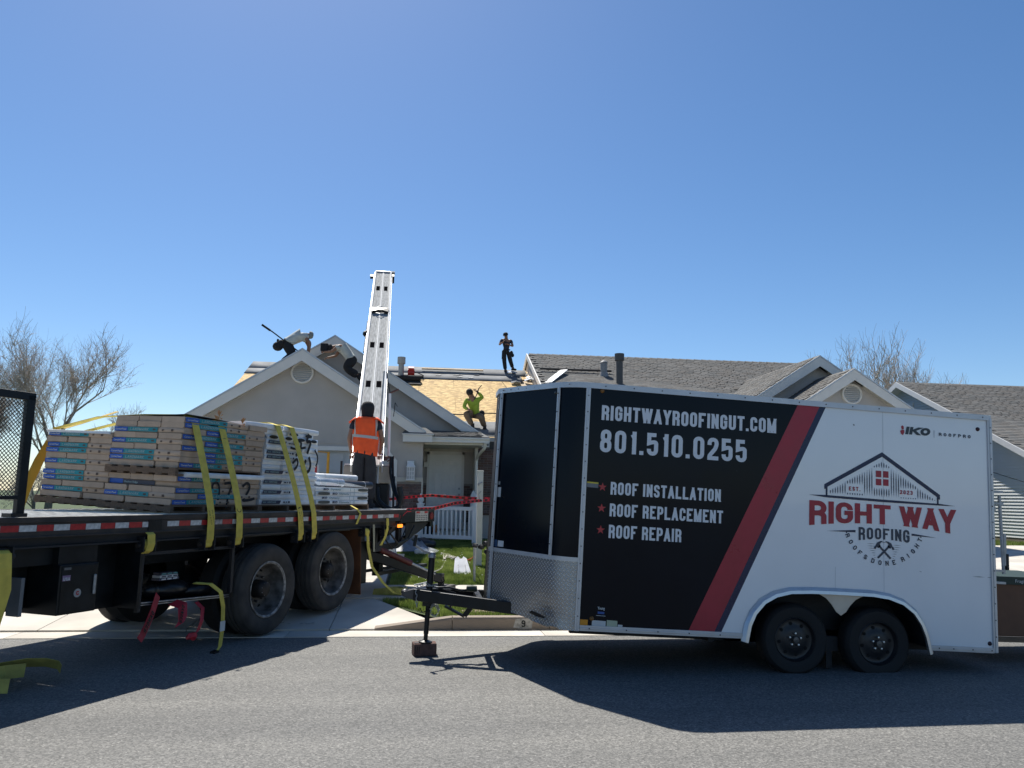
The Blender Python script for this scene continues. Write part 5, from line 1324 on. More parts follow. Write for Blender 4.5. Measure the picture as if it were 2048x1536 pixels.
# coils of strap on the ground
def coil(name,c,label,m,w=.1,s=1,seed=2,turns=2.2):
    r=random.Random(seed); P=[];n=26; WV=[]
    for i in range(n):
        t=i/n*turns*2*math.pi; rr=(.10+.08*i/n)*s*r.uniform(.85,1.15); P.append((c[0]+rr*1.7*math.cos(t),c[1]+rr*.8*math.sin(t),c[2]+w*.42+.02*math.sin(t*1.3)))
        WV.append(Vector((.25*math.cos(t*.7),.25*math.sin(t),.95)).normalized()*w)
    P=P+[(P[-1][0]+.1*s,P[-1][1]-.03,P[-1][2]),(P[-1][0]+.2*s,P[-1][1]-.02,P[-1][2]-.0)]; WV+= [Vector((0,.1,1)).normalized()*w,Vector((0,.3,.9)).normalized()*w]
    o=MB().ribbon([Vector(p)-Vector(c) for p in P],WV,.004).build(name,m); o.location=c; return tag(o,label,'strap')
coil('strap_coil',(-.38,11.78,.17),'tangled olive yellow strap heap on the drive corner by the lawn',YELD,.10,1.,4)
ws=empty('strap_coil',(-3.45,6.95,0),label='wide yellow strap folded on the shaded road at the left edge',cat='strap')
MB().ribbon([(-.35,.42,.05),(-.15,.50,.09),(.05,.52,.12),(.20,.55,.115),(.30,.56,.09),(.33,.55,.055)],[Vector((.05,-.10,.09))]*6,.004).ribbon([(-.45,.28,.03),(-.2,.2,.07),(.02,.24,.1),(.12,.36,.09)],[Vector((0,.02,.11))]*4,.004).ribbon([(-.5,.02,.055),(-.2,-.02,.055),(.02,-.04,.055),(.20,-.06,.056)],[Vector((0,.02,.11))]*4,.004).build('webbing',YELD,ws)
mb=MB(); s_=MB(); letters(s_,'USA',.05,.7,.011,.012); mb.add([(x-.10,.447+z*-.0+y,z+.06) for x,y,z in s_.v],s_.f); mb.build('lettering',INK,ws)
# red danger ribbon hanging from the tray
DT=mat('red_flag_tape',(.40,.015,.025),.5,var=.15)
for i,(P,l,wv) in enumerate((([(1.62,.12,.62),(1.50,.05,.48),(1.40,.0,.38),(1.30,-.05,.30),(1.24,-.08,.27)],'long red danger ribbon slanting down left from the tray',(.7,0,-.7)),([(1.80,.1,.53),(1.85,.02,.50),(1.80,-.04,.38),(1.74,-.06,.33)],'broad red danger ribbon below the middle of the tray',(.9,0,.3)),([(2.10,.08,.50),(2.11,.0,.44),(2.05,-.05,.32),(2.0,-.06,.24),(1.90,-.08,.20)],'narrow red ribbon twisting down to a knot near the road',(.8,0,.1)))):
    rr=web('danger_ribbon',P,l,w=(.075,.12,.05)[i],wv=wv,m=DT)
    if i<2:
        s_=MB(); letters(s_,'DANGER',.045,.62,.01,.008); a=Vector(P[1])-Vector(P[-1]); b=Vector(P[3])-Vector(P[-1]); d=(b-a); xd=d.normalized(); zd=Vector((xd.z,0,-xd.x)); zd.normalize()
        if i: zd=-zd
        s_.v=[tuple(a+Vector((0,-.012,0))+Vector((d.x,d.y,d.z))*(x/.24)*1.0+zd*(z-.022)) for x,y,z in s_.v]; s_.build('lettering',INK,rr)
MB().ball((0,0,0),.05,10,0,(1.3,.7,.7)).jitter(.012,3).build('knot',DT,rr)
# clutter on the tray
bg_=tput(MB().ball((0,0,0),.18,16,0,(1.5,.9,.55)).ball((.38,0,-.05),.15,14,0,(1.6,1,.45)).ball((-.22,-.02,.0),.10,12,0,(1.2,.9,.8)).jitter(.012,9).build('equipment_bag',BAG,smooth=70),(1.98,.38,.635)); tag(bg_,'slumped black equipment bag on the tray under the deck','bag')
pb=tput(bpy.data.objects.new('printed_boxes',None),(1.80,.22,.745)); COL.objects.link(pb); tag(pb,'small pile of black and cream printed cartons on the tray','carton')
for i in range(3): MB().box(-.13+.01*i,.13-.02*i,-.05,.05,i*.026,i*.026+.024).build('carton',[WDARK,LABW,WDARK][i],pb)
for i in range(3):
    for k in range(3): MB().box(-.10+k*.075,-.10+k*.075+.055,-.052,-.05,i*.026+.005,i*.026+.018).build('print',[LABW,WDARK,mat('teal_spot',(.08,.25,.25),.6)][i],pb)
# ------------------------------------------------------------------ pallets and bundles
def pallet(name,x0,x1,y0,y1,z0,h,label,tilt=0):
    L=x1-x0; W_=y1-y0
    p=tput(bpy.data.objects.new(name,None),((x0+x1)/2,(y0+y1)/2,z0),0,tilt); COL.objects.link(p); tag(p,label,'pallet','wooden pallets under the shingles')
    n=max(3,int(W_/.16))
    bm_=MB().box(-L/2,L/2,-.045,.045,0,.016).mesh('board',WOOD)
    for i in range(n): link('board',bm_,p,(0,-W_/2+.05+i*(W_-.1)/(n-1),h-.016))
    sm=MB().box(-.02,.02,-W_/2,W_/2,0,h-.017).mesh('stringer',WOOD)
    link('light_blocker',MB().box(-L/2,L/2,W_*.15,W_*.15+.02,0,h-.018).mesh('light_blocker',WOOD),p)  # filler added inside the pallet to stop light showing through its gaps
    k=max(3,int(L/.4)+1)
    for i in range(k): link('stringer',sm,p,(-L/2+.022+i*(L-.044)/(k-1),0,0))
    return p
def bun_mesh(L,D,H,m,seed):
    r=random.Random(seed); n=7 if L>.5 else 4; mb=MB(); 
    # lumpy wrapped bundle: rings along x
    ring=[(-.5,0),(-.5,1),(.5,1),(.5,0)]
    for i in range(n):
        x=-L/2+L*i/(n-1); e=.012 if i in(0,n-1) else 0
        zt=H+.001-r.uniform(0,.0035)-e*.25; zb=-.0015; yf=-D/2+r.uniform(0,.013)+e*.3; c=.010
        for (y,z) in ((yf,zb+c),(yf-.002,(zb+zt)/2),(yf,zt-c),(yf+c,zt),(D/2,zt),(D/2,zb),(yf+c,zb)): mb.v.append((x,y,z))
    for i in range(n-1):
        for k in range(7): a=7*i+k; b=7*i+(k+1)%7; mb.f.append((a,b,b+7,a+7)); mb.m.append(0)
    mb.f.append(tuple(range(6,-1,-1))); mb.m.append(0); mb.f.append(tuple(range(7*n-7,7*n))); mb.m.append(0)
    return mb.mesh('bundle',m,40)
BC={}
KRM=MT@Matrix.Translation((0,.28,1.40))@Matrix.Rotation(.042,4,'X')@Matrix.Translation((0,-.28,-1.40))
def kput(o,loc,rz=0): o.matrix_world=KRM@Matrix.Translation(Vector(loc))@Matrix.Rotation(rz,4,'Z'); return o
def bundle(x0,x1,y0,D,z,H,kind,label,group,tilt=0,yaw=0,style='brown',front=True,place=None):
    L=x1-x0; key=(round(L,2),round(D,2),round(H,3),style,rnd.randrange(3))
    if key not in BC: BC[key]=bun_mesh(L,D,H,KRAFT if style=='brown' else WRAP,len(BC))
    o=link('shingle_bundle',BC[key])
    if place: kput(o,(place[0]+rnd.uniform(-.008,.008),place[1]+rnd.uniform(-.008,.008),z),place[2]+rnd.uniform(-.013,.013)); tag(o,label,'shingle bundle',group)
    else: tput(o,((x0+x1)/2+rnd.uniform(-.006,.006),y0+D/2+rnd.uniform(-.014,.016),z),yaw+rnd.uniform(-.014,.014),tilt); tag(o,label,'shingle bundle',group)
    yf=-D/2-.0032
    def part(nm,mbf,m):
        k=key[:4]+(nm,kind)
        if k not in BC: BC[k]=mbf().mesh(nm,m)
        return link(nm,BC[k],o)
    if kind=='L' and style=='brown':
        part('blue_label',lambda:MB().box(-L/2+.005,-L/2+.20*L,yf,yf+.002,.006,H-.008),KBLUE)
        part('teal_label',lambda:MB().box(-L/2+.205*L,-L/2+.64*L,yf,yf+.002,.006,H-.008),KTEAL)
        def t1():
            q=MB(); word(q,'CertainTeed',H*.30,-L/2+.025*L,H*.32,yf-.0012,width=.155*L,bold=.02); return q
        def t2():
            q=MB(); letters(q,'LANDMARK',H*.48,.8,H*.10,.006,x0=-L/2+.235*L,z0=H*.26,y=yf-.0012,width=.27*L,slant=.2); return q
        part('lettering',t1,LABW); part('lettering_',t2,KPALE).name='lettering'
        part('print_marks',lambda:MB().box(L*.20,L*.225,yf,yf+.002,H*.3,H*.6).box(L*.33,L*.36,yf,yf+.002,H*.25,H*.65).box(L*.07,L*.11,yf-.001,yf+.001,H*.35,H*.65),mat('brown_print',(.10,.07,.055),.8))
    elif kind=='D' and style=='brown':
        part('blue_label',lambda:MB().box(-L/2+.005,-L/2+.20*L,yf,yf+.002,.006,H-.004),KBLUE)
        part('grey_label',lambda:MB().box(-L/2+.205*L,-L/2+.66*L,yf,yf+.002,.006,H-.008),mat('slate_print',(.045,.05,.075),.6))
        def t3():
            q=MB(); word(q,'Shadow Ridge',H*.36,-L/2+.22*L,H*.3,yf-.0012,width=.2*L,bold=.02); return q
        part('lettering',t3,KPALE)
    elif kind=='E' and style=='brown' and rnd.random()<.28:
        a=rnd.uniform(-.3,.2)*L; part('tear',lambda:MB().add([(a,yf+.002,H*.45),(a+.18*L,yf,H*.72),(a+.34*L,yf+.001,H*.5),(a+.2*L,yf,H*.3)],[(0,1,2,3)]),BLKC)
    elif kind=='L' and style=='white':
        def t4():
            q=MB(); q.add([(-L/2+.02,yf,.008),(-L/2+.36,yf,.008),(-L/2+.39,yf,H-.010),(-L/2+.035,yf,H-.010)],[(0,1,2,3)]); return q
        part('dark_label',t4,WDARK)
        def t5():
            q=MB(); word(q,'HERITAGE',H*.36,-L/2+.125,H*.33,yf-.0012,width=.165,bold=.02); word(q,'IKO',H*.30,-L/2+.05,H*.36,yf-.0012,width=.055,bold=.03); return q
        part('lettering',t5,KPALE)
        part('print_marks',lambda:MB().box(-L/2+.43,-L/2+.47,yf,yf+.002,H*.38,H*.62).box(-L/2+.49,-L/2+.505,yf,yf+.002,H*.35,H*.65).box(-L/2+.53,-L/2+.56,yf,yf+.002,H*.3,H*.7),WDARK)
    elif kind=='O':
        part('wrapper_window',lambda:MB().add([(-.3*L+.17*L*math.cos(t*.524),yf,H*.5+H*.36*math.sin(t*.524)) for t in range(12)],[tuple(range(12))]),BLK)
        part('wrapper_window_',lambda:MB().add([(.28*L+.14*L*math.cos(t*.524),yf,H*.5+H*.36*math.sin(t*.524)) for t in range(12)],[tuple(range(12))]),BLK).name='wrapper_window'
    elif kind in('K','M'):
        sh_=0 if kind=='K' else -.16*L
        def t6():
            q=MB(); word(q,'IKO',H*.5,-L*.22+sh_,H*.27,yf-.0012,width=.12,bold=.05,slant=.2); return q
        part('lettering',t6,WDARK)
        def t7():
            q=MB(); word(q,'Dynasty',H*.42,-L*.09+sh_,H*.32,yf-.0012,width=.25,bold=.02); return q
        part('lettering_',t7,mat('teal_text',(.10,.22,.27),.6)).name='lettering'
        part('frame_line',lambda:MB().box(-L*.12,L*.3,yf,yf+.001,H*.88,H*.92).box(L*.12,L*.125,yf,yf+.001,H*.1,H*.9).box(L*.2,L*.205,yf,yf+.001,H*.1,H*.9),mat('teal_text',(.10,.22,.27),.6))
        part('wrapper_window',lambda:MB().add([((-.37 if kind=='K' else .38)*L+.115*L*max(-.9,min(.9,1.3*math.cos(t*.3927))),yf,H*.5+H*.38*math.sin(t*.3927)) for t in range(16)],[tuple(range(16))]),mat('wrapper_window_grey',(.06,.065,.06),.4))
    return o
ORD=['bottom','second','third','fourth','fifth','sixth','seventh','eighth','ninth','tenth','eleventh','twelfth','thirteenth','fourteenth','fifteenth','sixteenth']
POS={1:['only'],2:['left','right'],3:['left','middle','right'],4:['left','second','third','right']}
def stack(rows,y0,z0,H,stackname,group,style,D=.88,tilt=lambda i:0,xs=lambda i:(0,0),yoff=lambda i:0):
    """rows from the bottom: list of (x0,x1,kind)"""
    z=z0
    for i,row in enumerate(rows):
        cnt={}
        for j,(a,b,k) in enumerate(row):
            kk='E' if k=='E' else 'L'; cnt.setdefault(kk,[]).append(j)
        for j,(a,b,k) in enumerate(row):
            d0,d1=xs(i); kk='E' if k=='E' else 'L'; g=cnt[kk]; n=len(g); pos=['','left ','middle ','right '][0 if n==1 else (1 if g.index(j)==0 else (3 if g.index(j)==n-1 else 2))]
            if n>3 and pos=='middle ': pos=('second ' if g.index(j)==1 else 'third ')
            look={'E':('plain kraft bundle end on' if style=='brown' else 'plain white bundle end'),'L':('kraft bundle with blue and teal label' if style=='brown' else 'white bundle with dark slanted label'),'D':'kraft bundle with blue and slate label','O':'white bundle with black oval windows','K':'white bundle with grey oval window at left','M':'white bundle with grey oval window at right','W':'torn white plastic wrapped bundle','P':'blank white bundle'}[k]
            lab=f"{pos}{look}, {ORD[i]} layer{' up' if i else ''} of {stackname}"
            bundle(a+d0,b+d1,y0+yoff(i),(D if len(rows)-i>4 else .34) if k=='E' else (.62 if len(rows)-i>4 else .34),z+(0),H,k if k in 'LEDOKM' else 'E0',lab,group,tilt(i),0,'white' if (style=='white' or k in 'WP') else style)
        z+=H
    return z
def E3(x0,x1,n=3): return [(x0+(x1-x0)*i/n+.003,x0+(x1-x0)*(i+1)/n-.003,'E') for i in range(n)]
# kraft stacks: pinwheel layers of one cross bundle and three long ones
BL,BD=.975,.325
def kpallet(x0,x1,y0,y1,z0,h,label):
    p=bpy.data.objects.new('pallet',None); COL.objects.link(p); kput(p,(x0,y0,z0)); tag(p,label,'pallet','wooden pallets under the shingles')
    L=x1-x0; W_=y1-y0
    n=6; bm_=MB().box(0,L,-.045,.045,0,.016).mesh('board',WOOD)
    for zz in(h-.016,0):
        for i in range(n): link('board',bm_,p,(0,.05+i*(W_-.1)/(n-1),zz))
    sm=MB().box(-.02,.02,0,W_,.017,h-.017).mesh('stringer',WOOD)
    for i in range(4): link('stringer',sm,p,(.02+i*(L-.04)/3,0,0))
    return p
def klayers(code,c,y0,z0,H,name,group,near=True,side=True,jx=lambda i:0):
    for i,k in enumerate(code):
        z=z0+i*H; cx0=c+jx(i)+rnd.uniform(-.008,.008); up_=' up' if i else ''
        lay=f'{ORD[i]} layer{up_}'
        if k in 'PD':
            bundle(0,BL,0,BD,z,H,'L' if k=='P' else 'D',f"crosswise kraft bundle, label toward the cab, {lay} of {name}",group,place=(cx0+BD/2,y0+BL/2,-math.pi/2))
            if side: bundle(0,BL,0,BD,z,H,'L' if k=='P' else 'E',f"lengthwise kraft bundle under the straps, {lay} of {name}",group,place=(cx0+BD+BL/2+.004,y0+BD/2,0))
            else: bundle(0,BL,0,BD,z,H,'E',f"lengthwise kraft bundle, {lay} of {name}",group,place=(cx0+BD+BL/2+.004,y0+BD/2,0))
        else:
            for j in range(3):
                w=['near','middle','far'][j]
                bundle(0,BL,0,BD,z,H,'L' if (j==0 and side) else 'E',f"{w} end-on kraft bundle, {lay} of {name}",group,place=(cx0+BL/2,y0+BD/2+j*(BL/3+.001),0))
            if side: bundle(0,BL,0,BD,z,H,'E',f"rearmost crosswise bundle, {lay} of {name}",group,place=(cx0+BL+BD/2+.004,y0+BL/2,math.pi/2))
    return z0+len(code)*H
KC=1.885
kpallet(KC-.02,KC+1.33,1.24,2.28,1.404,.082,'far wooden pallet under the leftmost kraft stack')
klayers('QPQPPQPQPPQP',KC+.01,1.25,1.488,.0605,'the leftmost stack','bundles in the leftmost kraft stack',side=False)
pl_=MB().box(0,1.0,-.01,1.0,0,.006).box(-.012,0,.02,.98,-.018,.004).jitter(.006,2).build('top_sheet',ROLLW); kput(pl_,(KC+.0,1.25,2.216)); tag(pl_,'white protective sheet on top of the leftmost stack','sheet')
kpallet(KC-.06,KC+1.33,.25,1.26,1.402,.082,'near wooden pallet under the tall kraft stack')
klayers('QPQ',KC-.02,.27,1.486,.0605,'the tall kraft stack','bundles low in the tall kraft stack',jx=lambda i:[0,.0,.01][i])
klayers('DQ',KC+.03,.28,1.486+3*.0605,.0605,'the short kraft pile','bundles low in the tall kraft stack')
bundle(0,1.25,0,.34,1.486+5*.0605-.012,.055,'E0','torn white plastic bundle squeezed under the upper pallet','bundles low in the tall kraft stack',style='white',place=(KC+.72,.40,0))
kpallet(KC-.03,KC+1.30,.27,1.26,1.790,.080,'wooden pallet between the upper and lower kraft bundles')
klayers('QPPQPQPQQ',KC+.015,.28,1.872,.0600,'the upper kraft pallet','bundles on the upper kraft pallet',jx=lambda i:.004*i)
kpallet(KC+.3,KC+.31,.3,.31,1.4,.03,'x') if False else None
# sheet of wrapping film over the kraft stack top, torn paper
tp_=tput(MB().prism([(2.0,-.02,0),(2.4,-.03,-.012),(3.05,-.03,-.05),(3.28,-.03,-.13),(3.28,-.03,-.138),(3.05,-.03,-.058),(2.4,-.03,-.02),(1.95,-.02,-.006)],(0,.9,0)).jitter(.004,5).build('wrapping_film',PLAST,smooth=60),(0,.28,2.445)); tag(tp_,'loose plastic wrapping film over the kraft stack top','film')
bf=tput(MB().prism([(2.12,0,-.01),(2.5,0,-.025),(2.86,-.0,-.09),(2.75,0,-.12),(2.35,0,-.085),(2.14,0,-.05)],(0,.02,0)).build('black_wrapper_flap',BLKC),(0,.25,2.425)); tag(bf,'black torn wrapper flap hanging at the top of the kraft stack','wrapper')
for i,(x,z,l) in enumerate(((2.40,2.455,'orange torn paper scrap on the film above the second strap'),(2.78,2.41,'orange paper scrap sticking up beside the white stack'))):
    q=MB(); r=random.Random(i+3); 
    for k in range(7): a=r.uniform(0,6.28); q.add([(0,0,0),(.07*math.cos(a),r.uniform(-.02,.02),.06*math.sin(a)+.02),(.06*math.cos(a+.7),r.uniform(-.02,.02),.05*math.sin(a+.7))],[(0,1,2)])
    o=q.build('paper_scrap',mat('orange_paper',(.52,.25,.10),.8)); tput(o,(x,.22,z)); tag(o,l,'paper')
# white stack
Hs=.0612; ws_=[]
X0,X1=3.245,4.335
def E3w(i): s_=.0; return [(X0+(X1-X0)*k/3+.002,X0+(X1-X0)*(k+1)/3-.002,'E') for k in range(3)]
for i,k in enumerate('L E L E L E L E E L L E L'.split()): ws_.append([(X0,X1,'L')] if k=='L' else E3w(i))
ws_.append([(X0+.03,X0+.56,'O'),(X0+.57,X1-.02,'O')]); ws_.append([(X0-.22,X0+.42,'P'),(X0+.43,X1-.10,'O')]); ws_.append([(X0-.42,X0+.3,'P'),(X0+.31,X1-.02,'P')])
pallet('pallet',3.25,4.33,.28,1.3,1.404,.078,'wooden pallet under the white wrapped stack')
stack(ws_,.27,1.484,Hs,'the white stack','bundles in the white wrapped stack','white',xs=lambda i:(.05*i/12,.03*i/12))
# low white pallet
pallet('pallet',4.35,5.72,.28,1.4,1.404,.078,'pallet under the low white pile at the truck rear')
stack([[(4.40,5.68,'K')],[(4.36,5.70,'M')],[(4.38,5.69,'K')],[(4.37,5.70,'M')]],.27,1.484,.058,'the low rear pile','bundles in the low white pile at the rear','white',D=.6)
for o_,l,x0,x1,y,z,r_,m_ in (('underlayment_roll','white roll lying on the low rear pile',4.72,5.85,.62,1.865,.05,ROLLW),('underlayment_roll','black roll end sticking out over the low rear pile',4.95,6.10,.50,1.765,.058,ROLLB),('underlayment_roll','plastic wrapped silvery roll on the low rear pile',4.36,5.15,.40,1.785,.058,PLAST)):
    o=tput(bpy.data.objects.new('underlayment_roll',None),((x0+x1)/2,y,z-r_)); COL.objects.link(o); tag(o,l,'roll')
    MB().tube([((x0-x1)/2,0,r_),((x1-x0)/2,0,r_)],r_,18).build('roll_body',m_,o,smooth=40)
    for k in(-.25,.3): MB().lathe([(r_+.001,-.006),(r_+.002,0),(r_+.001,.006)],(k*(x1-x0),0,r_),'x',18).build('band',LABW,o)
fl=MB(); 
fl.add([(4.33,.30,1.80),(4.40,.55,1.90),(5.1,.6,1.86),(5.70,.35,1.735),(5.70,.24,1.72),(4.95,.24,1.735),(4.34,.24,1.74)],[(0,1,6),(1,2,5),(1,5,6),(2,3,5),(3,4,5)])
fl.v=[(a-5,b-.3,c-1.73) for a,b,c in fl.v]
GL_=bpy.data.materials.new('shrink_film'); GL_.use_nodes=True; b_=GL_.node_tree.nodes['Principled BSDF']; b_.inputs['Base Color'].default_value=(.55,.62,.68,1); b_.inputs['Roughness'].default_value=.22; b_.inputs['Alpha'].default_value=.45; b_.inputs['Coat Weight'].default_value=.6
o=tput(fl.build('shrink_film',GL_),(5,.3,1.73)); sd=o.modifiers.new('sub','SUBSURF'); sd.levels=1; sd.render_levels=1; sd.subdivision_type='SIMPLE'; tag(o,'clear shrink film draped over the rolls on the low rear pile','film')
# spray painted marks
SPR=mat('black_spray',(.014,.014,.015),.8)
def spray(label,loc,strokes,rr):
    o=tput(bpy.data.objects.new('spray_marking',None),loc); COL.objects.link(o); tag(o,label,'marking')
    for i,(pts,t) in enumerate(strokes):
        q=MB(); stroke(q,round_path([(a,b,1) for a,b in pts],rr),t,-.0006*i); q.build('spray_stroke',SPR,o)
spray('black spray painted digits nine seven two across the lower kraft bundles',(2.50,.262,1.53),(([(0,.12),(-.08,.10),(-.09,.19),(.0,.21),(.03,.12),(.0,-.06)],.028),([(.10,.19),(.24,.21),(.17,.05),(.15,-.08)],.030),([(.40,.16),(.48,.22),(.54,.16),(.46,.05),(.40,-.0),(.56,.01),(.62,.03)],.032)),.06)
spray('black spray paint scrawl over the right side of the white stack',(3.95,.252,1.98),(([(-.12,.30),(.02,.33),(-.02,.18),(-.10,.12)],.04),([(.16,.42),(.10,.30),(.22,.34),(.14,.16)],.045),([(-.16,.02),(-.06,.10),(-.04,.0),(-.12,-.06)],.035),([(.12,.08),(.06,-.04),(.16,-.10),(.24,.0),(.18,.12)],.045),([(.30,.22),(.40,.12),(.34,.0)],.03),([(-.22,.22),(-.12,.20),(.10,.24)],.03)),.08)
# things behind the white stack
fk=tput(bpy.data.objects.new('hand_forklift',None),(7.1,2.9,1.2)); 
COL.objects.link(fk); fk.matrix_world=Matrix.Translation((-2.22,18.6,.45)); tag(fk,'yellow barred loader with a red and white sign before the garage','forklift')
MB().tube([(.0,0,0),(.0,0,2.15),(-.85,0,2.20),(-.85,0,0)],.035,8).build('roll_bar',YPNT,fk); MB().box(-.75,-.20,-.05,.0,1.2,1.85).build('notice_board',LABW,fk); MB().box(-.72,-.24,-.055,-.05,1.55,1.82).build('red_heading',REDS,fk)
MB().box(.06,.35,-.1,.1,0,1.5).box(.1,.42,-.12,.12,1.15,1.35).box(-.9,.3,.0,1.2,.1,.9).build('machine_body',BLKC,fk); 
for x in(-.8,.2): MB().lathe([(.001,-.1),(.2,-.1),(.25,-.05),(.25,.1),(.001,.1)],(x,.0,.25),'y',20).build('wheel',RUB,fk,smooth=40)

# ------------------------------------------------------------------ conveyor mast
CA=Vector((-.94,13.25,2.12)); CB=Vector((-1.404,23.56,8.49))
cd=(CB-CA).normalized(); cx=cd.cross(Vector((0,0,1))).normalized(); cn=cx.cross(cd).normalized()
CL=(CB-CA).length
cv=empty('roof_conveyor',CA,label='white metal shingle conveyor mast rising from the truck to the roof',cat='conveyor')
cv.matrix_world=Matrix.Translation(CA)@Matrix((cx,cd,cn)).transposed().to_4x4()
CW=.25
PALE=mat('galvanised_mast',(.36,.365,.36),.9,.0,spec=.08,var=.3,scale=5,streak=(6,.8,6))
MB().box(-CW,CW,0,CL,-.03,0).build('mast_bed',PALE,cv)
for x in(-CW,CW-.035): MB().box(x,x+.035,0,CL,0,.06).build('side_rail',mat('bright_rail',(.72,.72,.71),.85,.0,spec=.12,var=.08,scale=6),cv,bevel=.004)
for x in(-CW-.02,CW-.0): MB().box(x,x+.02,0,CL,-.14,-.0).build('mast_beam',ALU,cv)
MB().box(-.012,.012,0,CL,0,.018).box(-.035,-.028,0,CL,0,.01).box(.028,.035,0,CL,0,.01).box(-CW+.05,-CW+.058,0,CL,0,.012).box(CW-.058,CW-.05,0,CL,0,.012).build('centre_rib',MATS['bright_rail'],cv)
slot=MB().box(-.045,.045,-.085,.085,.0005,.004).mesh('slot',mat('slot_black',(.006,.006,.007),.95,spec=0.))
def cpos(Z0): return Z0
for d in (2.6,4.25,8.1-.25,10.9): pass
def proj_y(d):
    p=CA+cd*d-Vector((0,0,EYE)); z=p.dot(fw); return 768-F_PX*p.dot(u2)/z
def find(yt):
    lo,hi=0,CL
    for _ in range(40):
        m_=(lo+hi)/2
        if proj_y(m_)>yt: lo=m_
        else: hi=m_
    return lo
for d in (find(768),find(690),find(577)):
    for x in(-.115,.105): o=link('slot',slot,cv,(x,d,0)); o.scale=(1.12,1.6+d*.09,1)
d=find(626)
MB().prism([(-.21,d-.12,.03),(-.05,d-.06,.05),(.05,d-.06,.05),(.21,d-.12,.03),(.22,d+.14,.05),(-.22,d+.14,.05)],(0,0,.06)).build('carriage_handle',BLK,cv)
MB().tube([(-.12,d+.2,.06),(0,d+.3,.10),(.14,d+.22,.06)],.012,6).tube([(-.1,d-.2,.06),(0,d-.3,.08),(.1,d-.2,.06)],.014,6).build('carriage_wire',STEEL,cv)
MB().box(-CW-.14,-CW,CL-.5,CL-.3,-.08,.0).build('mast_hook',BLK,cv); MB().box(CW,CW+.09,CL-.45,CL-.1,-.20,.02).build('mast_head',BLK,cv); MB().box(CW+.0,CW+.1,CL-.12,CL-.0,-.05,.06).build('sheave_cover',PALE,cv)
MB().tube([(-CW-.03,find(700),-.06),(-CW-.03,find(640),-.06)],.03,8).ball((-CW-.05,find(665),-.05),.08,10).build('side_cable_drum',BLK,cv)
MB().box(-CW+.02,CW-.02,CL-.02,CL+.01,-.1,.05).build('end_plate',ALU,cv)
# turret base at the bottom of the mast
tu=empty('conveyor_base',(-.95,13.55,1.40),label='beige and black conveyor turret behind the standing worker',cat='machine')
BEI=mat('beige_paint',(.36,.33,.28),.6)
MB().box(-.40,-.24,-.05,.35,.42,.72).build('beige_cover',BEI,tu,bevel=.02); MB().box(.20,.40,-.05,.35,.42,.72).build('beige_cover',BEI,tu,bevel=.02); MB().box(-.38,-.26,-.05,.3,.72,.75).box(.22,.38,-.05,.3,.72,.75).build('cover_lip',mat('bright_rail',(.7,.7,.7),.4),tu)
MB().box(-.02,.38,-.02,.45,.0,.42).box(-.30,.0,.05,.5,.0,.30).build('turret_housing',BLK,tu,bevel=.02)
MB().tube([(.46,.2,-.02),(.46,.2,.55)],.02,8).tube([(-.46,.2,.3),(-.46,.2,.8)],.02,8).build('side_post',BLKM,tu)
MB().tube([(0.0,.1,.7),(.0,.2,.9)],.16,12).build('slew_ring',BLKM,tu,smooth=40)
# lattice chain along right side + thin white hoist tube
hs=empty('hoist_tube',(-.60,13.72,2.30),label='thin white vertical tube with clamps right of the conveyor',cat='tube')
MB().tube([(0,0,0),(.0,.03,.2),(-.02,.08,1.12)],.022,8).build('tube_body',VINYL,hs,smooth=40)
MB().tube([(-.10,0,-.02),(.10,.0,-.03)],.022,8).tube([(-.02,0,-.1),(.09,0,.0)],.012,6).box(-.11,-.02,-.03,.03,-.08,-.02).tube([(-.04,.08,1.12),(.13,.08,1.20)],.018,6).build('clamp',mat('brown_clamp',(.12,.06,.05),.7),hs)
MB().tube([(-.02,.08,1.12),(-.06,.1,1.30),(-.10,.15,1.52)],.010,5).tube([(.06,.0,.7),(.08,.0,.95),(.12,0,.88)],.007,5).build('cord',BLK,hs)
MB().tube([(-.13,-.05,1.5),(-.16,-.05,.8),(-.18,-.05,.1),(-.20,-.05,-.5)],.014,6).build('rigging_line',STEEL,hs)
hz=empty('hydraulic_hose',(-.38,13.2,1.40),label='looped black hydraulic hose hanging behind the truck deck',cat='hose')
MB().tube([(-.17,.25,.88),(-.17,.22,.6),(-.10,.1,.30),(.0,.02,.12),(.03,.0,.05)],.022,8).tube([(-.14,.27,.88),(-.12,.22,.55),(-.06,.1,.28),(.02,.02,.12)],.02,8).build('hose_line',BLK,hz,smooth=60)
MB().tube([(.0,.0,.36),(.035,.0,.22),(.04,.0,.10),(.0,.0,.02),(-.12,.0,-.02),(-.25,.02,.03),(-.36,.05,.15),(-.38,.08,.35)],.045,10).build('hose_sleeve',BLK,hz,smooth=60)

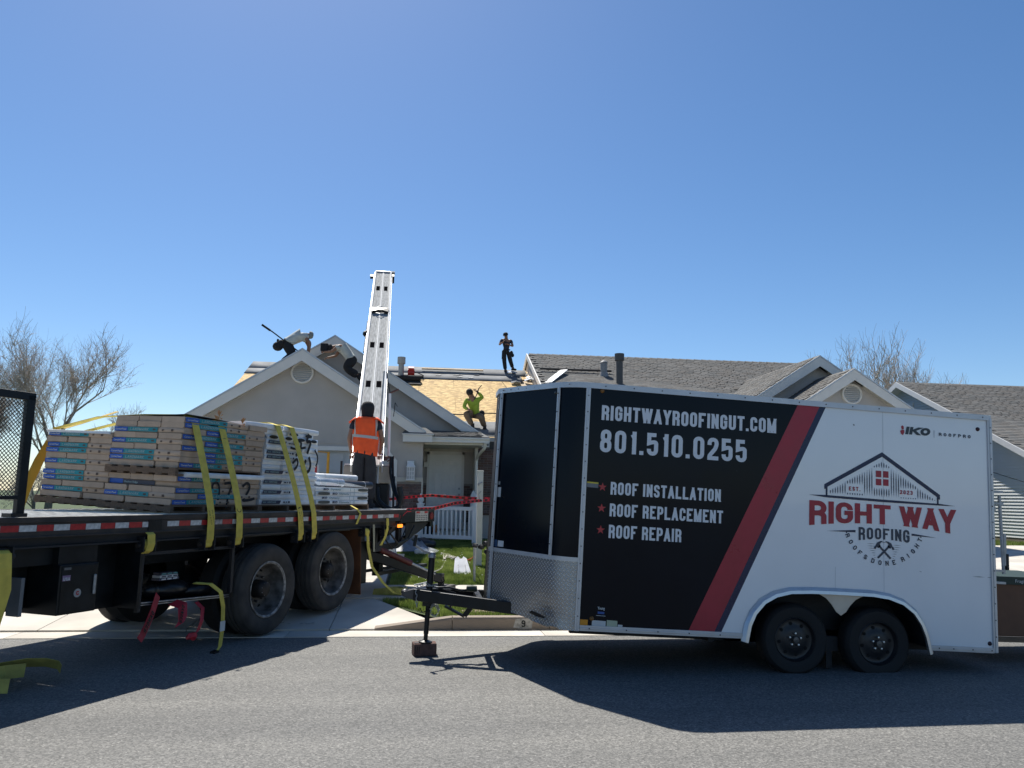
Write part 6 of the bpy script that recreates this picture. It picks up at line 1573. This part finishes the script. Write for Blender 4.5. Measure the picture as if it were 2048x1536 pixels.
# ------------------------------------------------------------------ people
def skinobj(name,verts,edges,rad,m,parent,root=0,sub=2):
    me=bpy.data.meshes.new(name); me.from_pydata([tuple(v) for v in verts],edges,[]); me.materials.append(m)
    o=link(name,me,parent)
    sk=o.modifiers.new('skin','SKIN'); sk.use_smooth_shade=True; sk.branch_smoothing=.6
    for i,r in enumerate(rad): me.skin_vertices[0].data[i].radius=(r,r) if not isinstance(r,tuple) else r
    for i in range(len(verts)): me.skin_vertices[0].data[i].use_root=(i==root)
    sb=o.modifiers.new('sub','SUBSURF'); sb.levels=sub; sb.render_levels=sub
    return o
def person(base,rz,J,label,shirt,pants,cap=True,sleeve=1.,scale=1.,longs=False,group=None,capm=None,glove=None,fat=1.,bulk=1.):
    root=empty('person',base,(0,0,rz),label=label,cat='person',group=group); root.scale=(scale,)*3
    V=Vector; j={k:V(v) for k,v in J.items()}
    sp=(j['pelvis']+j['chest'])/2
    if 'spine' in j: sp=j['spine']
    fwd=j.get('face',V((0,1,0))).normalized()
    hd=j['head']; nk=j['neck']; updir=(hd-nk).normalized()
    names=['pelvis','spine','chest','neck','head','crown','nose']
    vs=[j['pelvis'],sp,j['chest'],nk,hd,hd+updir*.085,hd+fwd*.088-updir*.01]
    rr=[(.10,.09),(.095,.085),(.115,.085),.058,(.078,.088),(.062,.07),.016]
    ed=[(0,1),(1,2),(2,3),(3,4),(4,5),(4,6)]
    def addv(p,r,par): vs.append(V(p)); rr.append(r); ed.append((par,len(vs)-1)); return len(vs)-1
    earn=fwd.cross(updir).normalized()
    addv(hd+earn*.085,.014,4); addv(hd-earn*.085,.014,4)
    for s_ in 'LR':
        a=addv(j['sh'+s_],.062,2); b=addv(j['el'+s_],.043,a); c=addv(j['ha'+s_].lerp(j['el'+s_],.12),.030,b); d=j['ha'+s_]+(j['ha'+s_]-j['el'+s_]).normalized()*.05; addv(d,(.040,.022),c)
        a=addv(j['hip'+s_],.088,0); b=addv(j['kn'+s_],.060,a); c=addv(j['an'+s_],.042,b); addv(j['toe'+s_],.038,c)
    skinobj('body',vs,ed,rr,SKIN,root)
    # fingers
    fm=MB()
    for s_,sg in(('L',-1),('R',1)):
        dr=(j['ha'+s_]-j['el'+s_]).normalized(); sd=dr.cross(V((0,0,1))); sd=sd.normalized() if sd.length>.2 else V((0,1,0)); p0=j['ha'+s_]+dr*.07; pn=dr.cross(sd)
        for k in range(4):
            l_=[.062,.072,.068,.052][k]; q=p0+sd*(k-1.5)*.019; fm.tube([q,q+dr*l_*.5+pn*.008,q+dr*l_*.75+pn*.03,q+dr*l_*.6+pn*.045],[.0095,.009,.008,.006],6)
        q=j['ha'+s_]+dr*.01+sd*.03; fm.tube([q,q+dr*.03+sd*.02,q+dr*.06+sd*.015+pn*.015],[.011,.010,.007],6)
    fm.build('fingers',glove or SKIN,root,smooth=60)
    if glove:
        for s_ in 'LR':
            dr=(j['ha'+s_]-j['el'+s_]).normalized(); MB().tube([j['ha'+s_]-dr*.04,j['ha'+s_]+dr*.02,j['ha'+s_]+dr*.085],[.036,.045,.038],8).build('glove',glove,root,smooth=60)
    # shirt
    vs=[j['pelvis'].lerp(sp,-.05),sp,j['chest'],nk.lerp(j['chest'],.25)]; rr=[(.150*bulk,.118*bulk),(.150*bulk,.115*bulk),(.172*bulk,.122*bulk),.066*bulk]; ed=[(0,1),(1,2),(2,3)]
    for s_ in 'LR':
        a=len(vs); vs.append(j['sh'+s_]); rr.append(.078*bulk**.6); ed.append((2,a)); 
        b=len(vs); vs.append(j['sh'+s_].lerp(j['el'+s_],.55 if not longs else 1.)); rr.append((.064 if not longs else .056)*bulk**.6); ed.append((a,b))
        if longs: vs.append(j['el'+s_].lerp(j['ha'+s_],.85)); rr.append(.042); ed.append((b,len(vs)-1))
    skinobj('shirt',vs,ed,rr,shirt,root,1)
    # trousers
    vs=[j['pelvis'].lerp(sp,.55),j['pelvis']]; rr=[(.148,.118),(.158,.128)]; ed=[(0,1)]
    for s_ in 'LR':
        a=len(vs); vs.append(j['hip'+s_]); rr.append(.122*fat); ed.append((1,a)); b=len(vs); vs.append(j['kn'+s_]); rr.append(.094*fat); ed.append((a,b)); vs.append(j['kn'+s_].lerp(j['an'+s_],.93)); rr.append(.080*fat); ed.append((b,len(vs)-1))
    skinobj('trousers',vs,ed,rr,pants,root,1)
    sh=MB()
    for s_ in 'LR':
        a,t=j['an'+s_],j['toe'+s_]; d=(t-a); d.z=0 if abs(d.z)<.1 else d.z; d.normalize(); sh.tube([a-d*.05+V((0,0,-.03)),a+d*.04+V((0,0,-.035)),t+V((0,0,-.0)),t+d*.04],[.048,.052,.045,.028],8); sh.tube([a+V((0,0,-.03)),a+V((0,0,.06))],[.05,.052],8)
    sh.build('boots',BLKC,root,smooth=60)
    if cap:
        c=MB(); q=updir.to_track_quat('Z','Y').to_matrix(); n=14
        prof=[(.104,.015),(.106,.05),(.096,.09),(.066,.122),(.0,.134)]
        sub=MB().lathe(prof,(0,0,0),'z',n); c.add([hd+q@V(v)-updir*.008 for v in sub.v],sub.f)
        f_=fwd-updir*fwd.dot(updir); f_.normalize(); sdx=f_.cross(updir)
        pts=[hd+updir*.02+sdx*(.085*math.cos(t))+f_*(.06+.125*math.sin(t)) for t in [k*math.pi/6 for k in range(7)]]
        c.prism(pts,updir*.008); c.build('cap',capm or BLKC,root,smooth=50)
    else:
        c=MB().ball(hd+updir*.035-fwd*.012,.102,12,0,(1,1,1)); c.build('hair',HAIR,root,smooth=60)
    e=MB()
    for s_ in(-1,1): e.ball(hd+fwd*.082+earn*.032*s_+updir*.018,.011,6)
    e.build('eyes',mat('eye_dark',(.02,.015,.012),.3),root)
    return root
# worker in the orange vest, seen from behind
J=dict(pelvis=(0,0,.96),spine=(0,.02,1.16),chest=(0,.02,1.36),neck=(0,.04,1.50),head=(.015,.07,1.625),face=(.05,1,-.15),shL=(-.185,.03,1.43),shR=(.185,.03,1.43),elL=(-.265,.04,1.14),elR=(.275,.04,1.14),haL=(-.235,.20,.93),haR=(.245,.20,.93),hipL=(-.088,0,.90),hipR=(.088,0,.90),knL=(-.092,.03,.50),knR=(.098,.02,.50),anL=(-.095,-.02,.09),anR=(.11,-.02,.09),toeL=(-.14,.13,.045),toeR=(.16,.13,.045))
vm=person((-.955,12.93,1.40),R(2),J,'worker in orange safety vest standing on the truck deck, back to camera',NAVYC,PANTS,cap=False,scale=1.0,fat=1.12)
# black hood / beanie with neck flap
hb=MB(); hb.lathe([(.085,-.16),(.098,-.12),(.096,-.07),(.106,-.03),(.112,.02),(.108,.07),(.088,.115),(.05,.138),(0,.145)],(.015,.06,1.625),'z',20); hb.build('black_hood',BLKC,vm,smooth=60)
MB().prism([(-.07,.12,1.66),(.10,.12,1.66),(.09,.24,1.64),(-.06,.24,1.64)],(0,0,.012)).build('cap_peak',BLKC,vm)
# vest as a lofted shell
def vsec(t):  # t 0 hem .. 1 shoulder
    z=.88+.62*t; w=.192+.022*t+.008*math.sin(t*4)+(.022*max(0,t-.6)/.4); d=.135+.012*math.cos(t*2); return z,w,d
def vpt(a,t,lift=0):
    z,w,d=vsec(t)
    fold=.006*math.sin(a*9+t*5)+.005*math.sin(a*17-t*9)
    if t>.8: w*=1-(t-.8)*.55; d*=1-(t-.8)*1.3
    sl=.035*(math.cos(a))*(1-t)  # lower on the right
    return (math.cos(a)*(w+fold+lift),.02+math.sin(a)*(d+fold+lift),z-sl+(.02*math.cos(a)**2*(-1) if t>.95 else 0))
vb=MB(); NA,NT=48,14
for i in range(NT+1):
    for k in range(NA): vb.v.append(vpt(2*math.pi*k/NA,i/NT))
for i in range(NT):
    for k in range(NA):
        a=2*math.pi*(k+.5)/NA
        t=i/NT
        if abs(math.cos(a))>.86 and .62<t<.97: continue
        vb.f.append((i*NA+k,i*NA+(k+1)%NA,(i+1)*NA+(k+1)%NA,(i+1)*NA+k)); vb.m.append(0)
o=vb.build('vest',HIVIS,vm,smooth=70); sd=o.modifiers.new('s','SOLIDIFY'); sd.thickness=.004
# flared cap shoulders
for s_ in(-1,1):
    q=MB(); n=7
    for i in range(n):
        y=-.10+.22*i/(n-1); hgt=math.sin(math.pi*i/(n-1))
        q.v+=[(s_*.10,y,1.475+.035*hgt),(s_*.19,y,1.46+.03*hgt),(s_*.285,y*1.1,1.40+.012*hgt)]
    for i in range(n-1):
        for k in range(2): q.f.append((3*i+k,3*i+3+k,3*i+4+k,3*i+1+k)); q.m.append(0)
    o=q.build('vest_shoulder',HIVIS,vm,smooth=70); sd=o.modifiers.new('s','SOLIDIFY'); sd.thickness=.006
def vstripe(a0,a1,t0,t1,na,nt,skew=0):
    q=MB()
    for i in range(nt+1):
        for k in range(na+1):
            t=t0+(t1-t0)*i/nt; a=a0+(a1-a0)*k/na+skew*(t-t0); q.v.append(vpt(a,t,.006))
    for i in range(nt):
        for k in range(na): p=i*(na+1)+k; q.f.append((p,p+1,p+na+2,p+na+1)); q.m.append(0)
    q.build('reflective_stripe',REFL,vm,smooth=70)
vstripe(math.pi*1.07,math.pi*1.93,.425,.50,18,2)
vstripe(math.pi*1.16,math.pi*1.225,.50,.93,2,6,.10); vstripe(math.pi*1.76,math.pi*1.825,.50,.93,2,6,-.02); vstripe(math.pi*1.05,math.pi*1.12,.35,.43,2,2)
# worker standing on the bare roof ridge
J=dict(pelvis=(0,0,.90),spine=(.01,.02,1.10),chest=(.0,.03,1.28),neck=(-.01,.05,1.42),head=(-.04,.10,1.53),face=(-.45,.8,-.35),shL=(-.18,.02,1.36),shR=(.18,.02,1.35),elL=(-.30,.10,1.12),elR=(.28,.0,1.10),haL=(-.16,.26,1.22),haR=(.02,.24,1.14),hipL=(-.09,0,.87),hipR=(.09,0,.87),knL=(-.08,.07,.47),knR=(.18,-.02,.50),anL=(-.02,.0,.09),anR=(.30,-.14,.20),toeL=(.0,.14,.05),toeR=(.40,-.05,.14))
p=person((3.03,28.72,6.30),R(180),{k:(-v[0],v[1],v[2]) for k,v in J.items()},'dark clothed worker standing on the bare roof near its right end',NAVYC,BLKC,cap=True,longs=False,scale=.93)
MB().tube([(-.14,.0,.95),(0,-.12,.95),(.14,0,.95),(0,.13,.95)],.03,8,closed=True).ball((-.22,-.04,.80),.10,10,0,(.8,.7,1.3)).ball((-.27,-.06,.74),.08,8,0,(.9,.8,1.1)).tube([(.16,.05,.9),(.17,.05,.55)],.02,6).build('tool_belt',BLKC,p,smooth=60)
MB().box(-.03+.1,.05+.1,.22,.30,1.16,1.28).build('phone',BLK,p)
# worker in the lime shirt crouching with a pry bar
J=dict(pelvis=(.10,-.02,.42),spine=(.06,.04,.58),chest=(.0,.10,.76),neck=(-.04,.14,.88),head=(-.10,.20,.99),face=(-.5,.8,-.35),shL=(-.18,.12,.83),shR=(.14,.10,.84),elL=(-.26,.16,.60),elR=(.27,.12,.90),haL=(-.12,.30,.52),haR=(.10,.22,1.04),hipL=(.0,.0,.40),hipR=(.17,.0,.38),knL=(-.22,.28,.42),knR=(.20,.34,.34),anL=(.0,.12,.10),anR=(.34,.10,.07),toeL=(-.05,.28,.05),toeR=(.33,.26,.03))
p=person((1.45,23.15,3.62),R(180),{k:(-v[0],v[1],v[2]) for k,v in J.items()},'worker in lime green shirt crouching on the bare roof boards with a raised bar',LIME,KHAKI,cap=False,longs=True,scale=1.08)
MB().ball((0,0,0),.10,10).build('x',HAIR,None) if False else None
MB().tube([(-.10,.28,.98),(-.14,.26,1.12),(-.22,.24,1.22)],[.016,.014,.012],8).tube([(-.10,.28,.98),(-.02,.30,.80)],.014,8).build('pry_bar',RUST,p,smooth=50)
MB().ball((-.26,-.05,.46),.10,10,0,(.9,.8,1)).tube([(-.30,.0,.44),(-.34,.02,.30),(-.30,.02,.1)],.018,6).tube([(-.13,-.13,.46),(.05,-.14,.46)],.025,6).build('tool_pouch',BLKC,p,smooth=60)
# worker bending over the garage gable
J=dict(pelvis=(-.20,0,.55),spine=(-.06,.0,.72),chest=(.16,.02,.78),neck=(.27,.02,.80),head=(.35,.03,.79),face=(.6,.1,-.8),shL=(.22,.17,.74),shR=(.22,-.15,.74),elL=(.34,.2,.50),elR=(.42,-.14,.54),haL=(.30,.18,.26),haR=(.40,-.12,.28),hipL=(-.22,.10,.52),hipR=(-.22,-.10,.52),knL=(-.05,.14,.20),knR=(-.02,-.12,.20),anL=(-.34,.14,-.08),anR=(-.32,-.12,-.08),toeL=(-.20,.15,-.13),toeR=(-.18,-.13,-.13))
p=person((-3.45,20.45,5.02),0,J,'worker in pale shirt bending over the peak of the garage gable',PALEC,BLKC,cap=True,longs=False,scale=.98,fat=1.4,bulk=1.65,capm=mat('grey_cap',(.20,.23,.23),.8),group=None)
MB().ball((-.42,-.1,.42),.13,12,0,(1.1,.8,1)).ball((-.34,-.12,.50),.10,10).tube([(-.44,-.08,.55),(-.43,-.08,.62)],.03,6).build('tool_pouch',BLKC,p,smooth=60)
po=empty('broom_pole',(-3.50,20.25,5.35),label='long dark pole held across the bending worker, tip against the sky',cat='pole')
MB().tube([(.42,.05,-.22),(-.50,.0,.44),(-.58,.0,.49)],.017,8).build('shaft',BLK,po,smooth=50); MB().tube([(-.56,.0,.475),(-.78,.0,.62)],.028,8).build('grip',BLK,po,smooth=50)
# worker kneeling between the gables
J=dict(pelvis=(.28,0,.22),spine=(.16,.0,.44),chest=(-.02,.0,.58),neck=(-.18,.0,.60),head=(-.29,-.02,.56),face=(-.8,-.1,-.6),shL=(-.08,-.17,.57),shR=(-.08,.16,.57),elL=(-.28,-.2,.40),elR=(-.20,.18,.34),haL=(-.46,-.14,.40),haR=(-.40,.14,.28),hipL=(.30,-.1,.20),hipR=(.30,.10,.20),knL=(.12,-.14,-.06),knR=(.10,.14,-.04),anL=(.52,-.14,-.26),anR=(.5,.14,-.26),toeL=(.62,-.14,-.38),toeR=(.6,.14,-.36))
p=person((-2.22,20.55,4.98),0,J,'worker in pale shirt kneeling between the two front gables',PALEC,BLKC,cap=True,scale=.92,fat=1.35,bulk=1.55)
MB().box(-.62,-.40,-.1,.12,.42,.66).build('tool_bag',BLKC,p,bevel=.03)

# ------------------------------------------------------------------ things on the roofs
cpb=empty('air_compressor',on_roof(-.52,1.42,lift=.05),(ang,0,0),label='small red compressor beside the grey flue on the stripped roof',cat='compressor')
MB().tube([(-.12,0,.16),(.12,0,.16)],.13,14).box(-.10,.10,-.10,.10,.2,.36).build('compressor_body',mat('red_enamel',(.33,.01,.012),.4),cpb,smooth=40); MB().box(-.30,.45,-.08,.08,.0,.06).tube([(.1,0,.2),(.4,-.1,.12),(.45,0,.05)],.015,6).build('compressor_base',BLKC,cpb)
ro_=empty('felt_roll',on_roof(-.78,1.92,lift=.05),(ang,0,0),label='black roll of felt lying across the top of the bare boards',cat='roll')
MB().tube([(-.55,0,.10),(.62,0,.10)],.10,16).build('roll_body',BLKC,ro_,smooth=40); MB().box(-.5,.62,-.42,.02,.01,.02).build('felt_tail',BLKC,ro_)
pk=empty('roof_plank',on_roof(1.0,.5,lift=.09),(ang,0,0),label='long pale plank nailed along the felt below the ridge',cat='plank'); MB().box(-1.15,1.15,-.045,.045,0,.05).build('plank_body',LUMB,pk)
for x0,x1,d0,d1,l in((-1.3,3.8,1.5,1.58,'a'),): pass
def rope(name,pts,r,m,label,cat,n=5,sub=6):
    P=[Vector(p) for p in pts]; Q=[]
    for i in range(len(P)-1):
        p0=P[max(i-1,0)];p1=P[i];p2=P[i+1];p3=P[min(i+2,len(P)-1)]
        for k in range(sub):
            t=k/sub; Q.append(.5*((2*p1)+(-p0+p2)*t+(2*p0-5*p1+4*p2-p3)*t*t+(-p0+3*p1-3*p2+p3)*t**3))
    Q.append(P[-1]); b=Q[0].copy(); o=MB().tube([q-b for q in Q],r,n).build(name,m,smooth=60); o.location=b; return tag(o,label,cat)
def rp(x,d,l=.03): return on_roof(x,d,lift=l)
rope('air_hose',[rp(-.2,5.4),rp(.4,5.3),rp(1.2,5.35),rp(2.0,5.15),rp(2.6,5.3),rp(3.4,5.8)],.014,BLKM,'thin dark air hose running across the bare roof boards','hose')
rope('cord',[rp(2.75,1.5),rp(2.9,2.6),rp(2.85,3.4),rp(3.3,4.2)],.006,BLKM,'fine dark cord dropping down the boards below the standing worker','cord')
for i in range(7):
    x=rnd.uniform(-1,3.3); d=rnd.uniform(.9,1.45); q=MB().add([(0,0,0),(.18,.02,.02),(.25,.1,.05),(.05,.06,.01)],[(0,1,2,3)]); q.v=[tuple(Vector(v)+rp(x,d,.05)-HB) for v in q.v]; q.build('felt_scrap',[TRIM,FELT][i%2],house)
fs=empty('white_board',on_roof(4.65,2.95,RZ2,.06),(ang,0,R(-34)),label='white board lying askew on the shingled roof near its left end',cat='board'); MB().box(-.14,.14,-1.0,.5,0,.03).build('board_body',mat('white_board_paint',(.72,.73,.74),.5),fs)
pp=empty('black_pipe',on_roof(5.4,2.38,RZ2,.06),(ang,0,0),label='long thin black pipe lying across the shingled roof',cat='pipe'); MB().tube([(-1.35,0,.04),(1.25,-.03,.04)],.04,8).build('pipe_body',BLKM,pp,smooth=40)
ft=empty('flood_lamp',(1.83,19.95,2.95),label='small black flood lamp at the end of the porch gutter',cat='lamp'); MB().box(-.12,.10,-.08,.06,-.11,.09).tube([(-.14,0,0),(-.26,0,.0)],.02,6).build('lamp_body',BLK,ft,bevel=.01)
# ------------------------------------------------------------------ fence, posts, tape
fn=empty('picket_fence',(0,19.3,.5),label='white vinyl picket fence in front of the entry door',cat='fence')
FA=Vector((-.60,20.25,0)); FB=Vector((1.33,19.15,0)); fd=(FB-FA); FLn=fd.length; fdn=fd.normalized(); fa=math.atan2(fdn.y,fdn.x)
def fz(p): return .5
def on_f(s_): p=FA+fdn*s_; return p
def fbox(name,s0,s1,z0,z1,t,m=VINYL,bev=.004):
    a=on_f(s0); b=on_f(s1); c=(a+b)/2; L=(s1-s0)/2
    o=MB().box(-L,L,-t/2,t/2,z0,z1).build(name,m,fn,bevel=bev); o.location=(c.x,c.y-19.3,0); o.rotation_euler=(0,0,fa); return o
fbox('rail',.0,FLn,.07,.16,.05); fbox('rail',.0,FLn,.77,.86,.05)
k=0; s_=.08
while s_<FLn-.12:
    fbox('picket',s_,s_+.042,.16,.77,.03,bev=.002); s_+=.122
def fpost(p,h,label=None):
    q=MB().box(-.062,.062,-.062,.062,-.1,h); a=q.build('post',VINYL,fn,bevel=.006); a.location=(p.x,p.y-19.3,0); a.rotation_euler=(0,0,fa)
    c=MB().box(-.078,.078,-.078,.078,h,h+.03); c.lathe([(.055,h+.03),(.055,h+.06),(.085,h+.10),(.08,h+.14),(.045,h+.22),(.0,h+.29)],(0,0,0),'z',4,a0=math.pi/4,a1=2*math.pi+math.pi/4); c.build('post_cap',VINYL,a)
fpost(FA+fdn*.02,.86); fpost(FB,.86); fpost(Vector((-.02,19.85,0)),.90)
for x,y,h in((1.42,19.9,.92),(1.38,20.9,1.0)): fpost(Vector((x,y,0)),h)
pst=empty('white_post',(1.14,15.3,.27),label='tall plain white post in the lawn between the truck and trailer',cat='post')
MB().box(-.056,.056,-.056,.056,-.2,1.83).box(-.064,.064,-.064,.064,1.83,1.86).build('post_body',mat('cream_vinyl',(.58,.57,.50),.5,var=.08,scale=3),pst,bevel=.006)
MB().bar((-.03,-.07,1.60),(.04,-.08,1.63),.03,.025).bar((-.05,-.07,1.60),(-.03,-.08,1.57),.03,.02).bar((-.03,-.07,1.40),(.02,-.075,1.46),.012,.012).bar((-.03,-.07,1.40),(-.01,-.075,1.30),.012,.012).bar((-.01,-.07,1.30),(-.03,-.075,1.26),.012,.012).build('hooks',STEEL,pst)
def tape(name,pts,label,w=.06):
    P=[];n=len(pts)
    root=empty(name,pts[0],label=label,cat='tape')
    Q=[Vector(p) for p in pts]; full=[]
    for i in range(len(Q)-1):
        for k in range(6): full.append(Q[i].lerp(Q[i+1],k/6))
    full.append(Q[-1]); WV=[]
    for i,p in enumerate(full):
        t=i*.5; WV.append(Vector((0,.35*math.sin(t*.7),.9)).normalized()*w)
    b=Q[0]; MB().ribbon([p-b for p in full],WV,.003).build('tape_body',REDT,root)
    L=(Q[-1]-Q[0]).length
    i=1
    while i<len(full)-1:
        a=full[i]-b; c=full[i+1]-b; q=MB().ribbon([a+Vector((0,-.004,0)),a.lerp(c,.55)+Vector((0,-.004,0))],[WV[i]*.6,WV[i]*.6],.005); q.build('black_print',INK,root); i+=1
    return root
e1=tw((6.15,-.02,1.30)); e2=tw((6.35,-.03,1.395)); e3=tw((7.28,.0,1.405))
tape('barrier_tape',[tuple(e1),tuple(e2),tuple(e3),(.60,14.4,1.49),(1.13,15.22,1.54),(1.75,15.6,1.60)],'red barrier tape running from the truck tail to the white post')
tape('barrier_tape',[(-1.3,17.2,1.46),(-.4,17.1,1.57),(.2,17,1.63),(1.0,17,1.58),(1.9,17,1.58)],'red barrier tape further back across the front door')
# ------------------------------------------------------------------ things on the lawn
sv=empty('shovel_blade',(.78,14.25,.20),(R(-50),0,R(4)),label='white toothed roofing shovel blade standing in the grass',cat='shovel')
q=MB().prism([(-.17,0,.0),(.17,0,0),(.105,0,.44),(.05,0,.49),(.02,0,.43),(-.02,0,.43),(-.05,0,.49),(-.11,0,.44)],(0,.012,0)); q.build('blade',mat('bright_white_metal',(.75,.75,.75),.35,.2),sv)
for i in range(12): MB().prism([(-.168+i*.028,0,0),(-.145+i*.028,0,0),(-.157+i*.028,0,-.03)],(0,.012,0)).build('tooth',mat('bright_white_metal',(.75,.75,.75),.35),sv)
for x in(-.065,.065): MB().box(x-.008,x+.008,-.014,-.002,.10,.27).build('rib',STEEL,sv,bevel=.004)
MB().tube([(0,.02,.27),(.02,.5,.12),(.03,1.0,.04)],.016,8).build('handle',LUMB,sv)
rd_=empty('ground_stake',(.93,13.35,.17),label='grey metal stake in the lawn close to the trailer nose',cat='stake'); MB().tube([(0,0,-.1),(-.01,0,.62)],.022,8).box(-.05,.05,-.05,.05,-.02,.0).build('stake_body',STEEL,rd_,smooth=40)
for i,(x,z) in enumerate(((0,.62),(.10,.60),(.18,.66),(.2,.52))): MB().ball((x,0,z),.05,8,0,(1.2,.7,.8)).jitter(.01,i).build('clamp_head',BLKM,rd_)
r_=random.Random(12)
pts=[(.10,13.9,.24),(.22,14.2,.26),(.42,15.0,.27)]+[(.45+.30*r_.random(),16.0+1.6*r_.random(),.33+.06*r_.random()) for _ in range(16)]+[(.9,16.2,.33),(1.0,15.6,.30)]
rope('rope',pts,.016,mat('pale_rope',(.45,.42,.36),.9),'tangle of pale rope lying in the grass behind the trailer tongue','rope')
pts=[(.70,16.0,.33)]+[(.75+.28*r_.random(),15.2+.9*r_.random(),.33+.05*r_.random()) for _ in range(9)]+[(.95,14.4,.50),(.94,13.5,.72)]
rope('rope',pts,.010,mat('orange_cord_m',(.50,.13,.03),.8),'orange cord knotted between the rope tangle and the metal stake','cord')
bgm=MB().ball((0,0,.08),.16,12,0,(1,1,.8)).jitter(.03,6).build('plastic_bag',mat('white_plastic',(.62,.62,.60),.5,bump=.6,bscale=20),smooth=60); bgm.location=(.03,17.1,.30); tag(bgm,'crumpled white plastic bag on the grass behind the jack','bag')
tpm=MB(); r_=random.Random(9); n=12
for i in range(n):
    for k in range(8): tpm.v.append((i*.12-.65,k*.13-.4,.30*math.exp(-((i-5.5)/3.4)**2-((k-4)/2.6)**2)*(1+r_.uniform(-.45,.45))))
for i in range(n-1):
    for k in range(7): tpm.f.append((i*8+k,i*8+8+k,i*8+9+k,i*8+1+k)); tpm.m.append(0)
o=tpm.build('tarp',TARP,smooth=25); o.location=(-.28,17.6,.40); tag(o,'heaped grey blue tarp on the lawn in front of the fence','tarp')
o=MB().ball((0,0,.1),.22,12,0,(1.3,.9,.6)).jitter(.03,8).build('black_tarp_bundle',BAG,smooth=60); o.location=(.08,18.1,.42); tag(o,'black bundled sheet beside the grey tarp by the fence','bundle')
for i,(x,y,sz) in enumerate(((-.62,16.9,.10),(-.55,16.3,.07),(-.40,15.7,.08))):
    o=MB().box(-sz,sz,-sz,sz,0,sz*2.2).jitter(.02,i).build('white_bucket_debris',LABW); o.location=(x,y,.3); tag(o,['tall white package left of the grey tarp','small white scrap on the drive edge behind the outrigger','white wrapper near the outrigger foot'][i],'debris')
o=MB().tube([(0,0,.0),(0,0,.20)],.11,12).build('orange_pot',mat('terracotta',(.40,.13,.03),.7)); o.location=(.32,20.9,.66); tag(o,'small orange pot on the porch behind the fence','pot')
o=MB().box(-.3,.3,-.15,.15,0,.35).build('dark_planter',BLKM); o.location=(.0,20.6,.5); tag(o,'dark low box on the porch behind the fence','box')
# scraps on the grass and stains on the drive
for i in range(24):
    x=rnd.uniform(-.4,1.0); y=rnd.uniform(13.1,15.6); q=MB().add([(0,0,.02),(.03,.01,.04),(.02,.03,.03)],[(0,1,2)]); 
lit=MB()
for i in range(60):
    x=rnd.uniform(-.4,1.4); y=rnd.uniform(13.1,17.5); a=rnd.uniform(0,6.28); s_=rnd.uniform(.008,.02); z=gz(x,y)+.045
    lit.add([(x,y,z),(x+s_*2*math.cos(a),y+s_*2*math.sin(a),z+.01),(x+s_*math.cos(a+1.2),y+s_*math.sin(a+1.2),z+.004)],[(0,1,2)])
o=lit.build('paper_flecks',LABW); tag(o,'scattered white flecks of wrapper in the lawn',kind='stuff')
st=MB()
for i in range(9):
    x=-1.63+rnd.uniform(-.02,.38)+.0; y=9.97+rnd.uniform(-.03,.04)
    st.add([(x+.03*rnd.uniform(.4,1)*math.cos(k*.9),y+.016*rnd.uniform(.4,1)*math.sin(k*.9),apron_z(x,y)+.004) for k in range(7)],[tuple(range(7))])
o=st.build('oil_stain',BLKM); tag(o,'black oily marks on the apron behind the rear wheel',kind='stuff')
# cartons behind the trailer's rear end
ct=empty('cardboard_carton',(6.45,8.15,.22),(0,.03,0),label='big brown cardboard carton with dark green top behind the trailer',cat='carton')
MB().box(-.55,.62,-.5,.5,.03,.56).build('carton_body',mat('brown_cardboard',(.145,.075,.045),.85,var=.12),ct,bevel=.01); MB().box(-.57,.64,-.52,.52,.56,.64).build('green_lid',mat('dark_green_print',(.010,.030,.022),.6),ct); MB().box(-.55,.64,-.55,-.5,-.02,.03).build('pallet_edge',WOOD,ct)
mb=MB(); word(mb,'Fragile',.035,-.25,.582,-.524,width=.14); mb.build('lettering',LABW,ct)
MB().box(-.57,-.49,-.53,-.525,.585,.625).build('white_label',LABW,ct)
c2=empty('street_wagon',(17.0,18.6,.5),label='dark low wagon parked in the shade by the white house',cat='wagon')
MB().box(-.9,.6,-.2,.2,.28,.42).box(-.9,.1,-.22,.22,.5,.56).build('wagon_bed',BLKM,c2); MB().tube([(-.6,-.22,.16),(-.6,.22,.16)],.16,12).tube([(.35,-.22,.16),(.35,.22,.16)],.16,12).build('wagon_wheels',RUB,c2)
for o in list(S.objects):
    if o.name.startswith('paper_flecks'): pass
